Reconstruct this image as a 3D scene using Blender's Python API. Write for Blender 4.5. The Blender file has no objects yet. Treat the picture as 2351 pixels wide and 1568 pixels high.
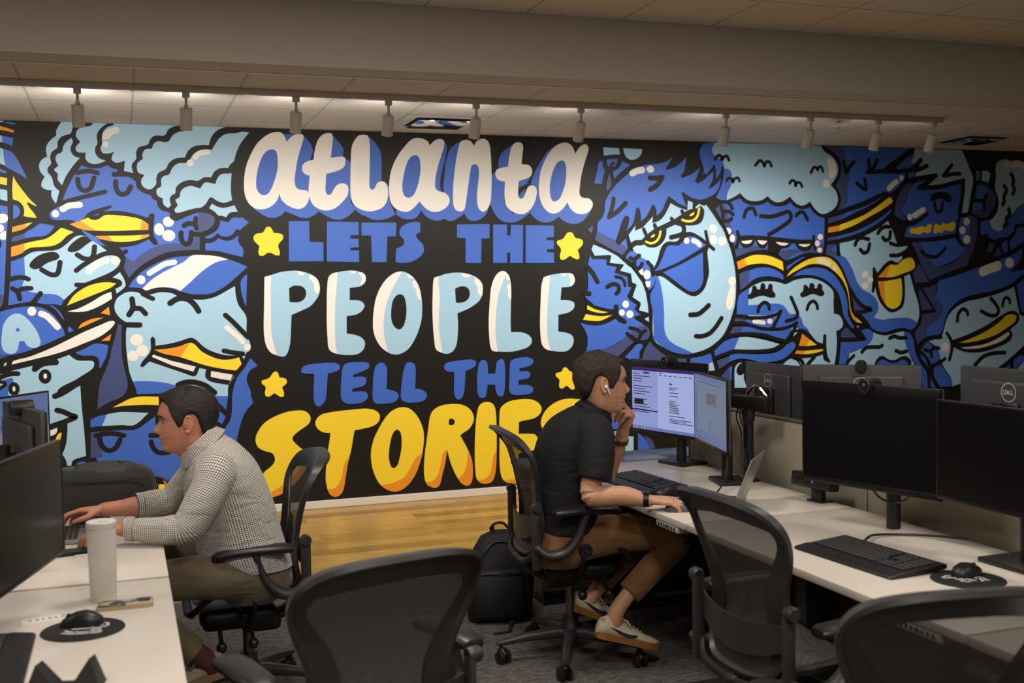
import bpy, bmesh, math, random
from mathutils import Vector, Matrix, Quaternion
random.seed(7)
COL = bpy.context.scene.collection
PI = math.pi
V = Vector

def srgb(r, g, b):
    def f(c):
        c /= 255.0
        return c / 12.92 if c <= .04045 else ((c + .055) / 1.055) ** 2.4
    return (f(r), f(g), f(b), 1.0)

MATS = {}
def mat(name, col, rough=.5, metal=0.0, spec=.5, bump=0.0, bscale=200.0, var=0.0, vscale=8.0, emit=None, estr=1.0, trans=0.0, alpha=1.0, sheen=0.0, sss=0.0):
    if name in MATS:
        return MATS[name]
    m = bpy.data.materials.new(name); m.use_nodes = True
    nt = m.node_tree; b = nt.nodes['Principled BSDF']
    b.inputs['Base Color'].default_value = col
    b.inputs['Roughness'].default_value = rough
    b.inputs['Metallic'].default_value = metal
    b.inputs['Specular IOR Level'].default_value = spec
    b.inputs['Transmission Weight'].default_value = trans
    b.inputs['Alpha'].default_value = alpha
    if sheen:
        b.inputs['Sheen Weight'].default_value = sheen
    if sss:
        b.inputs['Subsurface Weight'].default_value = sss
        b.inputs['Subsurface Radius'].default_value = (.012, .005, .003)
    tc = nt.nodes.new('ShaderNodeTexCoord')
    if var:
        n = nt.nodes.new('ShaderNodeTexNoise'); n.inputs['Scale'].default_value = vscale; n.inputs['Detail'].default_value = 4
        nt.links.new(tc.outputs['Object'], n.inputs['Vector'])
        r = nt.nodes.new('ShaderNodeMapRange')
        r.inputs['From Min'].default_value = .3; r.inputs['From Max'].default_value = .7
        r.inputs['To Min'].default_value = 1 - var; r.inputs['To Max'].default_value = 1 + var
        nt.links.new(n.outputs['Fac'], r.inputs['Value'])
        mx = nt.nodes.new('ShaderNodeMix'); mx.data_type = 'RGBA'; mx.blend_type = 'MULTIPLY'
        mx.inputs['Factor'].default_value = 1
        mx.inputs['A'].default_value = col
        nt.links.new(r.outputs['Result'], mx.inputs['B'])
        nt.links.new(mx.outputs['Result'], b.inputs['Base Color'])
    if bump:
        n = nt.nodes.new('ShaderNodeTexNoise'); n.inputs['Scale'].default_value = bscale; n.inputs['Detail'].default_value = 3
        nt.links.new(tc.outputs['Object'], n.inputs['Vector'])
        bp = nt.nodes.new('ShaderNodeBump'); bp.inputs['Strength'].default_value = bump; bp.inputs['Distance'].default_value = .002
        nt.links.new(n.outputs['Fac'], bp.inputs['Height'])
        nt.links.new(bp.outputs['Normal'], b.inputs['Normal'])
    if emit:
        b.inputs['Emission Color'].default_value = emit
        b.inputs['Emission Strength'].default_value = estr
    MATS[name] = m
    return m

# ---------------------------------------------------------------- scene graph helpers
def tag(o, label, cat, group=None):
    o['label'] = label; o['category'] = cat
    if group: o['group'] = group
    return o

def thing(name, label, cat, loc=(0, 0, 0), rz=0.0, group=None):
    o = bpy.data.objects.new(name, None); COL.objects.link(o)
    o.empty_display_size = .05
    o.location = loc; o.rotation_euler = (0, 0, rz)
    return tag(o, label, cat, group)

def copytree(o, parent=None):
    c = o.copy(); COL.objects.link(c)
    if parent is not None: c.parent = parent
    for ch in list(o.children): copytree(ch, c)
    return c

# ---------------------------------------------------------------- mesh builder
class MB:
    def __init__(s): s.v = []; s.f = []; s.mi = []; s.uv = []; s.M = Matrix.Identity(4)
    def add(s, verts, faces, mi=0, uvs=None):
        b = len(s.v)
        for p in verts: s.v.append(s.M @ V(p))
        for k, fc in enumerate(faces):
            s.f.append([b + i for i in fc]); s.mi.append(mi)
            s.uv.append(uvs[k] if uvs else None)
    def bm(s, bm, mi=0):
        bm.verts.index_update()
        s.add([v.co.copy() for v in bm.verts], [[v.index for v in f.verts] for f in bm.faces], mi); bm.free()
    def box(s, c, d, bev=0.0, seg=2, rot=None, mi=0):
        bm = bmesh.new(); bmesh.ops.create_cube(bm, size=1)
        bmesh.ops.scale(bm, vec=V(d), verts=bm.verts)
        if bev > 0:
            bmesh.ops.bevel(bm, geom=list(bm.edges), offset=min(bev, min(d) * .49), segments=seg, profile=.5, affect='EDGES')
        M = Matrix.Translation(V(c))
        if rot is not None:
            M = M @ (rot if isinstance(rot, Matrix) else Matrix.Rotation(rot, 4, 'Z'))
        bmesh.ops.transform(bm, matrix=M, verts=bm.verts); s.bm(bm, mi); return s
    def b2(s, x0, y0, z0, x1, y1, z1, bev=0.0, seg=2, mi=0):
        return s.box(((x0 + x1) / 2, (y0 + y1) / 2, (z0 + z1) / 2), (abs(x1 - x0), abs(y1 - y0), abs(z1 - z0)), bev, seg, None, mi)
    def ell(s, c, r, seg=24, rings=14, rot=None, mi=0, e=1.0):
        vs = []; fs = []
        for i in range(rings + 1):
            ph = PI * i / rings
            for j in range(seg):
                th = 2 * PI * j / seg
                p = V((math.sin(ph) * math.cos(th), math.sin(ph) * math.sin(th), math.cos(ph)))
                if e != 1.0: p = V([math.copysign(abs(t) ** e, t) for t in p])
                p = V((p.x * r[0], p.y * r[1], p.z * r[2]))
                if rot is not None: p = rot @ p
                vs.append(V(c) + p)
        for i in range(rings):
            for j in range(seg):
                j2 = (j + 1) % seg
                fs.append([i * seg + j, (i + 1) * seg + j, (i + 1) * seg + j2, i * seg + j2])
        s.add(vs, fs, mi); return s
    def lathe(s, prof, seg=32, c=(0, 0, 0), rot=None, mi=0, cap=True):
        vs = []; fs = []; n = len(prof)
        for r, z in prof:
            for j in range(seg):
                t = 2 * PI * j / seg; p = V((r * math.cos(t), r * math.sin(t), z))
                if rot is not None: p = rot @ p
                vs.append(V(c) + p)
        for i in range(n - 1):
            for j in range(seg):
                j2 = (j + 1) % seg; fs.append([i * seg + j, i * seg + j2, (i + 1) * seg + j2, (i + 1) * seg + j])
        if cap:
            fs.append(list(range(seg - 1, -1, -1))); fs.append([(n - 1) * seg + j for j in range(seg)])
        s.add(vs, fs, mi); return s
    def cyl(s, a, b, r, r2=None, seg=20, mi=0):
        a = V(a); b = V(b); d = b - a
        q = d.to_track_quat('Z', 'Y').to_matrix().to_4x4()
        return s.lathe([(r, 0), (r if r2 is None else r2, d.length)], seg, a, q.to_3x3(), mi)
    def rings(s, R, cap=True, closed=False, mi=0, uv=False):
        """loft through rings (each a list of equal length of points)"""
        n = len(R[0]); m = len(R); vs = [p for r in R for p in r]; fs = []; us = []
        acc = [0.0]
        for i in range(1, m):
            acc.append(acc[-1] + sum((V(R[i][j]) - V(R[i - 1][j])).length for j in range(0, n, max(1, n // 8))) / len(range(0, n, max(1, n // 8))))
        per = sum(sum((V(r[(j + 1) % n]) - V(r[j])).length for j in range(n)) for r in R) / m
        for i in range(m if closed else m - 1):
            i2 = (i + 1) % m
            for j in range(n):
                j2 = (j + 1) % n
                fs.append([i * n + j, i * n + j2, i2 * n + j2, i2 * n + j])
                u0 = per * j / n; u1 = per * (j + 1) / n; v0 = acc[i]; v1 = acc[i2] if i2 > i else acc[i] + .01
                us.append([(u0, v0), (u1, v0), (u1, v1), (u0, v1)])
        if cap and not closed:
            fs.append(list(range(n - 1, -1, -1))); us.append([(0, 0)] * n)
            fs.append([(m - 1) * n + j for j in range(n)]); us.append([(0, 0)] * n)
        s.add(vs, fs, mi, us if uv else None); return s
    def tube(s, path, rad, seg=12, closed=False, sub=1, flat=None, up=(0, 0, 1), mi=0, uv=False, cap=True, rnd=True):
        """swept tube; rad scalar or list; flat: (a,b) multipliers in (side, up) directions"""
        P = [V(p) for p in path]
        Rr = list(rad) if isinstance(rad, (list, tuple)) else [rad] * len(P)
        if sub > 1: P, Rr = smooth3(P, Rr, sub, closed)
        n = len(P); upv = V(up); R = []
        for i in range(n):
            if closed: t = P[(i + 1) % n] - P[i - 1]
            else: t = P[min(i + 1, n - 1)] - P[max(i - 1, 0)]
            t.normalize()
            sd = t.cross(upv)
            if sd.length < 1e-4: sd = t.cross(V((1, 0, 0)))
            sd.normalize(); u2 = sd.cross(t)
            fa, fb = flat if flat else (1, 1)
            R.append([P[i] + sd * (math.cos(2 * PI * k / seg) * Rr[i] * fa) + u2 * (math.sin(2 * PI * k / seg) * Rr[i] * fb) for k in range(seg)])
        if rnd and not closed and cap:
            def capr(i, i2):
                c = P[i]; d = (P[i] - P[i2]).normalized(); out = []
                for a in (.5, .85):
                    out.append([c + (V(p) - c) * math.sqrt(1 - a * a) + d * (Rr[i] * a * min(flat or (1, 1))) for p in R[i]])
                return out
            e = capr(n - 1, n - 2); b = capr(0, 1)
            R = b[::-1] + R + e
        return s.rings(R, cap, closed, mi, uv)
    def poly(s, pts, h, axis='Z', mi=0, base=0.0):
        """prism from a 2D outline"""
        n = len(pts)
        def P(p, k):
            if axis == 'Z': return (p[0], p[1], k)
            if axis == 'Y': return (p[0], k, p[1])
            return (k, p[0], p[1])
        vs = [P(p, base) for p in pts] + [P(p, base + h) for p in pts]
        from mathutils.geometry import tessellate_polygon
        tri = tessellate_polygon([[V((p[0], p[1], 0)) for p in pts]])
        fs = [list(t)[::-1] for t in tri] + [[i + n for i in t] for t in tri] + [[i, (i + 1) % n, n + (i + 1) % n, n + i] for i in range(n)]
        s.add(vs, fs, mi); return s
    def build(s, name, mats, parent=None, smooth=38.0, loc=None, rot=None, kind=None, label=None):
        me = bpy.data.meshes.new(name)
        me.from_pydata([tuple(p) for p in s.v], [], s.f)
        if not isinstance(mats, (list, tuple)): mats = [mats]
        for m in mats: me.materials.append(m)
        me.polygons.foreach_set('material_index', s.mi)
        if any(s.uv):
            ul = me.uv_layers.new(name='uv')
            for p, u in zip(me.polygons, s.uv):
                if u:
                    for k, li in enumerate(p.loop_indices): ul.data[li].uv = u[k]
        bm = bmesh.new(); bm.from_mesh(me); bmesh.ops.recalc_face_normals(bm, faces=bm.faces); bm.to_mesh(me); bm.free()
        if smooth:
            me.polygons.foreach_set('use_smooth', [True] * len(me.polygons))
            me.set_sharp_from_angle(angle=math.radians(smooth))
        me.update()
        o = bpy.data.objects.new(name, me); COL.objects.link(o)
        if parent is not None: o.parent = parent
        if loc is not None: o.location = loc
        if rot is not None: o.rotation_euler = rot
        if kind: o['kind'] = kind
        if label: o['label'] = label
        return o

def smooth3(P, R, k, closed=False):
    n = len(P); out = []; ro = []
    rng = range(n) if closed else range(n - 1)
    for i in rng:
        p0 = P[(i - 1) % n] if closed or i > 0 else P[0] * 2 - P[1]
        p1 = P[i]; p2 = P[(i + 1) % n]
        p3 = P[(i + 2) % n] if closed or i + 2 < n else P[-1] * 2 - P[-2]
        for j in range(k):
            t = j / k
            out.append(.5 * ((2 * p1) + (p2 - p0) * t + (2 * p0 - 5 * p1 + 4 * p2 - p3) * t * t + (3 * p1 - p0 - 3 * p2 + p3) * t ** 3))
            u = t * t * (3 - 2 * t); ro.append(R[i] * (1 - u) + R[(i + 1) % n] * u)
    if not closed: out.append(P[-1]); ro.append(R[-1])
    return out, ro

def interp(tab, x):
    """smooth interpolation in a sorted table [(x, y...)]"""
    if x <= tab[0][0]: return tab[0][1]
    if x >= tab[-1][0]: return tab[-1][1]
    for i in range(len(tab) - 1):
        if tab[i][0] <= x <= tab[i + 1][0]:
            x0, y0 = tab[i]; x1, y1 = tab[i + 1]
            m0 = (tab[i + 1][1] - tab[i - 1][1]) / (tab[i + 1][0] - tab[i - 1][0]) if i > 0 else (y1 - y0) / (x1 - x0)
            m1 = (tab[i + 2][1] - tab[i][1]) / (tab[i + 2][0] - tab[i][0]) if i + 2 < len(tab) else (y1 - y0) / (x1 - x0)
            h = x1 - x0; t = (x - x0) / h
            return y0 * (2 * t ** 3 - 3 * t * t + 1) + m0 * h * (t ** 3 - 2 * t * t + t) + y1 * (3 * t * t - 2 * t ** 3) + m1 * h * (t ** 3 - t * t)

def sup(c, a, b, ra, rb, n=32, e=2.0, ph=0.0):
    """superellipse ring around c with axes a,b"""
    c = V(c); a = V(a).normalized(); b = V(b).normalized(); o = []
    for k in range(n):
        t = 2 * PI * k / n + ph; ct, st = math.cos(t), math.sin(t)
        o.append(c + a * (ra * math.copysign(abs(ct) ** (2 / e), ct)) + b * (rb * math.copysign(abs(st) ** (2 / e), st)))
    return o
MURAL = '''
O|painted_face|blue face with yellow spiked collar at the left end of the mural
fB1|-736,2886 -659,2877 -662,2865 -704,2872
fL0|-756,2893 -736,2888 -738,2880 -757,2881
fO1|-752,2851 -710,2841 -669,2825 -672,2809 -711,2819 -758,2827
fY0|-757,2854 -751,2851 -754,2828 -758,2829
fL0|-760,2789 -748,2787 -747,2741 -761,2743
fB1|-748,2787 -676,2773 -684,2717 -719,2733 -747,2741
fL0|-763,2703 -743,2696 -741,2643 -729,2578 -767,2594
fB1|-743,2696 -710,2685 -687,2673 -661,2636 -631,2576 -609,2524 -598,2489 -641,2520 -688,2548 -729,2577 -741,2643
fB0|-768,2560 -727,2540 -729,2526 -769,2535
fY0|-770,2502 -725,2494 -727,2445 -771,2452
fL1|-773,2418 -727,2409 -728,2334 -751,2339 -775,2348
fB1|-777,2306 -728,2296 -734,2174 -745,2064 -760,1841 -774,1678 -780,1631 -791,1600 -801,1593
fN1|-798,1682 -775,1678 -780,1631 -791,1600 -801,1593
fW1|-779,2242 -757,2246 -732,2237 -731,2200 -749,2183 -781,2179
fW1|-781,2174 -765,2168 -756,2148 -764,2125 -783,2119
fW1|-783,2110 -762,2122 -743,2125 -748,2067 -772,2064 -785,2075
fK1|-785,2064 -775,2046 -779,2017 -787,2005
fY1|-685,2508 -664,2465 -624,2404 -583,2347 -538,2300 -562,2308 -593,2327 -604,2321 -585,2285 -556,2245 -544,2218 -587,2222 -628,2231 -622,2262 -625,2291 -640,2320 -663,2337 -693,2347 -694,2424
fB1|-691,2310 -665,2299 -651,2273 -651,2250 -665,2227 -695,2209
fO1|-703,2154 -610,2179 -622,2146 -654,2131 -706,2117
fY1|-610,2179 -569,2187 -597,2166 -622,2146
O|painted_face|face with curly pale hair and yellow lips
fB1|-372,2339 -341,2417 -288,2521 -264,2553 -235,2594 -192,2575 -147,2572 -102,2580 -62,2598 -35,2576 2,2569 5,2552 43,2540 92,2515 124,2492 129,2447 159,2414 199,2394 227,2385 238,2358 266,2346 271,2310 299,2277 348,2262 370,2235 401,2206 440,2223 556,2264 610,2258 663,2234 671,2197 655,2160 612,2135 564,2120 517,2123 562,2081 556,1989 479,1987 391,1981 303,1963 215,1921 127,1862 58,1790 24,1869 36,1944 -2,2007 -75,2016 -164,2039 -240,2116 -293,2193 -347,2206 -403,2202 -441,2210 -459,2231 -455,2254 -427,2281 -388,2305
kK32|-396,2315 -315,2343 -232,2368 -147,2390 -84,2407
fK1|-332,2175 -245,2208 -202,2256 -168,2274 -49,2313 -41,2299 -49,2290 -101,2267 -11,2272 84,2258 205,2222 211,2246 235,2257 249,2247 244,2195 237,2141 241,2092 263,2050 265,2029 239,2026 211,2056 206,2068 95,2020 -75,2015 -163,2087 -248,2134
fY1|-329,2175 -259,2199 -203,2223 -189,2211 -159,2204 -131,2213 -93,2239 -51,2242 17,2237 84,2228 147,2213 203,2177 203,2138 81,2132 -26,2127 -156,2129 -250,2139
fO0|-329,2175 -259,2199 -156,2131 -250,2138
fO0|157,2198 202,2178 202,2137 145,2133
fY1|-163,2091 -73,2093 79,2094 207,2102 207,2089 154,2068 78,2052 11,2048 -51,2054 -130,2072
fO0|-163,2091 -73,2093 -43,2054 -135,2070
fO0|155,2097 207,2102 205,2089 143,2067
fN1|-172,2235 -152,2247 -126,2255 -135,2240
kK33|-266,2539 -226,2549 -181,2552 -132,2540
kK34|-265,2494 -262,2459 -246,2424 -213,2413 -182,2431 -167,2466 -155,2505
kK36|-19,2531 43,2535 93,2529 133,2501
kK36|-10,2481 -11,2439 5,2403 33,2389 67,2404 90,2446
eW|-420,2248 24,26
kW43|-370,2281 -328,2305 -258,2313
eW|343,2194 38,37
eW|277,2139 34,44
eW|343,2094 45,41
fN1|559,2264 606,2261 647,2240 671,2203 660,2166 620,2135 572,2118 531,2123 550,2172 556,2221
kK35|452,2166 479,2181 521,2179
kK33|537,2221 533,2184 539,2147
fN1|24,1869 38,1944 94,1904 129,1943 188,1982 258,2018 323,2033 422,2033 433,2017 457,2011 493,2029 517,2060 524,2084 565,2083 558,1988 480,1987 391,1981 303,1963 215,1921 127,1862 59,1790
kK37|430,2114 429,2074 443,2041 462,2030 484,2040 499,2074 502,2117
kK36|502,2111 542,2102 586,2102
kK35|580,2092 575,1988
kK36|369,2232 398,2219 464,2248 547,2279 606,2279 654,2261 686,2228 687,2191 668,2154 626,2120 578,2103
fB1|600,2071 648,2077 691,2113 715,2092 763,2086 799,2105 825,2142 852,2133 873,2154 920,2190 869,2232 863,2225 815,2228 790,2216 769,2191 712,2206 705,2166 680,2129 637,2102 601,2086
fB1|599,2037 653,2043 696,2074 744,2055 792,2061 838,2095 840,2043 872,1987 867,1933 777,1956 687,1978 598,1985
O|painted_hair|pale curly hair
fL1|-360,2894 -381,2862 -397,2826 -396,2800 -427,2773 -456,2737 -467,2696 -461,2649 -492,2631 -512,2601 -515,2572 -506,2537 -481,2508 -503,2467 -504,2438 -477,2418 -439,2413 -443,2374 -431,2345 -414,2319 -389,2407 -422,2445 -435,2503 -462,2544 -458,2573 -436,2600 -442,2644 -427,2685 -391,2715 -390,2750 -361,2792 -300,2817 -288,2853 -253,2889 -220,2894
fL1|-298,2784 -335,2752 -355,2716 -362,2682 -393,2668 -407,2633 -390,2586 -418,2562 -416,2551 -394,2528 -398,2492 -370,2449 -343,2511 -297,2582 -245,2645 -278,2653 -304,2688 -303,2723 -288,2759
fL1|-165,2874 -216,2864 -255,2842 -266,2795 -238,2757 -267,2727 -271,2700 -255,2684 -205,2684 -209,2643 -190,2614 -152,2604 -112,2610 -72,2629 -111,2642 -138,2674 -142,2715 -124,2754 -129,2799 -110,2846 -64,2889 -53,2894 -148,2894
fL1|-10,2894 -17,2880 -48,2872 -83,2835 -94,2788 -94,2746 -106,2716 -93,2681 -60,2679 -11,2692 -29,2665 -33,2635 -5,2615 57,2631 48,2558 112,2544 101,2584 108,2614 135,2648 134,2687 154,2729 218,2752 234,2788 269,2817 336,2821 360,2861 399,2886 446,2894 237,2894
kW49|-67,2802 -44,2829 3,2848
eW|-72,2745 20,22
fL1|506,2894 470,2853 441,2851 393,2823 363,2779 333,2771 287,2777 258,2756 245,2722 199,2715 178,2682 181,2646 147,2621 137,2585 148,2546 188,2532 165,2495 168,2459 196,2433 228,2429 266,2467 268,2509 286,2549 336,2577 358,2619 405,2654 473,2664 495,2710 537,2745 591,2757 644,2757 664,2815 701,2862 749,2888 773,2894
fL1|939,2860 887,2863 844,2851 772,2843 723,2811 692,2767 667,2724 619,2727 578,2718 536,2690 487,2628 428,2620 386,2590 358,2538 320,2525 301,2498 301,2452 271,2431 267,2401 281,2377 309,2365 311,2326 331,2302 348,2296 366,2317 357,2347 368,2384 398,2402 402,2439 429,2472 471,2494 518,2500 562,2496 602,2521 655,2523 680,2565 723,2590 780,2594 796,2622 820,2641 840,2703 872,2772
fL1|803,2558 788,2552 734,2548 703,2522 684,2473 642,2482 606,2481 575,2438 540,2450 505,2457 458,2439 433,2409 429,2378 396,2354 413,2314 386,2281 394,2263 417,2260 476,2278 536,2294 577,2300 614,2331 639,2371 657,2375 686,2354 740,2336 800,2355 794,2444
fL1|656,2329 697,2305 745,2299 817,2318 840,2269 798,2268 773,2256 755,2229 725,2240 701,2241 672,2271 634,2295
kW36|545,2666 577,2696 635,2706
eW|510,2624 24,25
O|painted_face|pale face under a blue cap with a yellow band and open yellow beak
fB1|-623,2110 -579,2139 -540,2169 -512,2179 -429,2160 -449,2128 -477,2101 -510,2089 -570,2084 -626,2073
fN1|-709,2081 -625,2109 -626,2073 -711,2047
fY1|-631,2038 -571,2053 -516,2064 -483,2073 -439,2102 -405,2132 -385,2150 -303,2119 -351,2091 -385,2055 -419,2032 -452,2020 -529,2014 -589,2009 -610,2000 -633,1986
fO1|-715,2014 -630,2039 -634,1983 -666,1962 -717,1946
fB1|-721,1912 -634,1944 -568,1804 -451,1731 -386,1636 -403,1598 -422,1604 -455,1610 -499,1608 -542,1615 -564,1624 -618,1628 -747,1606 -732,1765 -725,1806
fB1|-483,1603 -466,1603 -429,1571 -403,1535 -385,1489 -403,1512 -429,1554 -456,1584
fL1|-634,1944 -584,1975 -530,1984 -442,1988 -398,2002 -353,2035 -296,2085 -249,2095 -208,2073 -180,2056 -131,2022 -85,1982 -77,1956 -21,1944 6,1917 -12,1875 -64,1833 -167,1787 -235,1759 -274,1735 -306,1711 -343,1676 -385,1637 -409,1663 -453,1680 -518,1685 -572,1692 -599,1698 -644,1723 -651,1746 -639,1781 -633,1822 -633,1892
fK1|-601,1892 -575,1927 -536,1956 -487,1974 -443,1979 -416,1970 -401,1946 -417,1926 -467,1908 -500,1891 -528,1868 -556,1857 -580,1859 -598,1871
kK35|-522,1853 -491,1832 -459,1817 -426,1820 -411,1849 -401,1905
fK1|-349,1996 -326,2031 -280,2070 -241,2088 -180,2058 -220,2031 -255,2002 -289,1981 -322,1975 -344,1981
kK35|-285,1957 -246,1932 -201,1927 -178,1954 -168,2014
kK34|-296,1845 -256,1877 -213,1906 -162,1936 -105,1962 -60,1968 -9,1963 19,1941 20,1905 -1,1857 -42,1824 -93,1798 -167,1769 -235,1743 -296,1743
kK29|17,1962 44,1981
kW49|-210,1844 -186,1867 -146,1897 -92,1919
eW|-30,1915 29,31
kK33|-728,1788 -682,1800 -644,1800 -612,1788
kK33|-717,1724 -685,1700 -672,1650
kK33|-691,1703 -641,1723 -597,1724
kK35|-537,1686 -563,1651 -597,1610
fY1|-365,1597 -327,1658 -281,1699 -219,1734 -151,1754 -83,1759 -30,1749 -68,1720 -142,1688 -255,1642
fW1|-364,1555 -291,1574 -200,1620 -120,1669 -66,1690 -62,1641 -116,1607 -173,1578 -236,1555 -303,1550
fL1|-54,1792 -2,1831 25,1778 34,1736 17,1712 -29,1676 -37,1710 7,1736 10,1760 -9,1779
fO0|-86,1583 -79,1523 -141,1538
fO1|-295,1430 -278,1461 -227,1489 -176,1503 -122,1506 -171,1485 -233,1457
fB1|-356,1451 -324,1418 -358,1404 -366,1428
fO0|-75,1386 -88,1339 -144,1340
O|painted_cap|blue cap with the letter A and a white visor
fB1|-802,1562 -748,1578 -667,1594 -586,1595 -543,1589 -500,1567 -452,1525 -416,1470 -395,1428 -384,1387 -486,1339 -596,1296 -662,1274 -749,1257 -797,1259 -813,1268
fN0|-813,1268 -792,1257 -760,1247 -814,1235
fL1|-796,1399 -784,1468 -750,1523 -712,1546 -674,1545 -638,1520 -601,1475 -570,1422 -551,1368 -549,1332 -566,1309 -596,1302 -628,1314 -644,1335 -654,1355 -686,1353 -693,1314 -705,1282 -727,1267 -759,1269 -788,1290 -800,1335
fB1|-706,1422 -702,1443 -693,1450 -683,1442 -677,1422
eW|-597,1562 29,32
kW43|-536,1543 -502,1526 -465,1487 -433,1447
fW1|-740,1191 -729,1215 -625,1241 -487,1295 -376,1348 -263,1404 -149,1452 -81,1480 -53,1479 -47,1464 -77,1426 -152,1371 -266,1323 -350,1290 -445,1258 -599,1222
fL0|-785,1203 -769,1208 -778,1183 -794,1184
O|painted_face|pale pointed-nose face with small round eyes
fB1|-320,1260 -256,1287 -187,1320 -98,1306 -111,1234 -154,1146 -165,1147 -162,1194 -176,1223 -207,1235 -268,1237 -301,1247
fN1|-25,1457 -2,1448 -9,1315 -7,1224 5,1139 25,1042 23,993 5,952 -30,923 -111,891 -186,846 -176,960 -163,1032 -126,1120 -95,1198 -76,1281 -54,1347
fL1|-817,1125 -736,1147 -600,1178 -468,1212 -435,1220 -362,1246 -341,1225 -303,1203 -208,1196 -197,1178 -210,1142 -267,1103 -330,1064 -442,1003 -450,944 -296,1023 -291,870 -280,690 -273,515 -360,490 -375,452 -401,452 -415,500 -439,525 -535,532 -603,768 -770,953 -791,960 -823,968
fB1|-797,1088 -738,1099 -734,1063 -762,1029 -769,983 -754,953 -763,859 -824,932 -821,1014 -777,1048
fB0|-826,871 -792,846 -829,792
fB0|-821,730 -764,818 -767,718
kK35|-818,1102 -780,1118 -737,1127 -703,1125
kK25|-819,1073 -793,1066 -788,1048 -821,1026
eK|-731,1019 37,48
eW|-731,1019 9,19
eK|-526,1098 42,52
eW|-525,1101 12,19
fK1|-612,1152 -600,1181 -562,1198 -446,1223 -429,1196 -442,1175 -513,1173 -547,1162 -580,1136 -602,1133
kK41|-465,955 -410,978 -353,1014 -291,1056
kK38|-455,854 -415,841 -366,814 -335,799 -395,774 -523,733
fK1|-522,745 -389,768 -393,690 -406,601 -436,525 -529,531
fW1|-518,709 -457,730 -464,694 -486,678 -519,669
fY1|-517,579 -482,624 -453,685 -429,693 -453,592
kK32|-436,516 -421,476 -425,429
fB1|-341,456 -332,470 -310,478 -274,472 -288,458
fB0|-448,421 -437,421 -439,359 -450,360
O|painted_face|blue face with lowered eyes under a yellow edged cap
fB1|-195,685 -24,687 67,686 138,726 206,775 210,722 229,660 376,466 384,354 371,305 364,281 311,285 253,314 195,330 -35,330 -163,441 -206,498
fN0|-237,684 -193,684 -162,525 -163,495 -243,501
fB0|-235,774 -181,798 -125,807 -158,725 -237,720
fL1|-125,807 -66,816 -20,819 163,803 63,721 -23,724 -158,725
fY1|-83,855 -18,887 40,914 98,924 155,923 237,917 235,856 142,864 67,864 -19,862
kK36|-200,658 -146,667 -72,664 -13,647
kK36|-178,647 -173,605 -149,561 -110,543 -70,562 -52,591 -40,618
kK36|174,590 185,552 213,514 253,502 294,505
kK37|173,636 240,635
fY0|216,273 259,273 264,234 218,225
fO0|248,306 278,285 311,247 277,236
fY0|138,298 180,292 159,277
O|painted_face|big face in a striped blue cap with a wide yellow upper lip
fL1|81,1688 41,1685 7,1669 -28,1641 -47,1593 -43,1551 -21,1511 12,1480 34,1468 63,1464 33,1432 24,1344 25,1254 31,1181 40,1108 61,1037 147,1036 263,1022 356,997 414,979 485,982 568,950 627,907 729,899 737,980 782,1047 833,1138 855,1169 865,1200 878,1224 897,1233 907,1264 879,1371 879,1490 827,1575 808,1650 804,1718 739,1682 666,1643 587,1623 516,1623 405,1642 390,1650 358,1670 318,1679 266,1681 213,1668 149,1662 121,1680
fB1|61,1038 147,1037 263,1023 356,997 414,976 491,973 568,951 627,911 730,897 714,791 625,860 507,916 389,934 237,941 87,945 80,985
fK1|194,1345 209,1360 225,1341 225,1292 312,1302 401,1322 478,1343 513,1326 571,1269 636,1233 726,1205 829,1201 865,1200 839,1126 801,1071 750,1010 737,981 606,1014 571,1049 578,1105 531,1116 506,1064 488,1056 394,1093 181,1178 133,1137 113,1147 129,1177 189,1254
fY1|218,1262 317,1268 400,1284 471,1306 501,1293 547,1242 611,1202 682,1175 755,1172 819,1186 836,1135 795,1088 723,1099 573,1136 400,1201 281,1233
fO1|218,1261 317,1267 400,1284 471,1306 440,1264 400,1201 281,1236
fW0|208,1228 338,1176 505,1128 486,1092 337,1144 199,1211
fW0|613,1091 770,1057 750,1016 678,1030 610,1049
fL0|841,1196 865,1195 853,1169
kK41|377,998 427,1014 492,1012 569,984 633,930
kK39|74,1636 78,1572 50,1522
kK37|78,1566 129,1564 164,1527
kK40|28,1450 121,1446
kK42|338,1600 381,1627 422,1635 469,1622 509,1585 537,1538
kK34|150,1671 184,1652 217,1635
kK37|729,1503 781,1452 834,1394 890,1333
kK36|711,1238 774,1223 847,1211
kW36|736,1411 785,1368 820,1335 851,1301
eW|880,1261 25,26
eW|97,1338 44,42
eW|134,1260 41,42
eW|68,1223 39,38
fB1|901,1176 955,1117 902,1089 876,1050 872,1000 897,926 899,888 913,841 853,771 814,679 786,568 779,534 673,628 704,664 742,724 756,792 762,904 780,985 812,1052 850,1094
fB1|637,801 671,784 709,745 681,690 634,733
fO0|629,677 650,657 640,650
kK37|602,875 660,828 719,763
O|painted_cap|blue cap with a white stripe
fB1|61,1736 108,1795 184,1855 272,1902 360,1932 502,1946 597,1949 686,1939 758,1918 824,1895 899,1860 858,1823 796,1768 722,1710 637,1668 559,1659 470,1668 412,1686 319,1714 255,1716 176,1695 148,1710 99,1718 58,1718
fW1|502,1947 597,1949 686,1939 758,1918 679,1899 618,1866 551,1814 490,1757 412,1688 377,1707 319,1717 255,1716 203,1706 176,1695 148,1710 204,1764 270,1811 358,1859 442,1901
kW39|200,1821 253,1854 312,1887 376,1899
eW|141,1773 30,32
fB1|895,1809 881,1560 859,1624 846,1699 850,1761
O|lettering|white rounded letters with a blue drop shade reading atlanta
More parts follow.
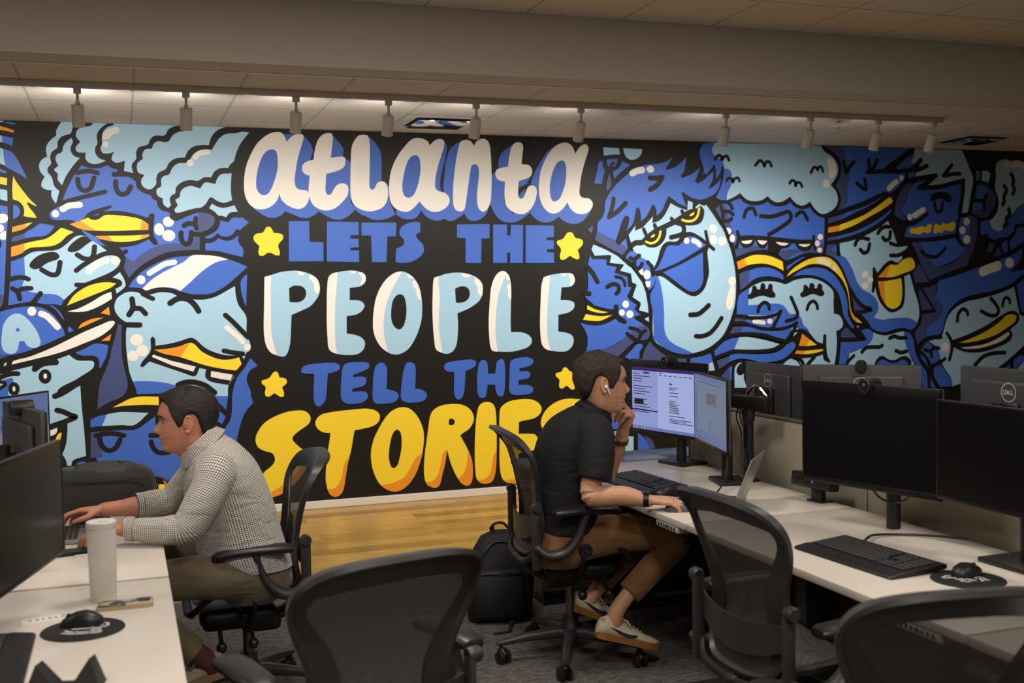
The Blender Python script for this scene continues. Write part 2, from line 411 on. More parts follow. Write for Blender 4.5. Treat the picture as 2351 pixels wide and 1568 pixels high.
fB1|1143,2843 1342,2841 1382,2803 1403,2763 1409,2731 1391,2662 1448,2543 1510,2481 1441,2279 1396,2243 1351,2225 1307,2228 1264,2244 1189,2277 1158,2246 1114,2227 1077,2227 1034,2241 992,2268 953,2302 947,2411 1017,2722
fB1|1565,2852 1608,2806 1642,2756 1642,2731 1637,2698 1656,2683 1697,2643 1690,2356 1724,2294 1671,2244 1625,2220 1586,2213 1535,2224 1438,2281 1380,2353 1453,2733
fB1|1840,2854 1882,2820 1914,2776 1934,2731 1937,2629 1933,2513 1973,2494 1992,2478 1996,2359 2040,2259 2000,2236 1953,2220 1901,2213 1848,2219 1797,2245 1771,2254 1724,2294 1702,2356 1750,2740
fB1|2447,2835 2467,2796 2462,2751 2444,2672 2418,2586 2403,2507 2408,2455 2422,2435 2509,2364 2597,2266 2541,2229 2499,2209 2458,2212 2431,2225 2403,2213 2355,2212 2315,2225 2275,2251 2245,2291 2221,2251 2193,2228 2146,2219 2093,2227 2042,2259 2071,2425 2212,2751
fB1|2574,2831 2518,2798 2487,2767 2465,2705 2450,2646 2441,2560 2432,2442 2473,2298 2597,2266 2624,2230 2658,2210 2700,2212 2742,2230 2778,2260 2796,2297 2797,2500 2760,2764
fB1|3019,2827 2967,2791 2918,2750 2901,2711 2894,2674 2895,2631 2975,2646 3002,2770
fB1|2836,2577 2872,2604 2944,2529 2938,2368 3007,2268 3151,2303 3157,2279 3092,2232 3034,2203 2977,2198 2921,2208 2875,2241 2841,2294 2821,2347 2831,2500
fB0|3068,2534 3167,2573 3133,2511 3067,2480
fB1|3058,2406 3082,2437 3122,2471 3099,2403 3081,2388
fB1|3382,2820 3319,2778 3267,2709 3215,2627 3181,2559 3166,2498 3219,2466 3218,2405 3158,2303 3157,2279 3186,2242 3236,2209 3294,2199 3346,2209 3407,2247 3441,2216 3485,2196 3537,2189 3585,2196 3642,2231 3688,2293 3444,2373 3301,2575 3378,2779
fW1|1173,2866 1125,2866 1081,2851 1031,2815 987,2768 949,2702 916,2627 899,2559 891,2491 892,2416 906,2361 932,2321 968,2296 1011,2289 1054,2297 1098,2322 1130,2357 1150,2406 1164,2363 1197,2329 1240,2305 1284,2294 1315,2299 1348,2324 1368,2366 1373,2397 1366,2425 1344,2436 1300,2440 1276,2456 1267,2484 1266,2528 1276,2584 1287,2647 1308,2723 1331,2792 1342,2843 1333,2855 1311,2859 1283,2855 1248,2834 1213,2797 1198,2839
fB1|979,2479 984,2535 1001,2610 1028,2679 1059,2720 1091,2736 1118,2736 1136,2719 1143,2675 1143,2613 1129,2544 1102,2469 1076,2419 1051,2398 1020,2396 996,2415 981,2448
fW1|1555,2869 1526,2872 1488,2859 1455,2827 1432,2770 1417,2706 1413,2667 1375,2658 1337,2636 1323,2604 1332,2570 1353,2553 1380,2548 1374,2492 1369,2429 1380,2366 1404,2322 1448,2294 1499,2284 1550,2294 1596,2323 1635,2362 1665,2400 1674,2445 1667,2477 1638,2492 1606,2489 1580,2473 1560,2444 1540,2410 1524,2402 1505,2411 1497,2437 1501,2500 1506,2563 1563,2577 1615,2597 1648,2626 1656,2674 1650,2690 1630,2696 1544,2685 1555,2767 1565,2843
fW1|1837,2857 1818,2866 1796,2867 1757,2855 1723,2809 1706,2764 1697,2656 1690,2458 1693,2382 1715,2331 1756,2299 1804,2283 1850,2281 1896,2291 1936,2310 1966,2346 1981,2391 1984,2436 1979,2478 1960,2506 1931,2513 1901,2500 1880,2461 1860,2443 1844,2457 1838,2492 1842,2576 1847,2710 1848,2806
fW1|2315,2825 2281,2847 2241,2855 2207,2853 2167,2831 2126,2788 2078,2728 2036,2656 2008,2579 1995,2501 1993,2430 2000,2366 2022,2321 2061,2292 2108,2279 2141,2281 2182,2306 2235,2361 2263,2326 2303,2293 2350,2279 2398,2286 2446,2311 2474,2344 2481,2377 2469,2406 2442,2429 2394,2442 2368,2461 2363,2500 2370,2559 2388,2631 2417,2717 2443,2796 2445,2829 2434,2848 2396,2851 2362,2834 2326,2799
fB1|2098,2464 2103,2522 2121,2600 2143,2665 2171,2705 2198,2720 2225,2718 2241,2696 2248,2641 2245,2583 2230,2511 2205,2439 2181,2403 2150,2388 2120,2396 2104,2425
fW1|2577,2832 2609,2849 2644,2850 2671,2835 2689,2805 2713,2842 2741,2858 2771,2865 2802,2851 2823,2812 2831,2713 2834,2567 2830,2467 2821,2367 2795,2307 2759,2280 2726,2300 2710,2346 2709,2412 2716,2485 2727,2565 2728,2611 2719,2648 2695,2660 2671,2650 2658,2617 2640,2511 2620,2392 2605,2312 2587,2289 2563,2284 2532,2295 2512,2331 2508,2404 2516,2522 2532,2641 2552,2746 2570,2819
fW1|3096,2836 3068,2844 3039,2838 3014,2814 2995,2763 2983,2710 2975,2646 2922,2636 2879,2621 2866,2594 2871,2561 2899,2535 2947,2525 2941,2449 2942,2382 2958,2328 3000,2288 3050,2269 3100,2267 3151,2296 3188,2344 3215,2411 3219,2459 3205,2489 3176,2499 3147,2488 3125,2451 3103,2403 3081,2388 3060,2403 3057,2450 3062,2504 3068,2534 3127,2552 3167,2573 3183,2613 3175,2640 3151,2663 3090,2668 3098,2739 3107,2806
fW1|3540,2817 3503,2847 3467,2851 3423,2841 3378,2813 3333,2765 3289,2696 3254,2608 3241,2533 3237,2459 3247,2385 3275,2324 3318,2284 3361,2271 3406,2284 3450,2319 3486,2363 3506,2323 3546,2285 3598,2269 3650,2276 3691,2303 3712,2348 3704,2376 3674,2399 3615,2406 3596,2429 3596,2484 3610,2573 3634,2663 3665,2752 3681,2807 3670,2838 3644,2844 3610,2826 3584,2798 3563,2762
fB1|3332,2481 3341,2548 3364,2623 3398,2682 3431,2704 3460,2700 3477,2666 3479,2591 3468,2516 3445,2448 3415,2393 3385,2373 3356,2372 3338,2406
O|lettering|blue square letters reading LETS
fB0|1213,2202 1366,2203 1366,2047 1471,2042 1468,1898 1207,1898
fB0|1502,2199 1748,2197 1745,2097 1680,2095 1680,2070 1744,2067 1743,2003 1679,2001 1679,1980 1745,1979 1743,1889 1494,1896
fB0|1768,2193 2044,2194 2038,2087 1970,2086 1959,1887 1844,1889 1842,2093 1767,2094
fB1|2236,2192 2235,2117 2211,2110 2197,2091 2217,2061 2250,2029 2261,1996 2255,1957 2220,1921 2152,1887 2085,1879 2032,1886 2036,1989 2092,2017 2104,2042 2096,2068 2073,2091 2067,2123 2085,2159 2125,2185 2173,2198 2213,2200
O|lettering|blue square letters reading THE
fB0|2536,2181 2810,2186 2805,2070 2739,2069 2732,1872 2601,1875 2605,2073 2534,2074
fB0|2839,2182 2957,2181 2955,2094 2984,2092 2990,2180 3095,2178 3087,1871 2978,1872 2980,1954 2953,1954 2951,1872 2833,1873
fB0|3116,2176 3362,2174 3360,2080 3296,2077 3295,2056 3360,2053 3358,1985 3299,1982 3299,1956 3358,1953 3360,1869 3111,1871
O|lettering|pale blue and white letters reading PEOPLE
fL1|1022,1783 1071,1797 1128,1815 1190,1825 1265,1827 1328,1814 1384,1791 1421,1752 1434,1705 1428,1647 1398,1597 1359,1557 1295,1526 1216,1493 1209,1398 1201,1291 1187,1228 1167,1191 1148,1179 1105,1188 1056,1211 1026,1253 1010,1316 1006,1404 1013,1561 1019,1717
fK1|1202,1695 1231,1713 1269,1715 1306,1705 1328,1675 1327,1636 1307,1605 1265,1588 1203,1591
fW1|1022,1783 1071,1797 1066,1716 1062,1560 1061,1403 1068,1314 1099,1190 1056,1211 1026,1253 1010,1316 1006,1404 1013,1561 1019,1717
fW1|1267,1827 1327,1813 1312,1795 1290,1792 1274,1805
fW1|1359,1798 1397,1781 1425,1749 1436,1692 1428,1651 1403,1657 1393,1686 1392,1724 1377,1747 1358,1766
fL1|1576,1813 1635,1822 1699,1824 1751,1812 1790,1789 1792,1754 1778,1725 1749,1703 1665,1691 1663,1597 1726,1594 1765,1577 1779,1548 1757,1513 1711,1485 1636,1474 1633,1341 1700,1327 1752,1303 1774,1267 1766,1222 1736,1190 1697,1175 1619,1175 1558,1185 1516,1201 1491,1231 1485,1301 1482,1423 1485,1551 1491,1691 1504,1774 1531,1802
fW1|1576,1813 1531,1802 1504,1774 1491,1691 1485,1551 1482,1423 1485,1301 1491,1231 1516,1201 1558,1185 1544,1267 1544,1421 1550,1562 1564,1709
fW1|1667,1823 1725,1817 1705,1803 1686,1800
fW1|1738,1814 1777,1802 1793,1770 1785,1731 1752,1709 1753,1732 1763,1764 1744,1796
fL1|2084,1813 2123,1800 2163,1772 2196,1732 2218,1680 2233,1601 2237,1522 2230,1436 2208,1358 2172,1280 2123,1210 2069,1175 2015,1164 1962,1179 1904,1223 1865,1283 1844,1349 1841,1427 1852,1530 1873,1620 1915,1704 1969,1768 2030,1806
fK1|1986,1482 1991,1540 2005,1592 2033,1627 2063,1635 2089,1623 2105,1577 2110,1511 2102,1440 2084,1388 2060,1362 2036,1362 2007,1386 1989,1429
fW1|2084,1813 2030,1806 1969,1768 1915,1704 1873,1620 1852,1530 1841,1427 1844,1349 1865,1283 1904,1223 1956,1185 1935,1268 1925,1359 1929,1457 1948,1554 1979,1631 2014,1702
fW1|2122,1800 2176,1762 2156,1756 2129,1766 2122,1782
fW1|2177,1751 2209,1706 2228,1640 2234,1580 2210,1598 2195,1627 2191,1667 2168,1703 2165,1729
fL1|2342,1763 2380,1773 2435,1790 2497,1798 2559,1798 2622,1788 2684,1762 2725,1725 2740,1678 2737,1625 2715,1578 2672,1542 2609,1507 2525,1476 2529,1382 2521,1276 2509,1217 2484,1178 2449,1157 2415,1157 2367,1175 2340,1199 2331,1256 2323,1368 2320,1500 2327,1665 2333,1737
fK1|2510,1672 2550,1688 2592,1688 2623,1667 2632,1630 2621,1593 2589,1567 2547,1558 2514,1561
fW1|2342,1763 2375,1771 2375,1697 2382,1598 2372,1466 2371,1334 2396,1165 2367,1175 2340,1199 2331,1256 2323,1368 2320,1500 2327,1665 2333,1737
fW1|2559,1797 2649,1778 2628,1763 2600,1759 2576,1770
fW1|2673,1766 2718,1735 2741,1691 2735,1611 2709,1622 2696,1652 2696,1685 2675,1719
fL1|2913,1808 2948,1793 2969,1755 2981,1701 2982,1614 2977,1519 2972,1384 2975,1313 3061,1309 3118,1289 3150,1257 3152,1223 3123,1190 3058,1168 2972,1154 2858,1159 2815,1166 2798,1194 2788,1288 2786,1402 2796,1536 2809,1657 2833,1737 2870,1790
fW1|2913,1808 2945,1796 2907,1709 2877,1629 2858,1535 2845,1401 2842,1287 2858,1159 2815,1166 2798,1194 2788,1288 2786,1402 2796,1536 2809,1657 2833,1737 2870,1790
fW1|2944,1789 2962,1776 2977,1732 2954,1735 2939,1756
fW1|2977,1718 2982,1614 2976,1575 2955,1601 2956,1648 2946,1688
fL1|3323,1770 3404,1782 3478,1785 3519,1777 3539,1741 3536,1707 3506,1676 3421,1667 3410,1565 3496,1558 3530,1542 3533,1507 3510,1477 3465,1457 3389,1443 3385,1306 3462,1292 3506,1270 3522,1232 3509,1184 3475,1151 3430,1138 3316,1151 3269,1168 3240,1206 3230,1275 3227,1391 3235,1548 3245,1684 3264,1752
fW1|3323,1770 3264,1752 3245,1684 3235,1548 3227,1391 3230,1275 3240,1206 3269,1168 3316,1151 3291,1253 3288,1376 3297,1547 3314,1683
fW1|3408,1783 3474,1782 3455,1763 3430,1763
fW1|3487,1782 3519,1777 3540,1734 3528,1693 3500,1677 3497,1701 3503,1728 3486,1756
O|lettering|blue rounded letters reading TELL
fB1|1277,1066 1284,1088 1310,1106 1380,1116 1476,1120 1540,1116 1568,1102 1576,1083 1564,1061 1525,1046 1480,1038 1476,997 1467,901 1459,843 1436,806 1410,787 1387,792 1369,829 1368,905 1376,1039 1314,1043 1283,1051
fB1|1593,1069 1610,1101 1650,1115 1721,1117 1776,1114 1800,1103 1804,1084 1792,1061 1733,1038 1673,1017 1674,1003 1758,1001 1776,987 1776,958 1759,933 1723,921 1669,914 1665,888 1768,884 1784,867 1787,841 1766,816 1740,801 1661,793 1616,800 1587,824 1575,857 1580,960 1586,1024
fB1|1901,1108 1927,1092 1943,1055 1944,1010 1936,899 1969,888 2009,873 2031,849 2027,819 1993,791 1933,783 1867,785 1837,796 1825,832 1827,917 1836,1014 1851,1072 1871,1097
fB1|2134,1100 2161,1086 2173,1053 2173,1000 2165,890 2217,881 2251,858 2263,831 2246,802 2209,784 2127,781 2074,791 2051,818 2052,887 2068,1004 2087,1069 2104,1096
O|lettering|blue rounded letters reading THE
fB1|2406,1054 2420,1080 2462,1091 2552,1101 2636,1103 2670,1090 2675,1067 2655,1041 2613,1022 2583,1013 2576,917 2564,830 2538,791 2514,787 2494,807 2484,854 2491,1008 2439,1014 2412,1030
fB1|2736,1096 2760,1084 2769,1050 2773,982 2833,983 2841,1040 2852,1080 2881,1099 2906,1088 2916,1037 2918,969 2912,861 2900,801 2872,790 2847,810 2834,851 2830,891 2766,894 2759,841 2744,798 2719,789 2695,797 2681,831 2678,912 2681,979 2693,1053 2711,1089
fB1|2966,1073 2992,1092 3050,1103 3115,1103 3158,1086 3163,1062 3142,1039 3091,1024 3042,1017 3042,990 3113,990 3137,967 3126,940 3082,925 3032,921 3031,882 3125,874 3157,854 3157,830 3131,807 3073,799 2994,802 2961,815 2950,846 2952,934 2958,1008
O|lettering|large yellow letters with orange shade reading STORIES
fY1|1288,761 1238,765 1181,761 1118,746 1042,715 985,677 947,629 924,579 926,529 949,493 998,467 1041,452 1059,425 1062,393 1039,357 969,295 973,209 1038,114 1108,135 1185,187 1263,271 1302,332 1317,396 1296,442 1243,490 1206,531 1197,553 1214,581 1272,623 1323,658 1340,696 1332,725 1307,752
fO1|1038,114 1027,154 1110,199 1199,266 1264,335 1302,339 1263,271 1185,187 1108,135
fY1|1488,578 1430,588 1392,616 1374,655 1385,693 1421,723 1479,736 1563,745 1660,749 1752,753 1791,749 1844,733 1873,706 1878,673 1861,638 1814,611 1735,596 1676,588 1665,535 1646,439 1618,337 1595,215 1580,138 1560,101 1520,81 1488,90 1463,121 1449,174 1443,226 1449,322 1461,418 1480,520
fO1|1622,379 1595,215 1580,138 1560,101 1520,81 1488,90 1463,121 1452,148 1503,145 1536,171 1563,224 1584,313 1602,357
fY1|2066,748 2019,743 1965,717 1910,658 1862,582 1824,506 1802,416 1803,324 1821,244 1859,163 1911,113 1964,89 2017,89 2079,120 2141,189 2184,279 2213,376 2229,495 2224,561 2198,636 2159,697 2113,736
fK1|1944,407 1956,478 1974,536 1995,568 2018,575 2038,556 2048,499 2045,427 2030,355 2012,297 1988,272 1965,277 1949,314 1942,361
fO1|2210,373 2184,279 2141,189 2079,120 2017,89 1964,89 1911,113 1878,145 1952,153 2019,174 2067,201 2116,270 2158,340
fY1|2475,753 2413,751 2351,737 2302,703 2281,658 2265,566 2249,467 2233,368 2224,269 2226,183 2242,128 2275,102 2313,91 2348,110 2373,192 2396,271 2418,387 2438,302 2471,212 2518,128 2552,97 2587,89 2615,114 2627,174 2624,282 2593,372 2529,497 2547,513 2603,546 2636,592 2645,638 2627,686 2593,722 2538,746
fK1|2438,633 2459,637 2479,627 2486,607 2472,587 2447,584 2434,593
fO1|2418,387 2396,271 2373,192 2348,110 2313,91 2275,102 2242,128 2234,145 2283,145 2325,179 2354,247 2377,352 2398,384
fO1|2592,369 2624,282 2627,174 2615,114 2587,89 2552,97 2504,149 2547,187 2572,239 2586,312
fY1|2757,756 2729,753 2693,730 2679,697 2663,604 2652,476 2647,342 2649,206 2660,138 2695,102 2737,94 2780,102 2809,141 2825,228 2833,364 2835,567 2830,682 2814,731 2786,751
fO1|2833,360 2825,228 2809,141 2780,102 2737,94 2695,102 2667,131 2724,133 2767,164 2790,231 2802,311
fY1|2866,681 2892,720 2942,748 3014,761 3094,763 3159,751 3209,718 3229,675 3212,635 3164,603 3091,590 3029,580 3024,481 3118,476 3168,466 3195,423 3192,382 3159,343 3115,333 3042,326 3020,317 3019,229 3127,221 3185,197 3214,146 3183,93 3110,71 2994,73 2908,93 2873,136 2857,226 2859,430
fO1|2894,111 2981,115 3111,140 3214,146 3183,93 3110,71 2994,73 2908,93
fY1|3587,730 3527,743 3460,748 3386,736 3312,702 3252,647 3221,580 3224,531 3249,496 3289,476 3358,427 3320,360 3260,267 3302,175 3405,119 3517,146 3594,245 3618,349 3523,501 3638,606 3669,660
O|star|yellow star left of the word LETS
fY1|1066,2160 1081,2150 1100,2113 1148,2108 1169,2094 1166,2069 1130,2020 1141,1969 1137,1945 1113,1944 1059,1966 1014,1941 989,1945 981,1970 992,2014 952,2057 951,2088 975,2108 1018,2115 1044,2153
O|star|yellow star right of the word THE in the second line
fY1|3506,2121 3528,2111 3550,2074 3605,2061 3618,2039 3608,2011 3569,1974 3584,1922 3580,1901 3558,1897 3499,1927 3447,1895 3417,1897 3409,1923 3421,1981 3386,2029 3388,2049 3442,2068 3476,2111
O|star|yellow star left of the word TELL
fY1|1086,1069 1101,1060 1113,1022 1156,1013 1168,991 1161,972 1130,949 1144,900 1140,877 1118,874 1071,906 1031,880 1007,885 1000,910 1008,954 980,983 981,1005 1035,1022 1067,1061
O|star|yellow star right of the word THE in the fourth line
fY1|3443,1010 3461,999 3483,974 3531,965 3547,944 3542,926 3515,900 3525,854 3521,825 3495,823 3453,858 3410,833 3388,843 3385,864 3389,909 3356,941 3360,965 3409,975 3424,1002
O|painted_figure|small blue figure with a ring
fL0|3811,2823 3956,2818 3963,2766 3887,2764 3818,2753
fL1|3993,2820 4171,2816 4159,2774 4123,2739 4077,2725 4039,2733 4008,2764
fB1|3769,2700 3807,2712 3806,2663 3823,2629 3808,2580 3796,2520 3724,2521 3749,2614
fB1|3842,2722 3939,2733 3935,2700 3908,2668 3862,2665 3842,2688
kK25|3882,2675 3905,2696
fB1|3981,2716 4053,2680 3968,2618 3905,2561 3896,2627 3938,2645 3973,2687
fN1|3866,2623 3879,2506 3837,2457 3834,2512
O|painted_face|pale face in yellow rimmed glasses
fB1|4808,2886 4746,2817 4705,2745 4746,2767 4758,2739 4744,2610 4785,2647 4857,2712 4885,2888
fL1|4033,2097 4100,2178 4090,2132 4161,2160 4216,2209 4260,2253 4254,2197 4318,2217 4366,2259 4402,2316 4430,2367 4501,2332 4588,2307 4593,2388 4637,2375 4660,2332 4701,2364 4749,2347 4769,2356 4829,2283 4885,2205 4933,2140 4973,2047 5009,1953 5041,1820 5052,1726 5053,1618 5042,1502 5016,1415 4974,1315 4915,1222 4816,1146 4734,1109 4627,1084 4571,1078 4459,1093 4341,1147 4256,1217 4247,1454 4226,1582 4274,1680 4279,1747 4273,1802 4258,1844 4188,1880 4150,1908 4112,1940 4081,1961 4059,2021
fB1|4301,1748 4324,1686 4346,1572 4355,1452 4359,1288 4390,1216 4452,1165 4564,1114 4627,1084 4571,1076 4459,1093 4341,1147 4248,1217 4253,1277 4247,1454 4226,1582 4274,1680 4279,1747
fB1|4000,1906 4039,1954 4081,1961 4112,1936 4158,1905 4220,1873 4266,1823 4277,1780 4273,1703 4252,1661 4211,1631 4186,1711 4148,1789 4095,1846
eW|4199,1763 34,38
fW1|4120,1793 4151,1814 4164,1796 4158,1758 4146,1762
fW1|4181,1706 4235,1708 4223,1659 4195,1658
kK37|4046,1903 4080,1884 4083,1839
kK37|4080,1888 4129,1924
kK35|4155,1856 4132,1822 4096,1807
kK34|4208,1869 4241,1828 4253,1760
fK1|4152,2055 4215,2111 4309,2161 4388,2161 4383,2097 4355,2041 4299,1999 4237,1991 4190,2006
kK46|4059,2007 4098,2031 4152,2034 4207,2062 4278,2125 4388,2175 4468,2210 4539,2250 4596,2285 4660,2304
fK1|4460,2203 4532,2250 4628,2296 4717,2347 4749,2311 4740,2240 4707,2197 4642,2179 4570,2179 4523,2189
kY19|4195,2040 4237,2027 4284,2041 4316,2076 4331,2127
fY1|4236,2078 4254,2097 4279,2104 4273,2087 4254,2076
kY20|4539,2226 4587,2214 4643,2222 4683,2258 4702,2322
fY1|4602,2261 4628,2282 4657,2293 4648,2272 4627,2259
kK33|4173,2146 4199,2090
kK36|4277,2180 4290,2147
kK34|4436,2236 4456,2203
kK34|4536,2301 4552,2267
kK30|4654,2360 4652,2332
kK42|4430,2077 4498,2092 4542,2111 4554,2147 4535,2186 4475,2203
fK1|4339,1999 4394,2041 4481,2044 4521,2083 4570,2119 4626,2122 4698,2090 4754,2054 4793,2004 4777,1954 4791,1782 4772,1703 4741,1632 4683,1583 4635,1573 4571,1595 4468,1658 4343,1744 4280,1752 4257,1788 4298,1886
fB1|4394,2002 4441,2011 4497,2007 4545,2044 4577,2079 4625,2085 4673,2072 4765,2010 4631,1937 4487,1863 4352,1811 4269,1791 4313,1844 4353,1921 4378,1977
fB1|4350,1781 4509,1843 4654,1910 4732,1949 4733,1840 4732,1709 4707,1652 4666,1620 4610,1614 4546,1647 4444,1720
eW|4578,2048 27,26
kW43|4642,2050 4681,2033 4701,2013
kK31|4762,2126 4774,2069 4794,2011 4838,1975
eW|4835,2153 38,37
eW|4837,2057 38,39
eW|4922,2045 38,39
kK43|4605,1414 4680,1419 4737,1454 4784,1492
kK41|4657,1229 4719,1228 4791,1251 4850,1303 4907,1378
eW|5016,1698 36,41
fW1|4954,1503 4976,1597 5001,1654 5038,1657 5042,1603 5028,1516 5007,1459 4986,1448 4966,1459
O|painted_hair|spiky blue hair of the face in yellow rimmed glasses
fB1|4449,2759 4403,2724 4325,2698 4231,2689 4153,2673 4060,2626 3983,2569 3921,2513 3867,2450 3820,2367 3815,2291 3788,2235 3753,2201 3747,2132 3816,2090 3914,2049 3946,2132 3969,2195 4001,2254 4020,2259 4041,2244 4031,2181 4005,2129 4069,2188 4093,2265 4106,2321 4121,2331 4136,2314 4146,2265 4147,2213 4194,2248 4233,2308 4253,2350 4273,2347 4292,2308 4295,2259 4343,2301 4383,2379 4407,2425 4439,2408 4501,2366 4582,2337 4557,2388 4534,2451 4546,2464 4590,2434 4653,2407 4725,2400 4798,2422 4855,2462 4880,2513 4856,2527 4803,2490 4791,2504 4833,2637 4768,2582 4695,2540 4663,2552 4713,2670 4632,2616 4544,2582 4524,2600 4560,2643 4586,2760 4482,2676 4394,2646 4387,2660 4419,2703
fB0|4006,2069 4024,1982 3952,2021
fN1|3747,2132 3816,2087 3914,2045 3921,2021 3959,2021 4021,1986 3973,1927 3912,1958 3814,2007 3723,2055
fN0|3710,2175 3699,2108 3657,2140
kK41|3943,2035 3976,2146 4016,2237
kK43|4237,2577 4307,2576 4353,2584
kK46|4350,2579 4306,2519 4240,2479
kK38|3900,2399 3888,2333 3856,2246
kK41|4010,2362 3933,2292 3856,2246
eW|4242,2650 35,30
kW54|4074,2613 4122,2634 4167,2641
O|painted_face|blue face with a zigzag black outline and pale rays
fL0|3711,2018 3812,1979 3925,1923 4024,1840 4054,1822 4100,1766 4153,1695 4183,1617 4201,1518 4208,1441 4119,1464 4139,1520 4127,1534 4062,1577 4102,1682 4060,1700 4050,1774 3950,1799 3985,1844 3978,1853 3857,1865 3870,1924 3858,1931 3722,1926 3693,1976
fL0|4168,1389 4211,1409 4211,1364
fB0|3677,1928 3699,1897 3828,1893 3824,1847 3918,1829 3897,1782 4015,1747 4021,1663 4053,1658 4011,1585 4035,1550 4100,1510 4076,1472 4134,1425 4071,1412 4079,1391 4133,1361 4179,1328 4000,1242 3876,1176 3761,1141 3633,1139 3645,1190 3646,1253 3621,1316 3581,1372 3651,1353 3727,1348 3818,1366 3902,1399 3880,1434 3884,1476 3805,1488 3714,1514 3625,1589 3656,1654 3658,1737 3652,1844 3667,1881
fN1|3633,1139 3723,1143 3822,1157 3922,1195 4000,1253 4068,1198 3998,1144 3920,1083 3859,1086 3783,1113 3685,1099 3617,1080 3579,1061 3602,1095
fN1|4031,1280 4109,1320 4179,1330 4214,1292 4213,1243 4185,1215 4138,1211 4077,1240
kK42|3652,1833 3696,1785 3742,1709
kK42|3626,1613 3667,1612
kK37|3830,1665 3884,1688 3929,1674 3936,1635 3913,1608
kK28|3909,1749 3961,1736 3989,1701 3993,1673
fK1|3625,1592 3670,1546 3729,1507 3804,1485 3884,1472 3889,1511 3912,1521 3930,1503 3930,1461 3948,1419 4002,1382 4005,1361 3986,1351 3932,1370 3902,1399 3833,1366 3742,1346 3651,1353 3577,1376 3608,1434 3639,1509
fY1|3647,1517 3714,1483 3781,1464 3834,1455 3789,1449 3713,1459 3646,1483
fY1|3634,1443 3713,1428 3788,1422 3876,1431 3818,1404 3757,1385 3690,1387 3607,1398
fO0|3826,1420 3876,1431 3838,1413
kK31|4031,1318 4093,1303 4139,1273
kK33|4177,1290 4139,1266 4121,1235
kK33|4006,1271 4046,1234 4107,1200 4169,1195
eW|3997,1518 30,31
eW|3961,1448 27,27
eW|4034,1433 33,32
fB1|4099,1179 4150,1175 4145,1146 4118,1112 4121,1076 4105,1049 4074,1036 3982,1074 4044,1128
fN1|4216,1197 4278,1134 4348,1082 4435,1051 4566,1039 4558,989 4363,1007 4144,1033 4156,1103 4184,1152
fB1|4603,1041 4699,1052 4798,1077 4817,1004 4715,968 4594,980
fL0|4715,968 4817,1001 4837,928 4711,922
O|painted_shape|blue and pale patches low behind the raised hand
fB1|3835,604 3876,614 3912,600 3931,547 3925,468 3833,476
fL0|3976,404 4053,399 4051,276 3969,281
fB1|4095,425 4141,394 4192,324 4202,281 4093,278
fN1|4152,403 4224,360 4255,287 4207,281
O|painted_face|laughing blue face with a row of small white teeth
fB1|4750,2880 4859,2887 4832,2840 4838,2797 4886,2763 4934,2725 4954,2673 4999,2658 5022,2615 5014,2529 4976,2457 4966,2396 4898,2402 4864,2421 4899,2484 4929,2556 4943,2635 4938,2685 4922,2689 4909,2635 4868,2573 4862,2670 4849,2711 4820,2669 4771,2611 4747,2667 4709,2809
fB1|4771,2586 4846,2644 4831,2566 4790,2494 4818,2498 4884,2549 4917,2585 4891,2499 4842,2444 4769,2417 4744,2411 4721,2496
fB1|4984,2371 5037,2393 5103,2414 5136,2383 5194,2359 5261,2355 5328,2365 5374,2389 5420,2360 5488,2347 5556,2358 5606,2387 5650,2347 5718,2326 5770,2330 5809,2343 5848,2297 5908,2260 5961,2250 5952,2015 5937,1930 5767,1938 5560,1877 5484,1921 5374,1962 5223,1956 5057,1906 5033,2011 4993,2112 4941,2187 4853,2323 4906,2356
fN1|4853,2323 4906,2356 4963,2356 4967,2313 4983,2270 5002,2198 5026,2133 5046,2025 5091,1989 5149,1992 5232,2003 5341,1980 5510,1965 5484,1921 5374,1962 5223,1956 5057,1906 5033,2011 4993,2112 4941,2187
fN1|5510,1958 5647,1972 5767,1957 5854,1993 5952,2019 5937,1930 5793,1938 5646,1928 5560,1869 5492,1918
kK34|4914,2341 4930,2291 4932,2241
kK34|4942,2298 4987,2299 5030,2274
kK34|4929,2212 4986,2220 5015,2238
kK34|4984,2374 5012,2349 5022,2324
kK34|5139,2253 5160,2307 5194,2329 5235,2322 5256,2275
kK35|5666,2267 5701,2296 5744,2293 5782,2234
kK38|5306,2261 5411,2258 5496,2277 5581,2301 5611,2274 5597,2222 5495,2156 5388,2101
kK40|5092,2070 5191,2075 5342,2068 5511,2053 5682,2038 5841,2036
kK37|5072,2122 5083,2076 5075,2032 5058,1992
kK29|5846,2086 5846,2023 5857,1970
fK1|5083,2068 5258,2068 5224,2010 5165,1985 5116,1996
fK1|5250,2068 5384,2061 5358,1995 5316,1979 5274,2003
fK1|5375,2068 5630,2038 5578,1987 5510,1972 5484,1921 5374,1958
fK1|5647,2038 5846,2030 5811,1971 5741,1955 5681,1979
fW1|5106,2043 5222,2054 5199,2028 5166,2019 5128,2025
fW1|5270,2052 5371,2045 5345,2021 5320,2013 5291,2024
fW1|5453,2037 5591,2024 5553,2005 5510,2005 5476,2020
fW1|5686,2015 5811,2017 5793,2001 5750,1992 5707,2001
fW1|4961,2158 4994,2158 5014,2133 5001,2108 4989,2101
eW|5021,2068 26,34
eW|5914,2080 28,27
eW|5884,2022 26,28
eW|5908,1963 26,22
O|painted_hair|puffy pale cloud of hair
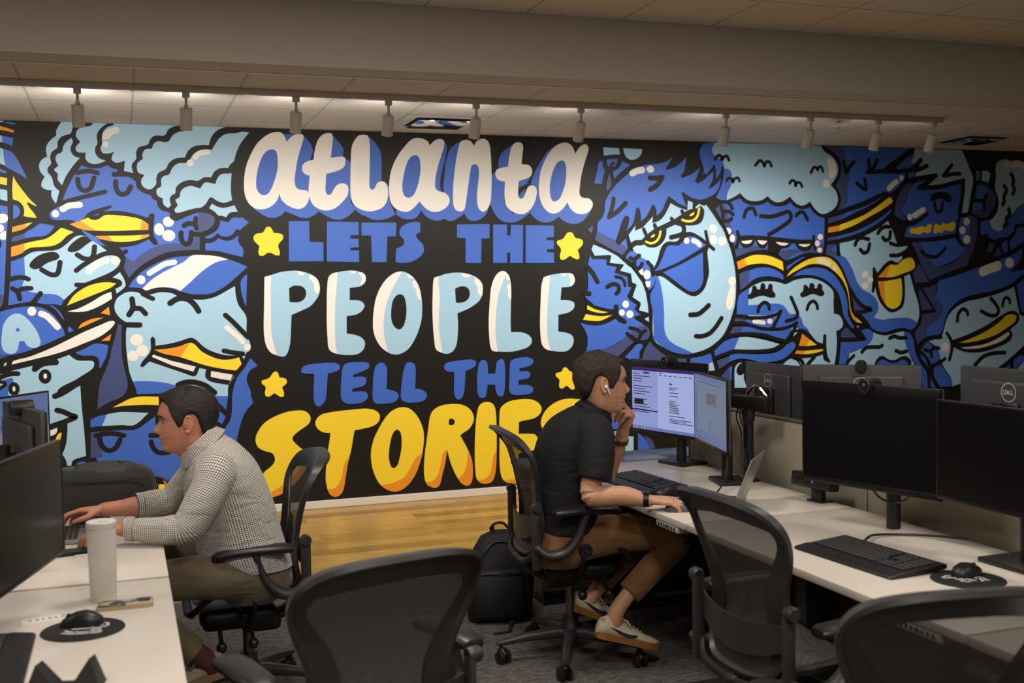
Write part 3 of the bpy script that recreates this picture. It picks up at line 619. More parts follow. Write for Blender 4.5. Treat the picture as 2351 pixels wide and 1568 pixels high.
fL1|4859,2887 4832,2840 4838,2797 4886,2763 4934,2725 4954,2673 4999,2658 5022,2615 5014,2529 4976,2457 4968,2396 5038,2425 5104,2460 5128,2433 5178,2401 5253,2391 5320,2403 5379,2438 5404,2411 5454,2386 5505,2386 5556,2405 5603,2436 5633,2402 5676,2370 5727,2357 5779,2374 5809,2395 5848,2342 5900,2297 5951,2284 6030,2313 6084,2358 6102,2418 6084,2485 6027,2544 6067,2589 6098,2641 6105,2694 6086,2745 6042,2796 5964,2839 5917,2889 5349,2891
kK28|4859,2744 4886,2777 4919,2774 4926,2742 4939,2764 4976,2776 4994,2742
kK28|5256,2703 5298,2743 5331,2729 5345,2697 5365,2734 5398,2734 5417,2700
kK27|5820,2648 5851,2696 5885,2689 5892,2671 5903,2699 5933,2699 5946,2661
kK27|5600,2552 5626,2578 5656,2564 5660,2527 5673,2558 5711,2555 5728,2525
kK26|4969,2564 4990,2587 5023,2579 5031,2551 5043,2578 5081,2591 5097,2563
fW1|6008,2788 6043,2782 6078,2723 6082,2663 6060,2611 6024,2603 6007,2625 6007,2692 5986,2758
eW|5978,2557 37,39
O|painted_face|face with a striped yellow hat band, eyes shut and yellow tongue out
fB1|6122,2887 6886,2892 6807,2837 6697,2773 6568,2680 6587,2650 6714,2658 6834,2666 6825,2616 6769,2554 6677,2485 6604,2491 6531,2468 6404,2414 6261,2367 6105,2317 6172,2359 6208,2427 6195,2516 6231,2636 6210,2748 6148,2843
fN1|5964,2887 6131,2888 6175,2829 6214,2741 6231,2644 6200,2546 6212,2434 6181,2359 6096,2314 6128,2381 6128,2448 6080,2544 6120,2605 6138,2679 6130,2754 6078,2819
kK37|6165,2754 6191,2658 6218,2696 6272,2753
kK37|6435,2774 6453,2670 6525,2773
kK37|6304,2563 6400,2508 6392,2600
kW50|6654,2521 6696,2559 6734,2583
eW|6790,2617 25,27
fB1|6171,2288 6305,2330 6440,2376 6586,2450 6513,2400 6404,2346 6287,2300 6153,2243 6127,2232
fN0|5999,2246 6171,2288 6127,2232 5999,2201
fY1|6118,2187 6260,2232 6404,2289 6531,2362 6659,2443 6686,2424 6695,2398 6585,2332 6440,2263 6278,2187 6117,2133
fO0|5999,2164 6118,2185 6117,2134 5996,2116
fB1|6095,2086 6260,2123 6439,2192 6567,2260 6681,2337 6658,2295 6567,2226 6439,2158 6277,2101 6086,2058
fN0|5994,2073 6095,2086 6086,2056 5989,2045
fN0|5986,2008 6077,2016 6085,1948 6094,1869 6037,1903 5971,1922
fB0|6077,2015 6090,1948 6028,1955
fL1|6117,2022 6259,2048 6367,2082 6512,2143 6653,2235 6685,2173 6754,2028 6862,1995 6813,1948 6739,1925 6799,1898 6804,1829 6850,1790 6882,1728 6929,1587 6975,1463 6984,1354 6961,1285 6891,1325 6798,1337 6659,1331 6576,1322 6481,1347 6522,1395 6531,1449 6504,1518 6432,1572 6360,1604 6297,1680 6271,1749 6236,1817 6169,1895 6129,1917
kK37|6530,2114 6566,2154 6621,2173 6656,2169
kK37|6584,2074 6611,2048 6657,2067 6667,2126
kK36|6283,2007 6304,2048 6349,2071 6428,2059
kK37|6339,1965 6375,1935 6420,1953 6439,2014
kK35|6666,2022 6740,2004 6846,2013
kK37|6670,1910 6758,1912 6846,1951
kK41|6656,2238 6717,2128 6763,2028 6860,2013
fB1|6050,1917 6143,1900 6174,1899 6236,1816 6271,1748 6298,1680 6360,1607 6432,1572 6505,1517 6532,1448 6522,1395 6481,1347 6577,1319 6659,1329 6798,1337 6891,1325 6966,1284 6905,1224 6798,1243 6696,1230 6613,1209 6522,1220 6422,1276 6314,1377 6468,1412 6450,1435 6360,1475 6253,1598 6191,1711 6147,1802
fN1|6248,1541 6306,1476 6391,1425 6332,1411 6274,1408 6261,1477
fL0|6291,1275 6327,1269 6306,1258
kK37|6235,1598 6306,1498 6378,1444 6454,1421 6359,1399 6287,1394
kK37|6332,1369 6395,1307 6431,1264
fK1|6505,1593 6496,1670 6460,1579 6474,1799 6492,1803 6524,1753 6597,1828 6671,1866 6744,1846 6818,1895 6893,1910 6976,1848 6967,1786 6883,1741 6818,1715 6827,1588 6808,1450 6752,1405 6669,1388 6605,1424 6541,1501
fY1|6528,1711 6588,1767 6661,1824 6735,1823 6800,1865 6865,1887 6911,1879 6939,1818 6920,1783 6799,1742 6707,1716 6615,1710
fO1|6528,1711 6588,1767 6666,1826 6620,1710
fY1|6528,1675 6615,1677 6785,1700 6794,1573 6780,1481 6743,1436 6678,1422 6623,1450 6569,1524 6542,1608
fO1|6528,1675 6601,1677 6601,1577 6614,1458 6569,1524 6542,1608
kK33|6486,1787 6501,1692 6473,1588
eW|6389,1740 36,33
eW|6445,1691 31,30
eW|6391,1640 35,31
O|painted_face|smiling woman face with long yellow edged hair
fB1|5180,1786 5252,1807 5336,1814 5420,1802 5487,1772 5530,1742 5528,1701 5461,1724 5377,1735 5284,1727 5209,1698 5183,1673
fN1|5085,1758 5172,1793 5182,1739 5175,1670 5091,1617
fL1|5183,1633 5242,1665 5334,1689 5436,1688 5504,1675 5550,1662 5632,1693 5727,1711 5822,1710 5909,1689 5995,1643 6047,1586 6048,1481 6052,1391 6110,1374 6147,1313 6140,1268 6087,1232 6090,1074 6067,931 5704,945 5670,1013 5671,1236 5415,1317 5164,1397
fB1|5080,1567 5181,1633 5169,1486 5265,1489 5400,1496 5489,1489 5544,1462 5594,1401 5655,1398 5707,1365 5737,1294 5780,1259 5799,1218 5749,1234 5680,1266 5654,1274 5543,1277 5441,1283 5501,1389 5510,1433 5467,1426 5399,1399 5248,1395 5056,1410
fK1|5166,1572 5199,1593 5217,1651 5246,1658 5267,1621 5292,1624 5301,1668 5317,1679 5343,1664 5346,1623 5367,1627 5381,1667 5402,1670 5418,1655 5422,1604 5447,1581 5443,1548 5401,1545 5316,1565 5249,1552 5190,1536 5166,1550
fK1|5700,1577 5730,1602 5735,1647 5757,1658 5776,1642 5795,1624 5800,1661 5822,1672 5848,1656 5852,1623 5874,1622 5887,1659 5909,1664 5931,1648 5933,1607 5954,1584 5948,1558 5917,1549 5830,1571 5769,1553 5726,1543 5704,1555
kK33|5269,1427 5286,1474 5333,1506 5375,1487 5383,1447
kK32|5770,1435 5794,1486 5838,1508 5873,1477 5881,1441
kK34|5607,1545 5639,1482 5673,1400 5655,1363 5603,1346 5556,1336
fN0|5043,1378 5155,1361 5143,1339 5031,1349
fB1|5155,1361 5247,1351 5374,1362 5458,1375 5433,1332 5398,1288 5314,1291 5213,1319 5143,1339
kW36|5230,1342 5281,1337 5327,1329
eW|5388,1340 27,24
kK33|5046,1394 5164,1376 5289,1372 5399,1382 5467,1404 5501,1424
kK33|5501,1426 5467,1360 5424,1288
kK35|5031,1330 5130,1327 5247,1287 5373,1267 5500,1267 5603,1289 5662,1318
kK35|5662,1318 5628,1245 5550,1166
fB1|5117,1300 5196,1290 5297,1262 5415,1251 5526,1255 5620,1282 5585,1224 5542,1173 5457,1195 5347,1231 5229,1245 5096,1249
fN0|5022,1302 5126,1303 5096,1249 4980,1231
fB1|4831,1094 4914,1164 4996,1198 5079,1208 5024,1104 4937,1076 4839,1051
fL1|5079,1208 5162,1207 5246,1194 5346,1172 5486,1135 5414,1104 5295,1094 5161,1098 5028,1103
kK32|4980,1223 5096,1235 5229,1231 5347,1213 5457,1180 5550,1158
kK33|4838,1036 4937,1065 5028,1087 5161,1079 5295,1078 5413,1088 5499,1116
fB1|4982,1056 5053,1065 5177,1057 5312,1052 5430,1059 5516,1093 5567,1132 5671,1166 5644,1103 5601,1053 5523,1004 5412,982 5294,981 5210,1004 5127,1018 5052,1017 4969,991
fN0|4854,1010 4982,1049 4969,991 4936,967 4878,937
fK1|5654,1259 5723,1265 5801,1218 5870,1148 5940,1124 5941,1206 5972,1198 5971,1093 5990,957 5948,973 5931,1026 5843,1007 5695,1001 5618,1015 5662,1118 5610,1164
fL0|5641,1233 5671,1233 5624,1197
fO0|5719,1220 5796,1166 5766,1108 5683,1113
fY0|5796,1166 5870,1115 5766,1108
fO0|5661,1073 5748,1067 5735,1037 5640,1043
fY1|5748,1067 5844,1071 5936,1075 5931,1060 5835,1041 5735,1037
kK31|5954,1195 5949,1093 5970,1003 5996,964
fL1|5480,954 5583,998 5661,977 5695,931
kK36|5843,1007 5773,942 5703,863
kK35|5682,1002 5723,959 5716,900
kK35|5480,946 5575,1013 5670,1028
fN1|4894,874 4977,951 4980,834 4910,866
fB0|4977,951 5006,961 4996,834 4980,842
fL1|5029,768 5030,927 5052,970 5093,984 5168,936 5170,762
fK1|5047,912 5076,969 5127,982 5168,973 5159,929 5109,880 5067,875
kK30|5151,911 5134,864 5150,805
O|painted_hair|blue hair with a yellow streak
fY1|5061,1863 5144,1895 5219,1920 5320,1923 5421,1904 5522,1863 5532,1782 5445,1820 5336,1847 5235,1844 5152,1830 5075,1798
fO0|5061,1863 5140,1893 5160,1830 5075,1798
fB1|5564,1819 5625,1851 5694,1888 5763,1906 5711,1880 5633,1837 5564,1786
fB1|5624,1730 5701,1777 5797,1802 5900,1805 5988,1781 6067,1728 6128,1652 6172,1569 6198,1470 6202,1380 6233,1319 6287,1230 6242,1258 6189,1320 6153,1381 6132,1479 6101,1570 6040,1639 5970,1692 5882,1727 5813,1739 5718,1743
fY1|5559,1727 5607,1782 5702,1843 5797,1883 5893,1901 5989,1897 6060,1859 6112,1802 6156,1727 6196,1636 6213,1561 6222,1485 6235,1417 6261,1371 6315,1332 6355,1299 6306,1305 6259,1337 6234,1387 6217,1478 6200,1576 6165,1659 6112,1727 6041,1784 5989,1815 5893,1838 5797,1835 5702,1799 5624,1763
fO1|6216,1485 6234,1417 6269,1367 6314,1309 6260,1333 6234,1379 6220,1432
kW44|5897,1872 5945,1864 6002,1839
eW|6064,1800 24,22
fN1|6179,1267 6295,1171 6214,1169 6121,1174 6130,1216
kK37|6108,1160 6242,1148 6386,1146 6323,1195 6261,1242
kK33|6091,1224 6099,1149 6090,1036 6071,931
O|painted_face|pale wavy mouthed face at the lower right of the woman
fL1|6472,1210 6522,1193 6595,1179 6668,1185 6751,1205 6811,1211 6816,1142 6844,1056 6890,962 6936,882 7011,747 6194,782 6195,911 6214,1028 6340,1065 6430,1123 6467,1175
fB1|6340,1232 6422,1242 6467,1210 6471,1168 6430,1108 6358,1069 6214,1028 6195,979 6168,927 6102,930 6125,1133 6232,1129 6394,1140 6403,1155
fB1|6816,1211 6881,1186 6918,1123 6937,1022 6984,920 7059,831 7087,767 7077,676 7021,678 6993,779 6937,906 6844,1056 6816,1142
kK37|6654,1151 6705,1168 6760,1151 6835,1149
kK37|6350,1035 6394,1071 6466,1076 6539,1074 6571,1087
kK37|6723,1033 6778,1016 6842,1025
fK1|6475,900 6521,975 6575,992 6640,959 6704,949 6778,977 6834,979 6890,939 6890,884
fB1|6511,914 6548,951 6594,953 6658,924 6732,925 6797,950 6843,932 6857,905 6834,890 6520,902
kK31|6263,1006 6213,964 6177,919
fN0|6986,1833 7098,1661 6939,1656 6911,1741
fN0|6985,1609 7136,1405 7013,1399 6976,1555
fN1|7023,1600 7174,1637 7202,1668 7174,1551 7231,1457 7250,1394 7221,1332 7154,1287 7078,1227 7069,1150 7022,1128 6970,1083 6947,1122 6937,1192 7003,1284 7013,1361 7183,1380
fB1|6984,997 7059,940 7087,861 7115,758 7172,672 7106,675 7106,767 7078,846 7012,926
kK38|6974,1029 7050,972 7097,892 7125,789 7201,670
kK35|6965,1006 7012,918 7078,838 7096,675
O|painted_face|blue face with bumpy yellow teeth and pale fringe
fB1|6917,2839 6926,2816 6898,2766 6935,2744 6884,2716 6764,2699 6709,2699 6764,2737 6847,2807
fB0|6861,2663 6954,2672 6949,2630 6861,2613
fB1|6925,2564 7094,2605 6986,2550 6967,2515 7098,2513 7231,2526 7364,2555 7465,2576 7460,2487 7421,2292 7431,2253 7402,2105 7268,2085 7126,2070 6892,2070 6817,2086 6855,2166 6938,2189 7070,2274 7079,2294 7060,2297 6985,2251 6873,2223 6790,2322 6837,2403
fN1|6833,2555 6921,2564 6837,2418 6790,2322 6846,2227 6772,2242 6712,2280 6735,2417
fB1|7003,2032 7154,2039 7392,2074 7431,2027 7489,1995 7508,1980 7450,1910 7363,1855 7249,1817 7163,1803 7078,1904
fN1|6896,2028 7003,2032 7078,1912 7163,1803 7306,1817 7402,1863 7489,1956 7537,2058 7561,2175 7556,2269 7576,2277 7654,2246 7644,2097 7595,1940 7556,1877 7537,1815 7306,1747 7106,1679 7022,1789 6966,1905
fB1|7003,2032 7154,2039 7392,2074 7431,2027 7489,1995 7508,1980 7450,1910 7363,1855 7249,1817 7163,1803 7078,1904
fB1|7450,2261 7571,2281 7561,2136 7527,2027 7489,1995 7440,2097
eW|7525,2222 36,36
eW|7478,2141 38,36
eW|7527,2055 43,40
fL1|6936,2889 7470,2887 7508,2822 7556,2722 7600,2621 7576,2488 7537,2296 7460,2292 7489,2409 7508,2550 7489,2623 7364,2594 7231,2569 7084,2555 7146,2598 7198,2653 7174,2662 7061,2651 6949,2634 6954,2672 7014,2688 7094,2720 7089,2747 7061,2747 6986,2722 7019,2788 7005,2803 6940,2752 6894,2762 6921,2809
kK42|6418,2666 6617,2677 6709,2675 6847,2685 6968,2695 7071,2732
kK41|6940,2729 7005,2788
kK38|7259,2647 7355,2747
kK39|7269,2647 7364,2664 7448,2669
kK43|6819,2586 6986,2619 7174,2645
kK38|7174,2645 6986,2531
kK40|6977,2531 7174,2537 7364,2579 7491,2608
kK42|7489,2608 7474,2448 7445,2284
kK39|7445,2280 7542,2289
fK1|7108,2413 7117,2467 7174,2491 7240,2496 7316,2481 7354,2439 7345,2404 7307,2400 7268,2422 7202,2430 7145,2406
kK33|7159,2391 7173,2329 7207,2310 7240,2337 7249,2399
kW51|6931,2277 6976,2301 7032,2330
eW|6878,2261 27,30
kK34|6873,2212 6967,2228 7077,2290
fY1|6878,2135 6892,2158 6938,2162 7013,2178 7055,2170 7079,2193 7117,2201 7126,2174 7112,2124 7079,2112 7036,2124 6985,2101 6929,2112 6892,2109
fY1|7145,2143 7154,2190 7183,2201 7216,2186 7259,2209 7297,2198 7364,2221 7391,2206 7392,2167 7364,2136 7316,2132 7278,2144 7230,2116 7192,2124 7173,2109 7149,2116
kK41|6817,2059 6985,2051 7173,2062 7402,2093
kK35|7431,2237 7416,2113 7440,2042 7477,2005
kK36|7013,1943 7078,1904 7173,1896 7239,1934 7276,1971
fN1|7644,2567 7732,2568 7800,2530 7864,2476 7859,2397 7800,2302 7732,2262 7654,2270 7576,2308 7615,2457
fB1|7644,2567 7712,2568 7771,2538 7781,2491 7751,2443 7634,2442
fB1|7615,2403 7712,2396 7712,2341 7634,2332 7585,2316
kK37|7615,2422 7712,2419
kK37|7756,2475 7732,2411 7737,2333
fL0|7712,2701 7761,2702 7805,2679 7781,2593 7702,2607
fL0|7644,2700 7658,2700 7656,2610 7644,2610
fN0|7663,2700 7710,2701 7700,2611 7661,2610
O|painted_hair|pale wavy hair at the right end of the mural
fB1|8078,2312 8178,2392 8217,2432 8350,2417 8351,2209 8189,2209 8089,2192 8079,2129 7989,2077 7909,2073 7850,2053 7791,2073 7761,2113 7712,2093 7683,2105 7693,2223 7786,2239 7830,2164 7889,2133 7949,2144
fL1|7864,2728 7879,2775 7938,2808 7998,2813 8057,2799 8127,2808 8216,2778 8349,2753 8350,2449 8178,2392 8078,2312 7989,2208 7939,2144 7889,2133 7830,2160 7791,2231 7850,2271 7894,2350 7894,2445 7854,2547 7869,2649
kK41|8050,2676 8078,2621 8068,2573 8088,2534 8070,2488
kK41|7968,2562 7993,2517 7963,2461 7968,2422 7951,2388
kK41|8018,2343 8033,2295 7989,2248 7999,2208 7966,2182
fW1|7958,2761 7988,2797 8027,2778 8018,2731 7978,2726
kW66|8072,2762 8127,2776 8193,2756
fB1|8129,2165 8217,2177 8351,2177 8351,2097 8189,2025 8044,1950 8039,2041 8089,2089
fB1|7934,1994 7959,2033 8004,2041 8009,1934 7959,1930
fN0|7791,2022 7855,2018 7821,1931 7761,1935
fN0|7890,1986 7944,1914 7840,1887
O|painted_face|pale laughing face in a blue hat with a long yellow lip
fB1|7201,1672 7363,1708 7556,1761 7752,1814 7949,1872 8069,1911 8190,1974 8170,1886 8129,1823 8044,1752 8049,1740 8218,1770 8352,1789 8353,1740 8210,1726 8050,1632 7851,1571 7556,1525 7440,1484 7363,1431 7305,1370 7267,1284 7248,1215 7210,1169 7153,1167 7067,1154 7067,1212 7096,1258 7172,1303 7238,1355 7248,1418 7229,1457 7172,1520 7182,1559
fB0|8120,1615 8219,1694 8353,1724 8354,1321 8219,1357 8171,1366
kW91|7712,1751 7791,1778 7890,1803
eW|8031,1831 53,47
fL1|7233,1157 7267,1230 7296,1315 7344,1376 7421,1430 7527,1471 7634,1488 7801,1517 7950,1554 8085,1600 8141,1382 8151,1334 8220,1308 8354,1257 8354,1160 8152,997 7981,882 7812,797 7654,752 7362,677 7343,757 7266,854 7224,934 7209,997 7152,1069 7086,1110 7152,1124
fB1|6992,1040 7077,1107 7124,1070 7209,997 7224,942 7124,883 7076,963
fB1|7142,859 7223,887 7266,838 7343,749 7357,677 7218,676 7152,780
kK37|7416,1290 7430,1359 7479,1401 7527,1380 7537,1348
kK34|7947,1419 7960,1474 7990,1501 8030,1481 8035,1449
kK38|7808,1495 7870,1436 7900,1380 7871,1333 7801,1334 7732,1360 7698,1378
fK1|7353,1110 7556,1167 7752,1240 7950,1339 8050,1372 8120,1359 8151,1310 8131,1254 8040,1193 8071,1144 8041,1088 7901,1029 7703,988 7508,995 7363,1047
fY1|7440,1087 7556,1115 7752,1185 7900,1260 8000,1330 8080,1336 8115,1319 8100,1271 8000,1210 7851,1142 7654,1097 7508,1083
fO0|7435,1086 7479,1098 7483,1084
fW1|7459,1040 7605,1047 7752,1066 7901,1117 8020,1173 8032,1145 7951,1091 7802,1048 7654,1025 7508,1026
kK35|7297,1178 7343,1110 7353,1031 7326,930
kK40|7620,864 7713,940 7831,971 7976,974
eW|7278,1051 44,41
kK33|7041,1032 7105,1012 7124,963
kK35|7105,1012 7152,1047 7202,1040
kK35|7124,883 7209,903 7274,942
kK35|6982,1036 7048,1112 7105,1141 7229,1143
fB0|7961,819 8041,864 8041,775 7961,787
fB0|8081,894 8152,940 8355,925 8152,852 8081,798
fL0|8091,790 8221,889 8355,917 8356,755 8081,774
'''
# ================================================================= the room
WALL_Y, CEIL, CEIL2, BEAM_Y = 8.567, 2.895, 3.26, 6.2
X0T, TILE = -.5032, .6096

def grid_mat(name, x0, y0, step, col, line, lw=.0065, rough=.85):
    """acoustic tiles with a fine tee grid, laid out in object space"""
    m = bpy.data.materials.new(name); m.use_nodes = True
    nt = m.node_tree; N = nt.nodes; L = nt.links; b = N['Principled BSDF']
    b.inputs['Roughness'].default_value = rough; b.inputs['Specular IOR Level'].default_value = .2
    tc = N.new('ShaderNodeTexCoord'); sx = N.new('ShaderNodeSeparateXYZ'); L.new(tc.outputs['Object'], sx.inputs[0])
    def mth(op, a, bb=None):
        n = N.new('ShaderNodeMath'); n.operation = op
        for i, v in enumerate((a, bb)):
            if v is None: continue
            if isinstance(v, (int, float)): n.inputs[i].default_value = v
            else: L.new(v, n.inputs[i])
        return n.outputs[0]
    ds = []
    for ax, o in ((0, x0), (1, y0)):
        t = mth('DIVIDE', mth('SUBTRACT', sx.outputs[ax], o), step)
        fr = mth('ABSOLUTE', mth('SUBTRACT', mth('FRACT', mth('ADD', t, .5)), .5))
        ds.append(mth('LESS_THAN', fr, lw / step))
    mx = mth('MAXIMUM', ds[0], ds[1])
    n = N.new('ShaderNodeTexNoise'); n.inputs['Scale'].default_value = 900; L.new(tc.outputs['Object'], n.inputs['Vector'])
    bp = N.new('ShaderNodeBump'); bp.inputs['Strength'].default_value = .12; bp.inputs['Distance'].default_value = .001
    h = mth('SUBTRACT', n.outputs['Fac'], mth('MULTIPLY', mx, 2.0)); L.new(h, bp.inputs['Height']); L.new(bp.outputs['Normal'], b.inputs['Normal'])
    mc = N.new('ShaderNodeMix'); mc.data_type = 'RGBA'; mc.inputs['A'].default_value = col; mc.inputs['B'].default_value = line
    L.new(mx, mc.inputs['Factor']); L.new(mc.outputs['Result'], b.inputs['Base Color'])
    return m

def carpet_mat():
    m = bpy.data.materials.new('carpet'); m.use_nodes = True
    nt = m.node_tree; N = nt.nodes; L = nt.links; b = N['Principled BSDF']; b.inputs['Roughness'].default_value = .95; b.inputs['Specular IOR Level'].default_value = .1
    tc = N.new('ShaderNodeTexCoord')
    n1 = N.new('ShaderNodeTexNoise'); n1.inputs['Scale'].default_value = 260; n1.inputs['Detail'].default_value = 3
    n2 = N.new('ShaderNodeTexNoise'); n2.inputs['Scale'].default_value = 22; n2.inputs['Detail'].default_value = 6; n2.inputs['Roughness'].default_value = .7
    mp = N.new('ShaderNodeMapping'); mp.inputs['Scale'].default_value = (1, 2.2, 1); L.new(tc.outputs['Object'], mp.inputs['Vector'])
    L.new(tc.outputs['Object'], n1.inputs['Vector']); L.new(mp.outputs['Vector'], n2.inputs['Vector'])
    ad = N.new('ShaderNodeMix'); ad.data_type = 'FLOAT'; ad.inputs['Factor'].default_value = .45
    L.new(n1.outputs['Fac'], ad.inputs['A']); L.new(n2.outputs['Fac'], ad.inputs['B'])
    r = N.new('ShaderNodeValToRGB'); L.new(ad.outputs['Result'], r.inputs['Fac'])
    r.color_ramp.elements[0].position = .38; r.color_ramp.elements[0].color = srgb(30, 28, 30)
    r.color_ramp.elements[1].position = .66; r.color_ramp.elements[1].color = srgb(146, 140, 135)
    L.new(r.outputs['Color'], b.inputs['Base Color'])
    bp = N.new('ShaderNodeBump'); bp.inputs['Strength'].default_value = .6; bp.inputs['Distance'].default_value = .004
    L.new(n1.outputs['Fac'], bp.inputs['Height']); L.new(bp.outputs['Normal'], b.inputs['Normal'])
    return m

def wood_mat(name, ca, cb, cc, pw=.152, pl=1.22, rough=.35, axis=0):
    """planks running along X with streaky grain"""
    m = bpy.data.materials.new(name); m.use_nodes = True
    nt = m.node_tree; N = nt.nodes; L = nt.links; b = N['Principled BSDF']; b.inputs['Roughness'].default_value = rough
    tc = N.new('ShaderNodeTexCoord')
    br = N.new('ShaderNodeTexBrick'); br.offset = .37; br.inputs['Scale'].default_value = 1
    br.inputs['Brick Width'].default_value = pl; br.inputs['Row Height'].default_value = pw
    br.inputs['Mortar Size'].default_value = .0012; br.inputs['Color1'].default_value = (.15, .15, .15, 1); br.inputs['Color2'].default_value = (.85, .85, .85, 1)
    br.inputs['Mortar'].default_value = (.4, .4, .4, 1)
    L.new(tc.outputs['Object'], br.inputs['Vector'])
    mp = N.new('ShaderNodeMapping'); mp.inputs['Scale'].default_value = (1.6, 26, 1); L.new(tc.outputs['Object'], mp.inputs['Vector'])
    n = N.new('ShaderNodeTexNoise'); n.inputs['Scale'].default_value = 2.2; n.inputs['Detail'].default_value = 6; L.new(mp.outputs['Vector'], n.inputs['Vector'])
    ad = N.new('ShaderNodeMix'); ad.data_type = 'FLOAT'; ad.inputs['Factor'].default_value = .62
    L.new(br.outputs['Color'], ad.inputs['A']); L.new(n.outputs['Fac'], ad.inputs['B'])
    r = N.new('ShaderNodeValToRGB'); L.new(ad.outputs['Result'], r.inputs['Fac'])
    r.color_ramp.elements[0].position = .3; r.color_ramp.elements[0].color = ca
    r.color_ramp.elements[1].position = .7; r.color_ramp.elements[1].color = cc
    e = r.color_ramp.elements.new(.5); e.color = cb
    L.new(r.outputs['Color'], b.inputs['Base Color'])
    return m

M_WALL = mat('wall_paint', srgb(200, 192, 180), .6, bump=.05, bscale=300)
M_BEAM = mat('beam_paint', srgb(196, 187, 174), .75, bump=.04, bscale=250)
M_BASE = mat('baseboard_paint', srgb(226, 218, 206), .4)
M_TILE = grid_mat('ceiling_tile_low', X0T, 6.44, TILE, srgb(212, 204, 192), srgb(176, 172, 166), .0075)
M_TILE2 = grid_mat('ceiling_tile_high', 1.67, BEAM_Y - .61, TILE, srgb(226, 220, 208), srgb(165, 158, 148), .005)
M_WOOD = wood_mat('wood_planks', srgb(120, 92, 46), srgb(166, 128, 66), srgb(196, 158, 92))

def struct(name, mb, m, smooth=0):
    return mb.build(name, m, None, smooth, kind='structure')

XL, XR, YN = -3.6, 10.2, -3.2
struct('floor', MB().b2(XL, YN, -.1, XR, BEAM_Y, 0), carpet_mat())
struct('floor_wood', MB().b2(XL, BEAM_Y, -.1, XR, WALL_Y + .12, -.001), M_WOOD)
struct('wall_back', MB().b2(XL, WALL_Y, 0, XR, WALL_Y + .12, 3.4), M_WALL)
struct('wall_left', MB().b2(XL - .12, YN, 0, XL, WALL_Y + .12, 3.4), M_WALL)
struct('wall_right', MB().b2(XR, YN, 0, XR + .12, WALL_Y + .12, 3.4), M_WALL)
struct('baseboard_back', MB().b2(XL, WALL_Y - .013, 0, XR, WALL_Y - .0005, .0605, .004), M_BASE)
struct('ceiling', MB().b2(XL, BEAM_Y + .24, CEIL, XR, WALL_Y, CEIL + .05), M_TILE)
struct('ceiling_high', MB().b2(XL, YN, CEIL2, XR, BEAM_Y, CEIL2 + .05), M_TILE2)
bm_ = MB().b2(XL, BEAM_Y, CEIL - .004, XR, BEAM_Y + .2405, CEIL2 + .05)
struct('trim_1', bm_, M_BEAM)
# the lit metal angle at the edge of the low ceiling
struct('trim_2', MB().b2(XL, BEAM_Y + .2405, CEIL - .008, XR, BEAM_Y + .26, CEIL - .0005), M_BASE)
# ================================================================= the mural
PAINT = {k: mat('mural_' + n, c, .48, bump=.03, bscale=500, spec=s) for k, n, c, s in (
    ('K', 'black', srgb(27, 25, 22), .28), ('W', 'white', srgb(238, 232, 222), .4), ('L', 'pale_blue', srgb(166, 204, 226), .4),
    ('B', 'blue', srgb(63, 104, 196), .4), ('N', 'navy', srgb(66, 76, 122), .4), ('Y', 'yellow', srgb(250, 215, 48), .4), ('O', 'orange', srgb(238, 150, 36), .4))}
PORD = 'KWLBNYO'
mural = MB().b2(XL + .01, WALL_Y - .0012, .0605, XR - .01, WALL_Y - .0002, CEIL - .0002).build('mural', [PAINT['K']], None, 0)
tag(mural, 'blue, yellow and black wall mural of cartoon faces around the painted words', 'mural')

def smooth2(P):
    n = len(P); out = []
    def corner(i):
        a = V(P[i]) - V(P[i - 1]); b = V(P[(i + 1) % n]) - V(P[i])
        if a.length < 1e-6 or b.length < 1e-6: return True
        return a.angle(b) > math.radians(56)
    cn = [corner(i) for i in range(n)]
    for i in range(n):
        j = (i + 1) % n; p1 = V(P[i]); p2 = V(P[j]); d = (p2 - p1).length
        t1 = V((0, 0)) if cn[i] else (p2 - V(P[i - 1])).normalized() * d
        t2 = V((0, 0)) if cn[j] else (V(P[(j + 1) % n]) - p1).normalized() * d
        if cn[i] and not cn[j]: t1 = (p2 - p1) * 1.0
        if cn[j] and not cn[i]: t2 = (p2 - p1) * 1.0
        k = 1 if (cn[i] and cn[j]) else max(2, min(7, int(d / .012)))
        for s in range(k):
            t = s / k
            out.append(p1 * (2 * t ** 3 - 3 * t * t + 1) + t1 * (t ** 3 - 2 * t * t + t) + p2 * (3 * t * t - 2 * t ** 3) + t2 * (t ** 3 - t * t))
    return out

def fillpoly(P):
    from mathutils.geometry import tessellate_polygon, delaunay_2d_cdt
    P = [V((p[0], p[1])) for p in P]
    Q = []
    for p in P:
        if not Q or (p - Q[-1]).length > 4e-4: Q.append(p)
    if (Q[0] - Q[-1]).length < 4e-4: Q.pop()
    n = len(Q)
    r = delaunay_2d_cdt(Q, [], [list(range(n))], 1, 1e-6)
    return r[0], r[2]

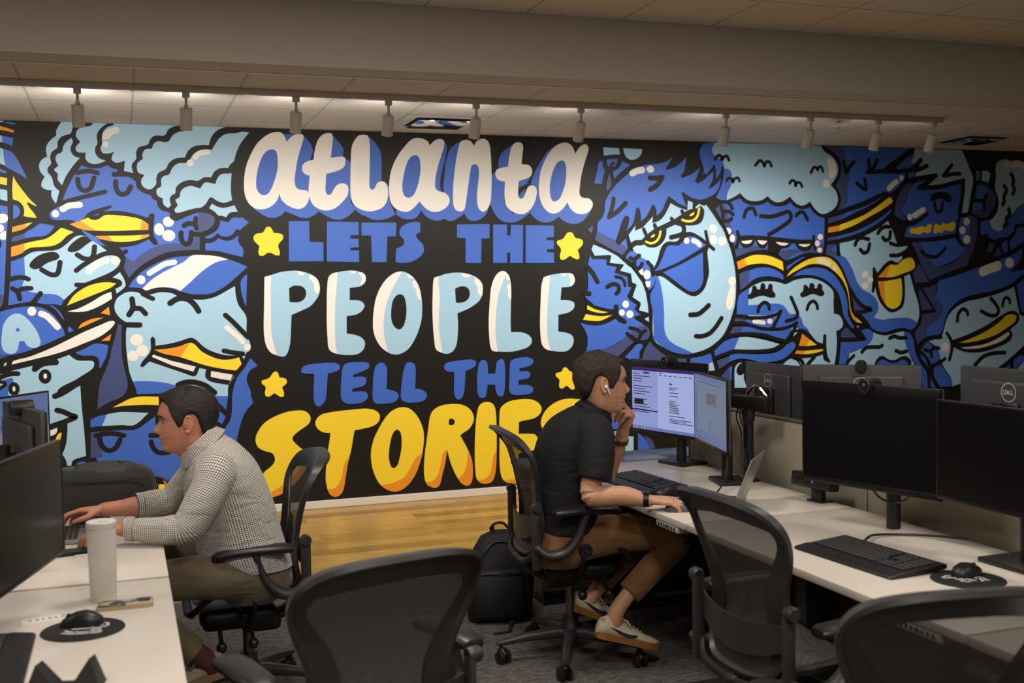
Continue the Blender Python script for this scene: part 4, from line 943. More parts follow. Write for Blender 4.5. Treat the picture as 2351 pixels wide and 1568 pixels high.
_layer = [0]
def mural_part(name, lines, label):
    mb = MB()
    def put(vs, fs, col):
        _layer[0] += 1
        y = WALL_Y - .0014 - _layer[0] * 2.4e-5
        mb.add([(p[0], y, p[1]) for p in vs], [f if True else f for f in fs], PORD.index(col))
    for ln in lines:
        h, d = ln.split('|'); pts = [tuple(float(t) / 1000 for t in q.split(',')) for q in d.split()]
        if h[0] == 'f':
            P = smooth2(pts) if h[2] == '1' else pts
            P = [(p[0], min(max(p[1], .061), CEIL - .0005)) for p in P]
            vs, fs = fillpoly(P); put(vs, fs, h[1])
        elif h[0] == 'e':
            c, r = pts
            put([(c[0] + r[0] * math.cos(2 * PI * i / 28), c[1] + r[1] * math.sin(2 * PI * i / 28)) for i in range(28)], [list(range(28))], h[1])
        else:
            w = float(h[2:]) / 2000
            P, _ = smooth3([V((p[0], p[1], 0)) for p in pts], [0] * len(pts), 6)
            vs = []; n = len(P)
            Lf = []; Rt = []
            for i in range(n):
                t = (P[min(i + 1, n - 1)] - P[max(i - 1, 0)]).normalized(); s = V((-t.y, t.x, 0)) * w
                Lf.append(P[i] + s); Rt.append(P[i] - s)
            vs = Lf + Rt; fs = [[i, i + 1, n + i + 1, n + i] for i in range(n - 1)]
            for q, d in ((P[0], P[0] - P[1]), (P[-1], P[-1] - P[-2])):
                a0 = math.atan2(d.y, d.x) - PI / 2
                b = len(vs); vs += [q + V((math.cos(a0 + PI * k / 12), math.sin(a0 + PI * k / 12), 0)) * w for k in range(13)]
                fs.append(list(range(b, b + 13)))
            vs = [(p[0], min(max(p[1], .061), CEIL - .0005)) for p in vs]
            put(vs, fs, h[1])
    return mb.build(name, [PAINT[c] for c in PORD], mural, 0, label=label)

_cur = None; _buf = []
for _ln in MURAL.strip().split('\n') + ['O|end|']:
    if _ln.startswith('O|'):
        if _cur: mural_part(_cur[0], _buf, _cur[1])
        _cur = _ln.split('|')[1:]; _buf = []
    else: _buf.append(_ln)
# ================================================================= ceiling fixtures
M_WHITEMETAL = mat('white_metal', srgb(205, 200, 192), .4)
M_CHROME = mat('polished_chrome', (.75, .75, .76, 1), .08, 1.0)
M_DARKVOID = mat('duct_dark', srgb(40, 38, 36), .8)
M_PRINT = mat('printed_label', srgb(60, 58, 55), .6)
M_RED = mat('red_print', srgb(180, 40, 30), .5)
RAIL_Y = 6.98
r_ = thing('track_rail', 'long white lighting track on the ceiling in front of the mural', 'lighting track', (1.1, RAIL_Y, CEIL - .02))
MB().b2(-4.6, -.018, -.016, 4.82, .018, .0198, .003).build('rail_body', M_WHITEMETAL, r_)
MB().b2(-4.6, -.006, -.0175, 4.80, .006, -.0159).build('groove', M_CHROME, r_)
HEADX = [-.202, .402, 1.053, 1.633, 2.214, 2.95, 4.055, 4.749, 5.333, 5.834]
ORD = ['first', 'second', 'third', 'fourth', 'fifth', 'sixth', 'seventh', 'eighth', 'ninth', 'tenth']
WHERE = ['first from the left, above the curly haired face', 'above the left end of the pale curly hair', 'above the first letter of atlanta', 'left of the square chrome ceiling diffuser',
         'overlapping the right end of the square chrome diffuser', 'above the last letter of atlanta', 'above the puffy cloud of hair', 'left of the round smoke detector', 'just right of the round smoke detector', 'last of the row at the right end of the track']
def track_head(i, x):
    t = thing('track_spotlight', 'white cylinder track spotlight ' + WHERE[i], 'spotlight', (x, RAIL_Y, CEIL - .036), 0, 'track spotlights over the mural')
    MB().b2(-.021, -.017, -.032, .021, .017, .0, .003).build('adapter', M_WHITEMETAL, t)
    MB().cyl((0, 0, -.03), (0, 0, -.085), .0085).cyl((0, 0, -.078), (0, .012, -.098), .012).build('stem', M_WHITEMETAL, t)
    rot = Matrix.Rotation(math.radians(24), 3, 'X'); c = V((0, .035, -.15))
    # lamp body: axis tilted so that the open end looks at the wall
    mb = MB(); mb.lathe([(.0, .066), (.031, .066), (.035, .062), (.036, .05), (.036, -.066), (.033, -.066), (.031, -.05), (0, -.05)], 32, c, rot, cap=False); mb.build('lamp_body', M_WHITEMETAL, t)
    mb = MB(); mb.lathe([(0, -.048), (.0305, -.048), (.0305, -.0465), (0, -.0465)], 28, c, rot, cap=False); mb.build('lens', mat('spot_lens', (.9, .85, .75, 1), .3, emit=(1, .9, .75, 1), estr=4.0), t)
    mb = MB()
    for k in range(3):
        mb.box(c + rot @ V((-.012 + .012 * k, -.02, .0665)), (.008, .008, .0006), rot=rot.to_4x4())
    mb.build('printed_label', M_PRINT, t)
    return t
for i, x in enumerate(HEADX): track_head(i, x)

def diffuser(x, y, label):
    t = thing('ceiling_diffuser', label, 'air vent', (x, y, CEIL - .006))
    mb = MB()
    for a in range(4):
        R4 = Matrix.Rotation(a * PI / 2, 4, 'Z')
        vs = [(-.295, -.295, .004), (.295, -.295, .004), (.275, -.275, -.002), (-.275, -.275, -.002), (.215, -.215, .0035), (-.215, -.215, .0035)]
        mb.M = R4; mb.add(vs, [[0, 1, 2, 3], [3, 2, 4, 5]])
    mb.M = Matrix.Identity(4)
    mb.build('frame', M_WHITEMETAL, t, 0)
    MB().b2(-.23, -.23, .0036, .23, .23, .0044).build('duct_opening', M_DARKVOID, t)
    MB().b2(-.2, -.2, -.014, .2, .2, -.010, .002).build('plaque', M_CHROME, t)
    for sx in (-1, 1):
        MB().b2(sx * .1 - .006, -.006, -.01, sx * .1 + .006, .006, .0037).build('bracket', M_CHROME, t)
diffuser(2.25, 8.02, 'square chrome air diffuser in the ceiling above the word atlanta')
diffuser(7.08, 7.97, 'square air diffuser in the ceiling near the right edge, half in shadow')
t = thing('smoke_detector', 'round white smoke detector with red print on the ceiling', 'smoke detector', (5.176, 7.25, CEIL))
MB().lathe([(0, 0), (.1, 0), (.1, -.008), (.088, -.014), (0, -.014)], 40, cap=False).build('base_plate', M_WHITEMETAL, t)
MB().lathe([(0, -.012), (.075, -.012), (.072, -.03), (.06, -.042), (.03, -.048), (0, -.048)], 40, cap=False).build('cover', M_WHITEMETAL, t)
MB().lathe([(0, -.047), (.012, -.047), (.012, -.062), (0, -.062)], 16, cap=False).build('sensor_tip', M_CHROME, t)
for a in (-2.3, -.75):
    mb = MB()
    for k in range(4):
        an = a + k * .09; mb.box((.0745 * math.cos(an), .0745 * math.sin(an), -.022), (.0022, .0048, .009), rot=an)
    mb.build('red_print', M_RED, t)
for (x, y), lb in zip(((2.852, 7.392), (3.428, 7.383), (6.514, 7.394), (7.087, 7.397)), ('round white sprinkler cover on the ceiling just left of the sixth spotlight', 'round white sprinkler cover on the ceiling right of the sixth spotlight', 'round white sprinkler cover on the ceiling beyond the last spotlight', 'round white sprinkler cover on the ceiling furthest right')):
    c = MB().lathe([(0, -.0005), (.04, -.0005), (.04, -.004), (.036, -.006), (0, -.006)], 28, cap=False).build('ceiling_sprinkler_cover', M_WHITEMETAL, None, loc=(x, y, CEIL))
    tag(c, lb, 'sprinkler cover', 'ceiling sprinkler covers')
# ================================================================= ergonomic mesh chairs
M_GRAPH = mat('chair_graphite', srgb(50, 48, 46), .42, bump=.04, bscale=400)
M_GRAPHD = mat('chair_dark', srgb(28, 27, 27), .5, bump=.04, bscale=400)
M_PAD = mat('arm_pad', srgb(30, 29, 29), .38)
M_STEEL = mat('dark_steel', srgb(110, 108, 104), .25, .9)
M_BLACKP = mat('black_plastic', srgb(22, 22, 23), .42)
def mesh_weave(name, col, k, frq):
    m = bpy.data.materials.new(name); m.use_nodes = True
    nt = m.node_tree; N = nt.nodes; L = nt.links; b = N['Principled BSDF']; out = N['Material Output']
    b.inputs['Base Color'].default_value = col; b.inputs['Roughness'].default_value = .7
    tc = N.new('ShaderNodeTexCoord'); wv = N.new('ShaderNodeTexWave'); wv.wave_type = 'BANDS'; wv.bands_direction = 'Z'
    wv.inputs['Scale'].default_value = frq; wv.inputs['Distortion'].default_value = 0; L.new(tc.outputs['Object'], wv.inputs['Vector'])
    r = N.new('ShaderNodeMapRange'); r.inputs['To Min'].default_value = k - .12; r.inputs['To Max'].default_value = k + .12
    L.new(wv.outputs['Fac'], r.inputs['Value'])
    tr = N.new('ShaderNodeBsdfTransparent'); mx = N.new('ShaderNodeMixShader')
    L.new(r.outputs['Result'], mx.inputs['Fac']); L.new(tr.outputs[0], mx.inputs[1]); L.new(b.outputs[0], mx.inputs[2]); L.new(mx.outputs[0], out.inputs['Surface'])
    return m
M_WEAVE = mesh_weave('chair_weave', srgb(66, 61, 57), .82, 90)

BACK = [(0, .505), (.09, .507), (.155, .522), (.192, .565), (.205, .62), (.2, .675), (.194, .73), (.206, .79), (.232, .85), (.252, .91), (.255, .96), (.238, 1.0), (.195, 1.03), (.11, 1.046), (0, 1.05)]
XB = [(.50, -.225), (.58, -.2), (.68, -.19), (.80, -.21), (.93, -.25), (1.06, -.305)]
FWD = [(.02, .0), (.05, .3)]
def back_x(y, z): return interp(XB, z) + .62 * y * y
def chair(label, loc, rz, S=.545, spin=0.0, padrot=0.0, armdz=0.0, group='mesh office chairs'):
    t = thing('office_chair', label, 'office chair', loc, rz, group)
    D = S - .545; DA = D + armdz
    # ---- base
    for k in range(5):
        a = spin + k * 2 * PI / 5; ca, sa = math.cos(a), math.sin(a)
        mb = MB(); mb.M = Matrix.Rotation(a, 4, 'Z')
        R = []
        for q, (x, w, h, z) in enumerate(((.02, .03, .05, .115), (.08, .026, .048, .117), (.2, .021, .036, .107), (.3, .018, .026, .092), (.335, .014, .018, .087))):
            R.append(sup((x, 0, z), (0, 1, 0), (0, 0, 1), w, h / 2, 16, 3.2))
        mb.rings(R); leg = mb.build('base_leg', M_GRAPH, t)
        mb = MB(); mb.M = Matrix.Rotation(a, 4, 'Z') @ Matrix.Translation((.318, 0, 0)) @ Matrix.Rotation(spin * 3 + k * 1.7, 4, 'Z')
        Ry = Matrix.Rotation(PI / 2, 3, 'X')
        for sy in (-1, 1):
            mb.lathe([(0, -.009), (.026, -.009), (.03, -.005), (.03, .006), (.024, .0095), (0, .0095)], 24, (-.014, sy * .017, .0305), Ry, cap=False)
        mb.lathe([(.0, -.009), (.016, -.008), (.016, .008), (0, .009)], 16, (-.014, 0, .0305), Ry, cap=False)
        mb.tube([(-.034, 0, .045), (-.012, 0, .066), (.008, 0, .06)], .013, 8, flat=(1.2, .6))
        mb.cyl((0, 0, .045), (0, 0, .085), .009, seg=12)
        mb.build('caster', M_BLACKP, t)
    MB().lathe([(0, .088), (.042, .088), (.046, .1), (.046, .14), (.038, .152), (.034, .19), (.0, .19)], 28, cap=False).build('hub', M_GRAPHD, t)
    MB().lathe([(0, .15), (.021, .15), (.021, .34 + D), (0, .34 + D)], 20, cap=False).build('gas_column', M_STEEL, t)
    # ---- tilt mechanism
    mb = MB(); mb.box((.035, 0, .405 + D), (.30, .20, .085), .03, 3); mb.box((.11, 0, .42 + D), (.17, .25, .07), .03, 3); mb.box((-.05, 0, .38 + D), (.16, .13, .09), .025, 3)
    mech = mb.build('tilt_mechanism', M_BLACKP, t)
    for (x, y, z) in ((.12, .2, .345), (-.0, .205, .35), (.12, -.2, .345), (-.0, -.205, .35)):
        mb = MB(); mb.tube([(x, y * .5, .39 + D), (x, y * .8, (z + .012) + D), (x, y, z + D)], .009, 8, sub=3); mb.ell((x, y, z - .012 + D), (.021, .021, .022), 16, 10)
        mb.build('knob', M_BLACKP, mech)
    # ---- seat
    SO = [(-.205, 0), (-.2, .11), (-.175, .19), (-.1, .238), (0, .252), (.1, .254), (.19, .243), (.235, .19), (.25, .1), (.253, 0)]
    def seat_z(x, y): return S - .012 + .035 * (1 - ((x - .0) / .2) ** 2 * .9 if abs(x) < .3 else 0) * 1.0 - .055 * max(0, (x - .12) / .13) ** 2 + .22 * y * y - .012
    full = SO + [(x, -y) for x, y in SO[-2:0:-1]]
    P, _ = smooth3([V((x, y, 0)) for x, y in full], [0] * len(full), 4, True)
    R = []; n = len(P); inner = []
    for i in range(n):
        tng = (P[(i + 1) % n] - P[i - 1]).normalized(); nrm = V((-tng.y, tng.x, 0))
        if nrm.dot(P[i]) > 0: nrm = -nrm
        o = P[i]; z = seat_z(o.x, o.y); ip = o + nrm * .036
        R.append([V((o.x, o.y, z)) + nrm * a + V((0, 0, b)) for a, b in ((0, .004), (.012, .011), (.036, .006), (.036, -.006), (.016, -.02), (.002, -.012))])
        inner.append((ip.x, ip.y, seat_z(ip.x, ip.y)))
    MB().rings(R, False, True).build('seat_frame', M_GRAPHD, t)
    mb = MB(); rows = []; h = n // 2
    for i in range(h + 1):
        a = V(inner[i]); b = V(inner[(n - i) % n])
        rows.append([V(((a.x * (1 - k / 8) + b.x * k / 8), a.y * (1 - k / 8) + b.y * k / 8, 0)) for k in range(9)])
    for r in rows:
        for q in r: q.z = seat_z(q.x, q.y) - .012 * (1 - (q.y / .24) ** 2)
    mb.add([q for r in rows for q in r], [[i * 9 + k, i * 9 + k + 1, (i + 1) * 9 + k + 1, (i + 1) * 9 + k] for i in range(h) for k in range(8)])
    mb.build('seat_mesh', M_WEAVE, t)
    for sy in (-1, 1):
        Rx = Matrix.Rotation(PI / 2, 3, 'X')
        mb = MB(); mb.lathe([(0, -.012), (.026, -.012), (.03, -.006), (.03, .006), (.024, .012), (.02, .012), (.018, .008), (.009, .008), (.007, .013), (0, .013)], 28, (.0, sy * .262, S), Rx if sy < 0 else Matrix.Rotation(-PI / 2, 3, 'X'), cap=False)
        mb.tube([(0, sy * .256, S), (-.005, sy * .235, S - .06), (-.0, sy * .14, S - .12)], [.024, .018, .02], 10, sub=4, flat=(.45, 1), up=(0, 1, 0))
        mb.build('pivot', M_GRAPHD, t)
    # ---- back
    fullb = BACK + [(-y, z) for y, z in BACK[-2:0:-1]]
    P, _ = smooth3([V((y, z, 0)) for y, z in fullb], [0] * len(fullb), 4, True)
    n = len(P); R = []; inn = []
    for i in range(n):
        y, z = P[i].x, P[i].y
        tng = (P[(i + 1) % n] - P[i - 1]).normalized(); nr = V((-tng.y, tng.x, 0))
        if nr.dot(P[i] - V((0, .8, 0))) > 0: nr = -nr
        top = max(0., (z - .93) / .11); b = .042 + .045 * max(0, 1 - abs(z - .70) / .2) + .03 * min(1, top)
        roll = .012 + .026 * min(1, top)
        ys = [(y, z), (y + nr.x * b * .35, z + nr.y * b * .35), (y + nr.x * b, z + nr.y * b)]
        zz = [q[1] + D for q in ys]
        X = [back_x(q[0], q[1]) for q in ys]
        prof = [(X[0] - roll, ys[0][0] - nr.x * .004, zz[0] - nr.y * .004), (X[0] + .004, ys[0][0], zz[0]), (X[1] + .013, ys[1][0], zz[1]), (X[2] + .004, ys[2][0], zz[2]), (X[2] - .006, ys[2][0], zz[2]), (X[1] - .006, ys[1][0], zz[1]), (X[0] - roll - .006, ys[0][0] + nr.x * .008, zz[0] + nr.y * .008)]
        R.append([V(q) for q in prof]); inn.append((ys[2][0], ys[2][1]))
    MB().rings(R, False, True).build('back_frame', M_GRAPH, t)
    rows = []; h = n // 2
    for i in range(h + 1):
        a = inn[i]; b = inn[(n - i) % n]
        row = []
        for k in range(9):
            y = a[0] * (1 - k / 8) + b[0] * k / 8; z = a[1] * (1 - k / 8) + b[1] * k / 8
            row.append(V((back_x(y, z) - .004 * (1 - (2 * k / 8 - 1) ** 2), y, z + D)))
        rows.append(row)
    MB().add([q for r in rows for q in r], [[i * 9 + k, i * 9 + k + 1, (i + 1) * 9 + k + 1, (i + 1) * 9 + k] for i in range(h) for k in range(8)])
    mb = MB(); mb.add([q for r in rows for q in r], [[i * 9 + k, i * 9 + k + 1, (i + 1) * 9 + k + 1, (i + 1) * 9 + k] for i in range(h) for k in range(8)])
    mb.build('back_mesh', M_WEAVE, t)
    # lumbar band slung between the uprights
    R = []
    for i in range(17):
        y = -.225 + .45 * i / 16; u = y / .225; z = .655 - .035 * (1 - u * u) + D; x = -.236 + .04 * u * u; hh = .036 + .016 * (1 - u * u)
        R.append([V((x - .003, y, z - hh)), V((x + .004, y, z - hh)), V((x + .008, y, z)), V((x + .004, y, z + hh)), V((x - .003, y, z + hh))])
    MB().rings(R).build('lumbar_band', M_GRAPH, t)
    mb = MB(); mb.tube([(-.205, -.22, .53 + D), (-.235, -.15, .49 + D), (-.24, 0, .475 + D), (-.235, .15, .49 + D), (-.205, .22, .53 + D)], .016, 10, sub=5, flat=(.7, 1)); mb.tube([(-.235, 0, .475 + D), (-.15, 0, .40 + D), (-.05, 0, .385 + D)], [.03, .034, .04], 12, sub=4, flat=(1.4, .7)); mb.build('back_bracket', M_GRAPHD, t)
    for sy in (-1, 1):
        mb = MB(); y = sy * .238
        mb.box((-.207, y, .60 + D), (.04, .022, .27), .009, 2); mb.box((-.207, y + sy * .011, .61 + D), (.008, .006, .17), .002)
        up = mb.build('upright', M_GRAPH, t)
        mb = MB(); mb.lathe([(0, -.02), (.018, -.02), (.022, -.012), (.022, .012), (.018, .02), (0, .02)], 18, (-.206, y + sy * .012, .735 + D), Matrix.Rotation(PI / 2, 3, 'X'), cap=False); mb.build('height_knob', M_GRAPH, up)
        # arm: J shaped support and padded rest
        mb = MB(); mb.tube([(-.205, y + sy * .022, .565 + DA), (-.165, y + sy * .034, .538 + DA), (-.1, y + sy * .044, .545 + DA), (-.045, y + sy * .052, .6 + DA), (-.02, y + sy * .052, .665 + DA), (-.005, y + sy * .05, .705 + DA)], [.028, .034, .036, .031, .028, .034], 14, sub=4, flat=(.62, 1), up=(0, 1, 0)); sup_ = mb.build('arm_support', M_GRAPH, t)
        mb = MB(); R = []; ang = sy * padrot
        for i, (x, w, hh, dz) in enumerate(((-.15, .012, .008, -.006), (-.146, .03, .014, -.003), (-.125, .041, .018, 0), (-.06, .045, .019, .002), (.03, .045, .019, .002), (.1, .043, .02, -.003), (.135, .036, .019, -.01), (.152, .022, .013, -.017), (.156, .008, .006, -.02))):
            xx = x * math.cos(ang); yy = x * math.sin(ang)
            R.append(sup((xx, y + sy * .05 + yy, .72 + DA + dz), (-math.sin(ang), math.cos(ang), 0), (0, 0, 1), w, hh, 20, 2.6))
        mb.rings(R); mb.build('arm_pad', M_PAD, t)
    return t
chair('dark mesh office chair the man in the black polo sits in', (1.85, 4.585, 0), math.radians(-7), .54, math.radians(35), math.radians(-8))
chair('dark mesh office chair the man in the checked shirt sits in', (.446, 4.62, 0), math.radians(180), .49, math.radians(15))
chair('empty mesh office chair in the middle foreground with its back to us', (.535, 2.86, 0), math.radians(104), .515, .4, 0, .02)
chair('empty mesh office chair at the right desk, next to the man in black', (1.935, 2.93, 0), math.radians(3), .53, .9, 0, -.035)
chair('empty mesh office chair nearest the lower right corner', (1.735, 2.21, 0), math.radians(80), .48, .2)
# ================================================================= desks, dividers, cabinet
M_LAM = mat('white_laminate', srgb(214, 203, 190), .32, bump=.015, bscale=900)
M_EDGE = mat('desk_edge', srgb(186, 177, 166), .45)
M_LEG = mat('desk_leg_metal', srgb(58, 56, 54), .45, .3)
M_PANEL = mat('dark_panel', srgb(26, 25, 25), .6)
M_FABRIC = mat('tan_fabric', srgb(150, 141, 121), .9, bump=.25, bscale=1400, sheen=.2)
M_TRIM = mat('divider_trim', srgb(80, 75, 67), .5)
DZ = .73
def desk(label, x0, x1, y0, y1, front, group):
    """front: +1 / -1 the side people sit on"""
    t = thing('desk', label, 'desk', ((x0 + x1) / 2, (y0 + y1) / 2, 0), 0, group)
    hx, hy = (x1 - x0) / 2, (y1 - y0) / 2 - .004
    MB().b2(-hx, -hy, DZ - .028, hx, hy, DZ, .003, 2).build('desk_top', M_LAM, t)
    e = MB(); e.b2(-hx - .0008, -hy - .0008, DZ - .0262, hx + .0008, hy + .0008, DZ - .002, .002); e.build('edge_band', M_EDGE, t)
    for s in (-1, 1):
        mb = MB(); y = s * (hy - .16)
        mb.b2(-.06 - front * .08, y - .035, .02, .06 - front * .08, y + .035, DZ - .05, .006)
        mb.b2(-hx + .06, y - .04, .0, hx - .06, y + .04, .028, .008); mb.b2(-hx + .1, y - .03, DZ - .06, hx - .1, y + .03, DZ - .0285)
        mb.build('leg', M_LEG, t)
    MB().b2(-front * (hx - .10) - .009, -hy + .05, .12, -front * (hx - .10) + .009, hy - .05, DZ - .04).build('modesty_panel', M_PANEL, t)
    mb = MB(); mb.b2(-.03 - front * .08, -hy + .2, DZ - .09, .03 - front * .08, hy - .2, DZ - .06); mb.build('cross_beam', M_LEG, t)
    return t
def keypad(t, y, front, hx):
    k = MB(); k.box((front * (hx - .03), y, DZ - .042), (.06, .19, .026), .006); kp = k.build('height_keypad', mat('keypad_grey', srgb(168, 162, 155), .5), t)
    for i in range(7):
        if i == 3: continue
        MB().box((front * (hx + .0004), y + (i - 3) * .022, DZ - .041), (.0012, .011, .014), .0005).build('key', M_BLACKP, kp)
    MB().box((front * (hx + .0004), y, DZ - .041), (.0012, .018, .012)).build('display', M_PANEL, kp)
GL = 'desks of the left row'; GR = 'desks of the right row'
RX0, RX1 = 2.03, 2.80
d = desk('white sit stand desk the man in the black polo works at', RX0, RX1, 3.834, 5.349, -1, GR); keypad(d, -.6, -1, .385)
d = desk('white desk with the switched off webcam monitor and a keyboard on it', RX0, RX1, 2.31, 3.83, -1, GR); keypad(d, -.57, -1, .385)
desk('white desk in the lower right corner behind the nearest chair', RX0, RX1, .79, 2.306, -1, GR)
desk('white desk the man in the checked shirt works at', -.66, .118, 3.79, 5.31, 1, GL)
desk('white desk in the lower left corner with the white tumbler on it', -.66, .118, 2.256, 3.772, 1, GL)
desk('white desk below the lower left corner of the picture', -.66, .118, .73, 2.25, 1, GL)
desk('white desk behind the tan divider, under the far row of monitors', 2.99, 3.76, 3.834, 5.349, 1, 'desks behind the divider')
desk('white desk behind the tan divider, nearer the camera', 2.99, 3.76, 2.31, 3.83, 1, 'desks behind the divider')
# divider between the right rows
t = thing('desk_divider', 'tan fabric divider panel behind the right row of desks', 'divider', (2.88, 3.1, 0))
for i, (a, b) in enumerate(((-2.2, -.795), (-.79, .725), (.73, 2.245))):
    MB().b2(-.017, a, .38, .017, b, 1.02, .006).build('fabric_panel', M_FABRIC, t)
MB().b2(-.019, -2.2, 1.02, .019, 2.245, 1.032, .003).build('top_trim', M_TRIM, t)
MB().b2(-.018, 2.245, .38, .018, 2.258, 1.032, .002).build('end_trim', M_TRIM, t)
for y in (-2.0, -.1, 1.5, 2.2):
    MB().b2(-.02, y - .03, 0, .02, y + .03, .379).build('support_leg', M_LEG, t)
t = thing('desk_divider', 'tan fabric divider panel behind the left row of desks', 'divider', (-.72, 3.1, 0))
for i, (a, b) in enumerate(((-.79, .725), (.73, 2.2))):
    MB().b2(-.017, a, .38, .017, b, .86, .006).build('fabric_panel', M_FABRIC, t)
MB().b2(-.019, -.79, .86, .019, 2.2, .872, .003).build('top_trim', M_TRIM, t)
for y in (-.6, .7, 2.1):
    MB().b2(-.02, y - .03, 0, .02, y + .03, .379).build('support_leg', M_LEG, t)
# low cabinet between the desk row and the mural
M_CABTOP = mat('grey_laminate', srgb(112, 120, 138), .3)
M_CABWOOD = wood_mat('cabinet_wood', srgb(66, 50, 32), srgb(88, 67, 43), srgb(104, 80, 52), 3, 3, .5)
t = thing('cabinet', 'low wooden cabinet with a grey top between the desks and the mural', 'cabinet', (2.0, 5.545, 0))
MB().b2(.012, -.165, .06, 1.55, .165, .70).build('cabinet_body', M_CABWOOD, t)
MB().b2(.03, -.15, 0, 1.5, .15, .06).build('plinth', M_PANEL, t)
MB().b2(-.03, -.17, .704, .76, .17, .73, .003).build('cabinet_top', M_CABTOP, t); MB().b2(.766, -.17, .704, 1.56, .17, .73, .003).build('cabinet_top', M_CABTOP, t)
for i in range(3):
    dd = MB().b2(.02 + i * .51, -.182, .08, .52 + i * .51, -.166, .69, .002).build('cabinet_door', M_CABWOOD, t)
    MB().tube([(.06 + i * .51, -.183, .55), (.06 + i * .51, -.205, .555), (.06 + i * .51, -.205, .645), (.06 + i * .51, -.183, .65)], .005, 8, sub=2).build('door_handle', M_STEEL, dd)
# ================================================================= monitors and things on the desks
M_MONB = mat('monitor_back', srgb(62, 62, 63), .45)
M_MOND = mat('monitor_dark', srgb(30, 30, 31), .4)
M_BEZ = mat('bezel_black', srgb(14, 14, 15), .35)
M_SCR = mat('screen_off', srgb(9, 9, 13), .28, spec=.3)
M_LOGO = mat('logo_silver', srgb(190, 188, 184), .4)
def flat(o, polys, layer_mats): pass
class Panel:
    """flat marks laid on a plane: local u to the right, v up (metres), seen from +n"""
    def __init__(s, o, u, v, n): s.o, s.u, s.v, s.n = V(o), V(u).normalized(), V(v).normalized(), V(n).normalized(); s.mb = MB(); s.k = 0
    def P(s, a, b, h): return s.o + s.u * a + s.v * b + s.n * h
    def rect(s, a, b, w, h, mi=0, lift=None):
        s.k += 1; L = .0002 + s.k * 2e-6 if lift is None else lift
        s.mb.add([s.P(a, b, L), s.P(a + w, b, L), s.P(a + w, b + h, L), s.P(a, b + h, L)], [[0, 1, 2, 3]], mi)
    def stroke(s, pts, w, mi=0, closed=False, lift=.0004):
        P = [V((p[0], p[1])) for p in pts]; n = len(P); L = []; R = []
        for i in range(n):
            t = (P[(i + 1) % n] - P[i - 1]) if closed else (P[min(i + 1, n - 1)] - P[max(i - 1, 0)])
            t.normalize(); q = V((-t.y, t.x)) * w / 2; L.append(P[i] + q); R.append(P[i] - q)
        s.mb.add([s.P(p.x, p.y, lift) for p in L + R], [[i, (i + 1) % n, n + (i + 1) % n, n + i] for i in range(n if closed else n - 1)], mi)
    def poly(s, pts, mi=0, lift=.0004):
        r = fillpoly(pts); s.mb.add([s.P(p[0], p[1], lift) for p in r[0]], [list(f) for f in r[1]], mi)
def dell(pn, cx, cy, r, mi=0):
    pn.stroke([(cx + r * math.cos(2 * PI * i / 40), cy + r * math.sin(2 * PI * i / 40)) for i in range(40)], r * .11, mi, True)
    w = r * .11; h = r * .26; x = cx - r * .72
    def st(p): pn.stroke([(cx + r * a, cy + r * b) for a, b in p], w, mi)
    st([(-.66, -.22), (-.66, .22), (-.45, .22), (-.32, .1), (-.32, -.1), (-.45, -.22), (-.66, -.22)])
    st([(.03, .0), (-.15, .19), (-.27, .06), (-.02, -.1)]); st([(-.27, .06), (-.12, -.18), (.06, -.1)]); st([(-.2, -.02), (.0, .13)])
    st([(.16, .24), (.16, -.2), (.36, -.2)]); st([(.46, .24), (.46, -.2), (.68, -.2)])
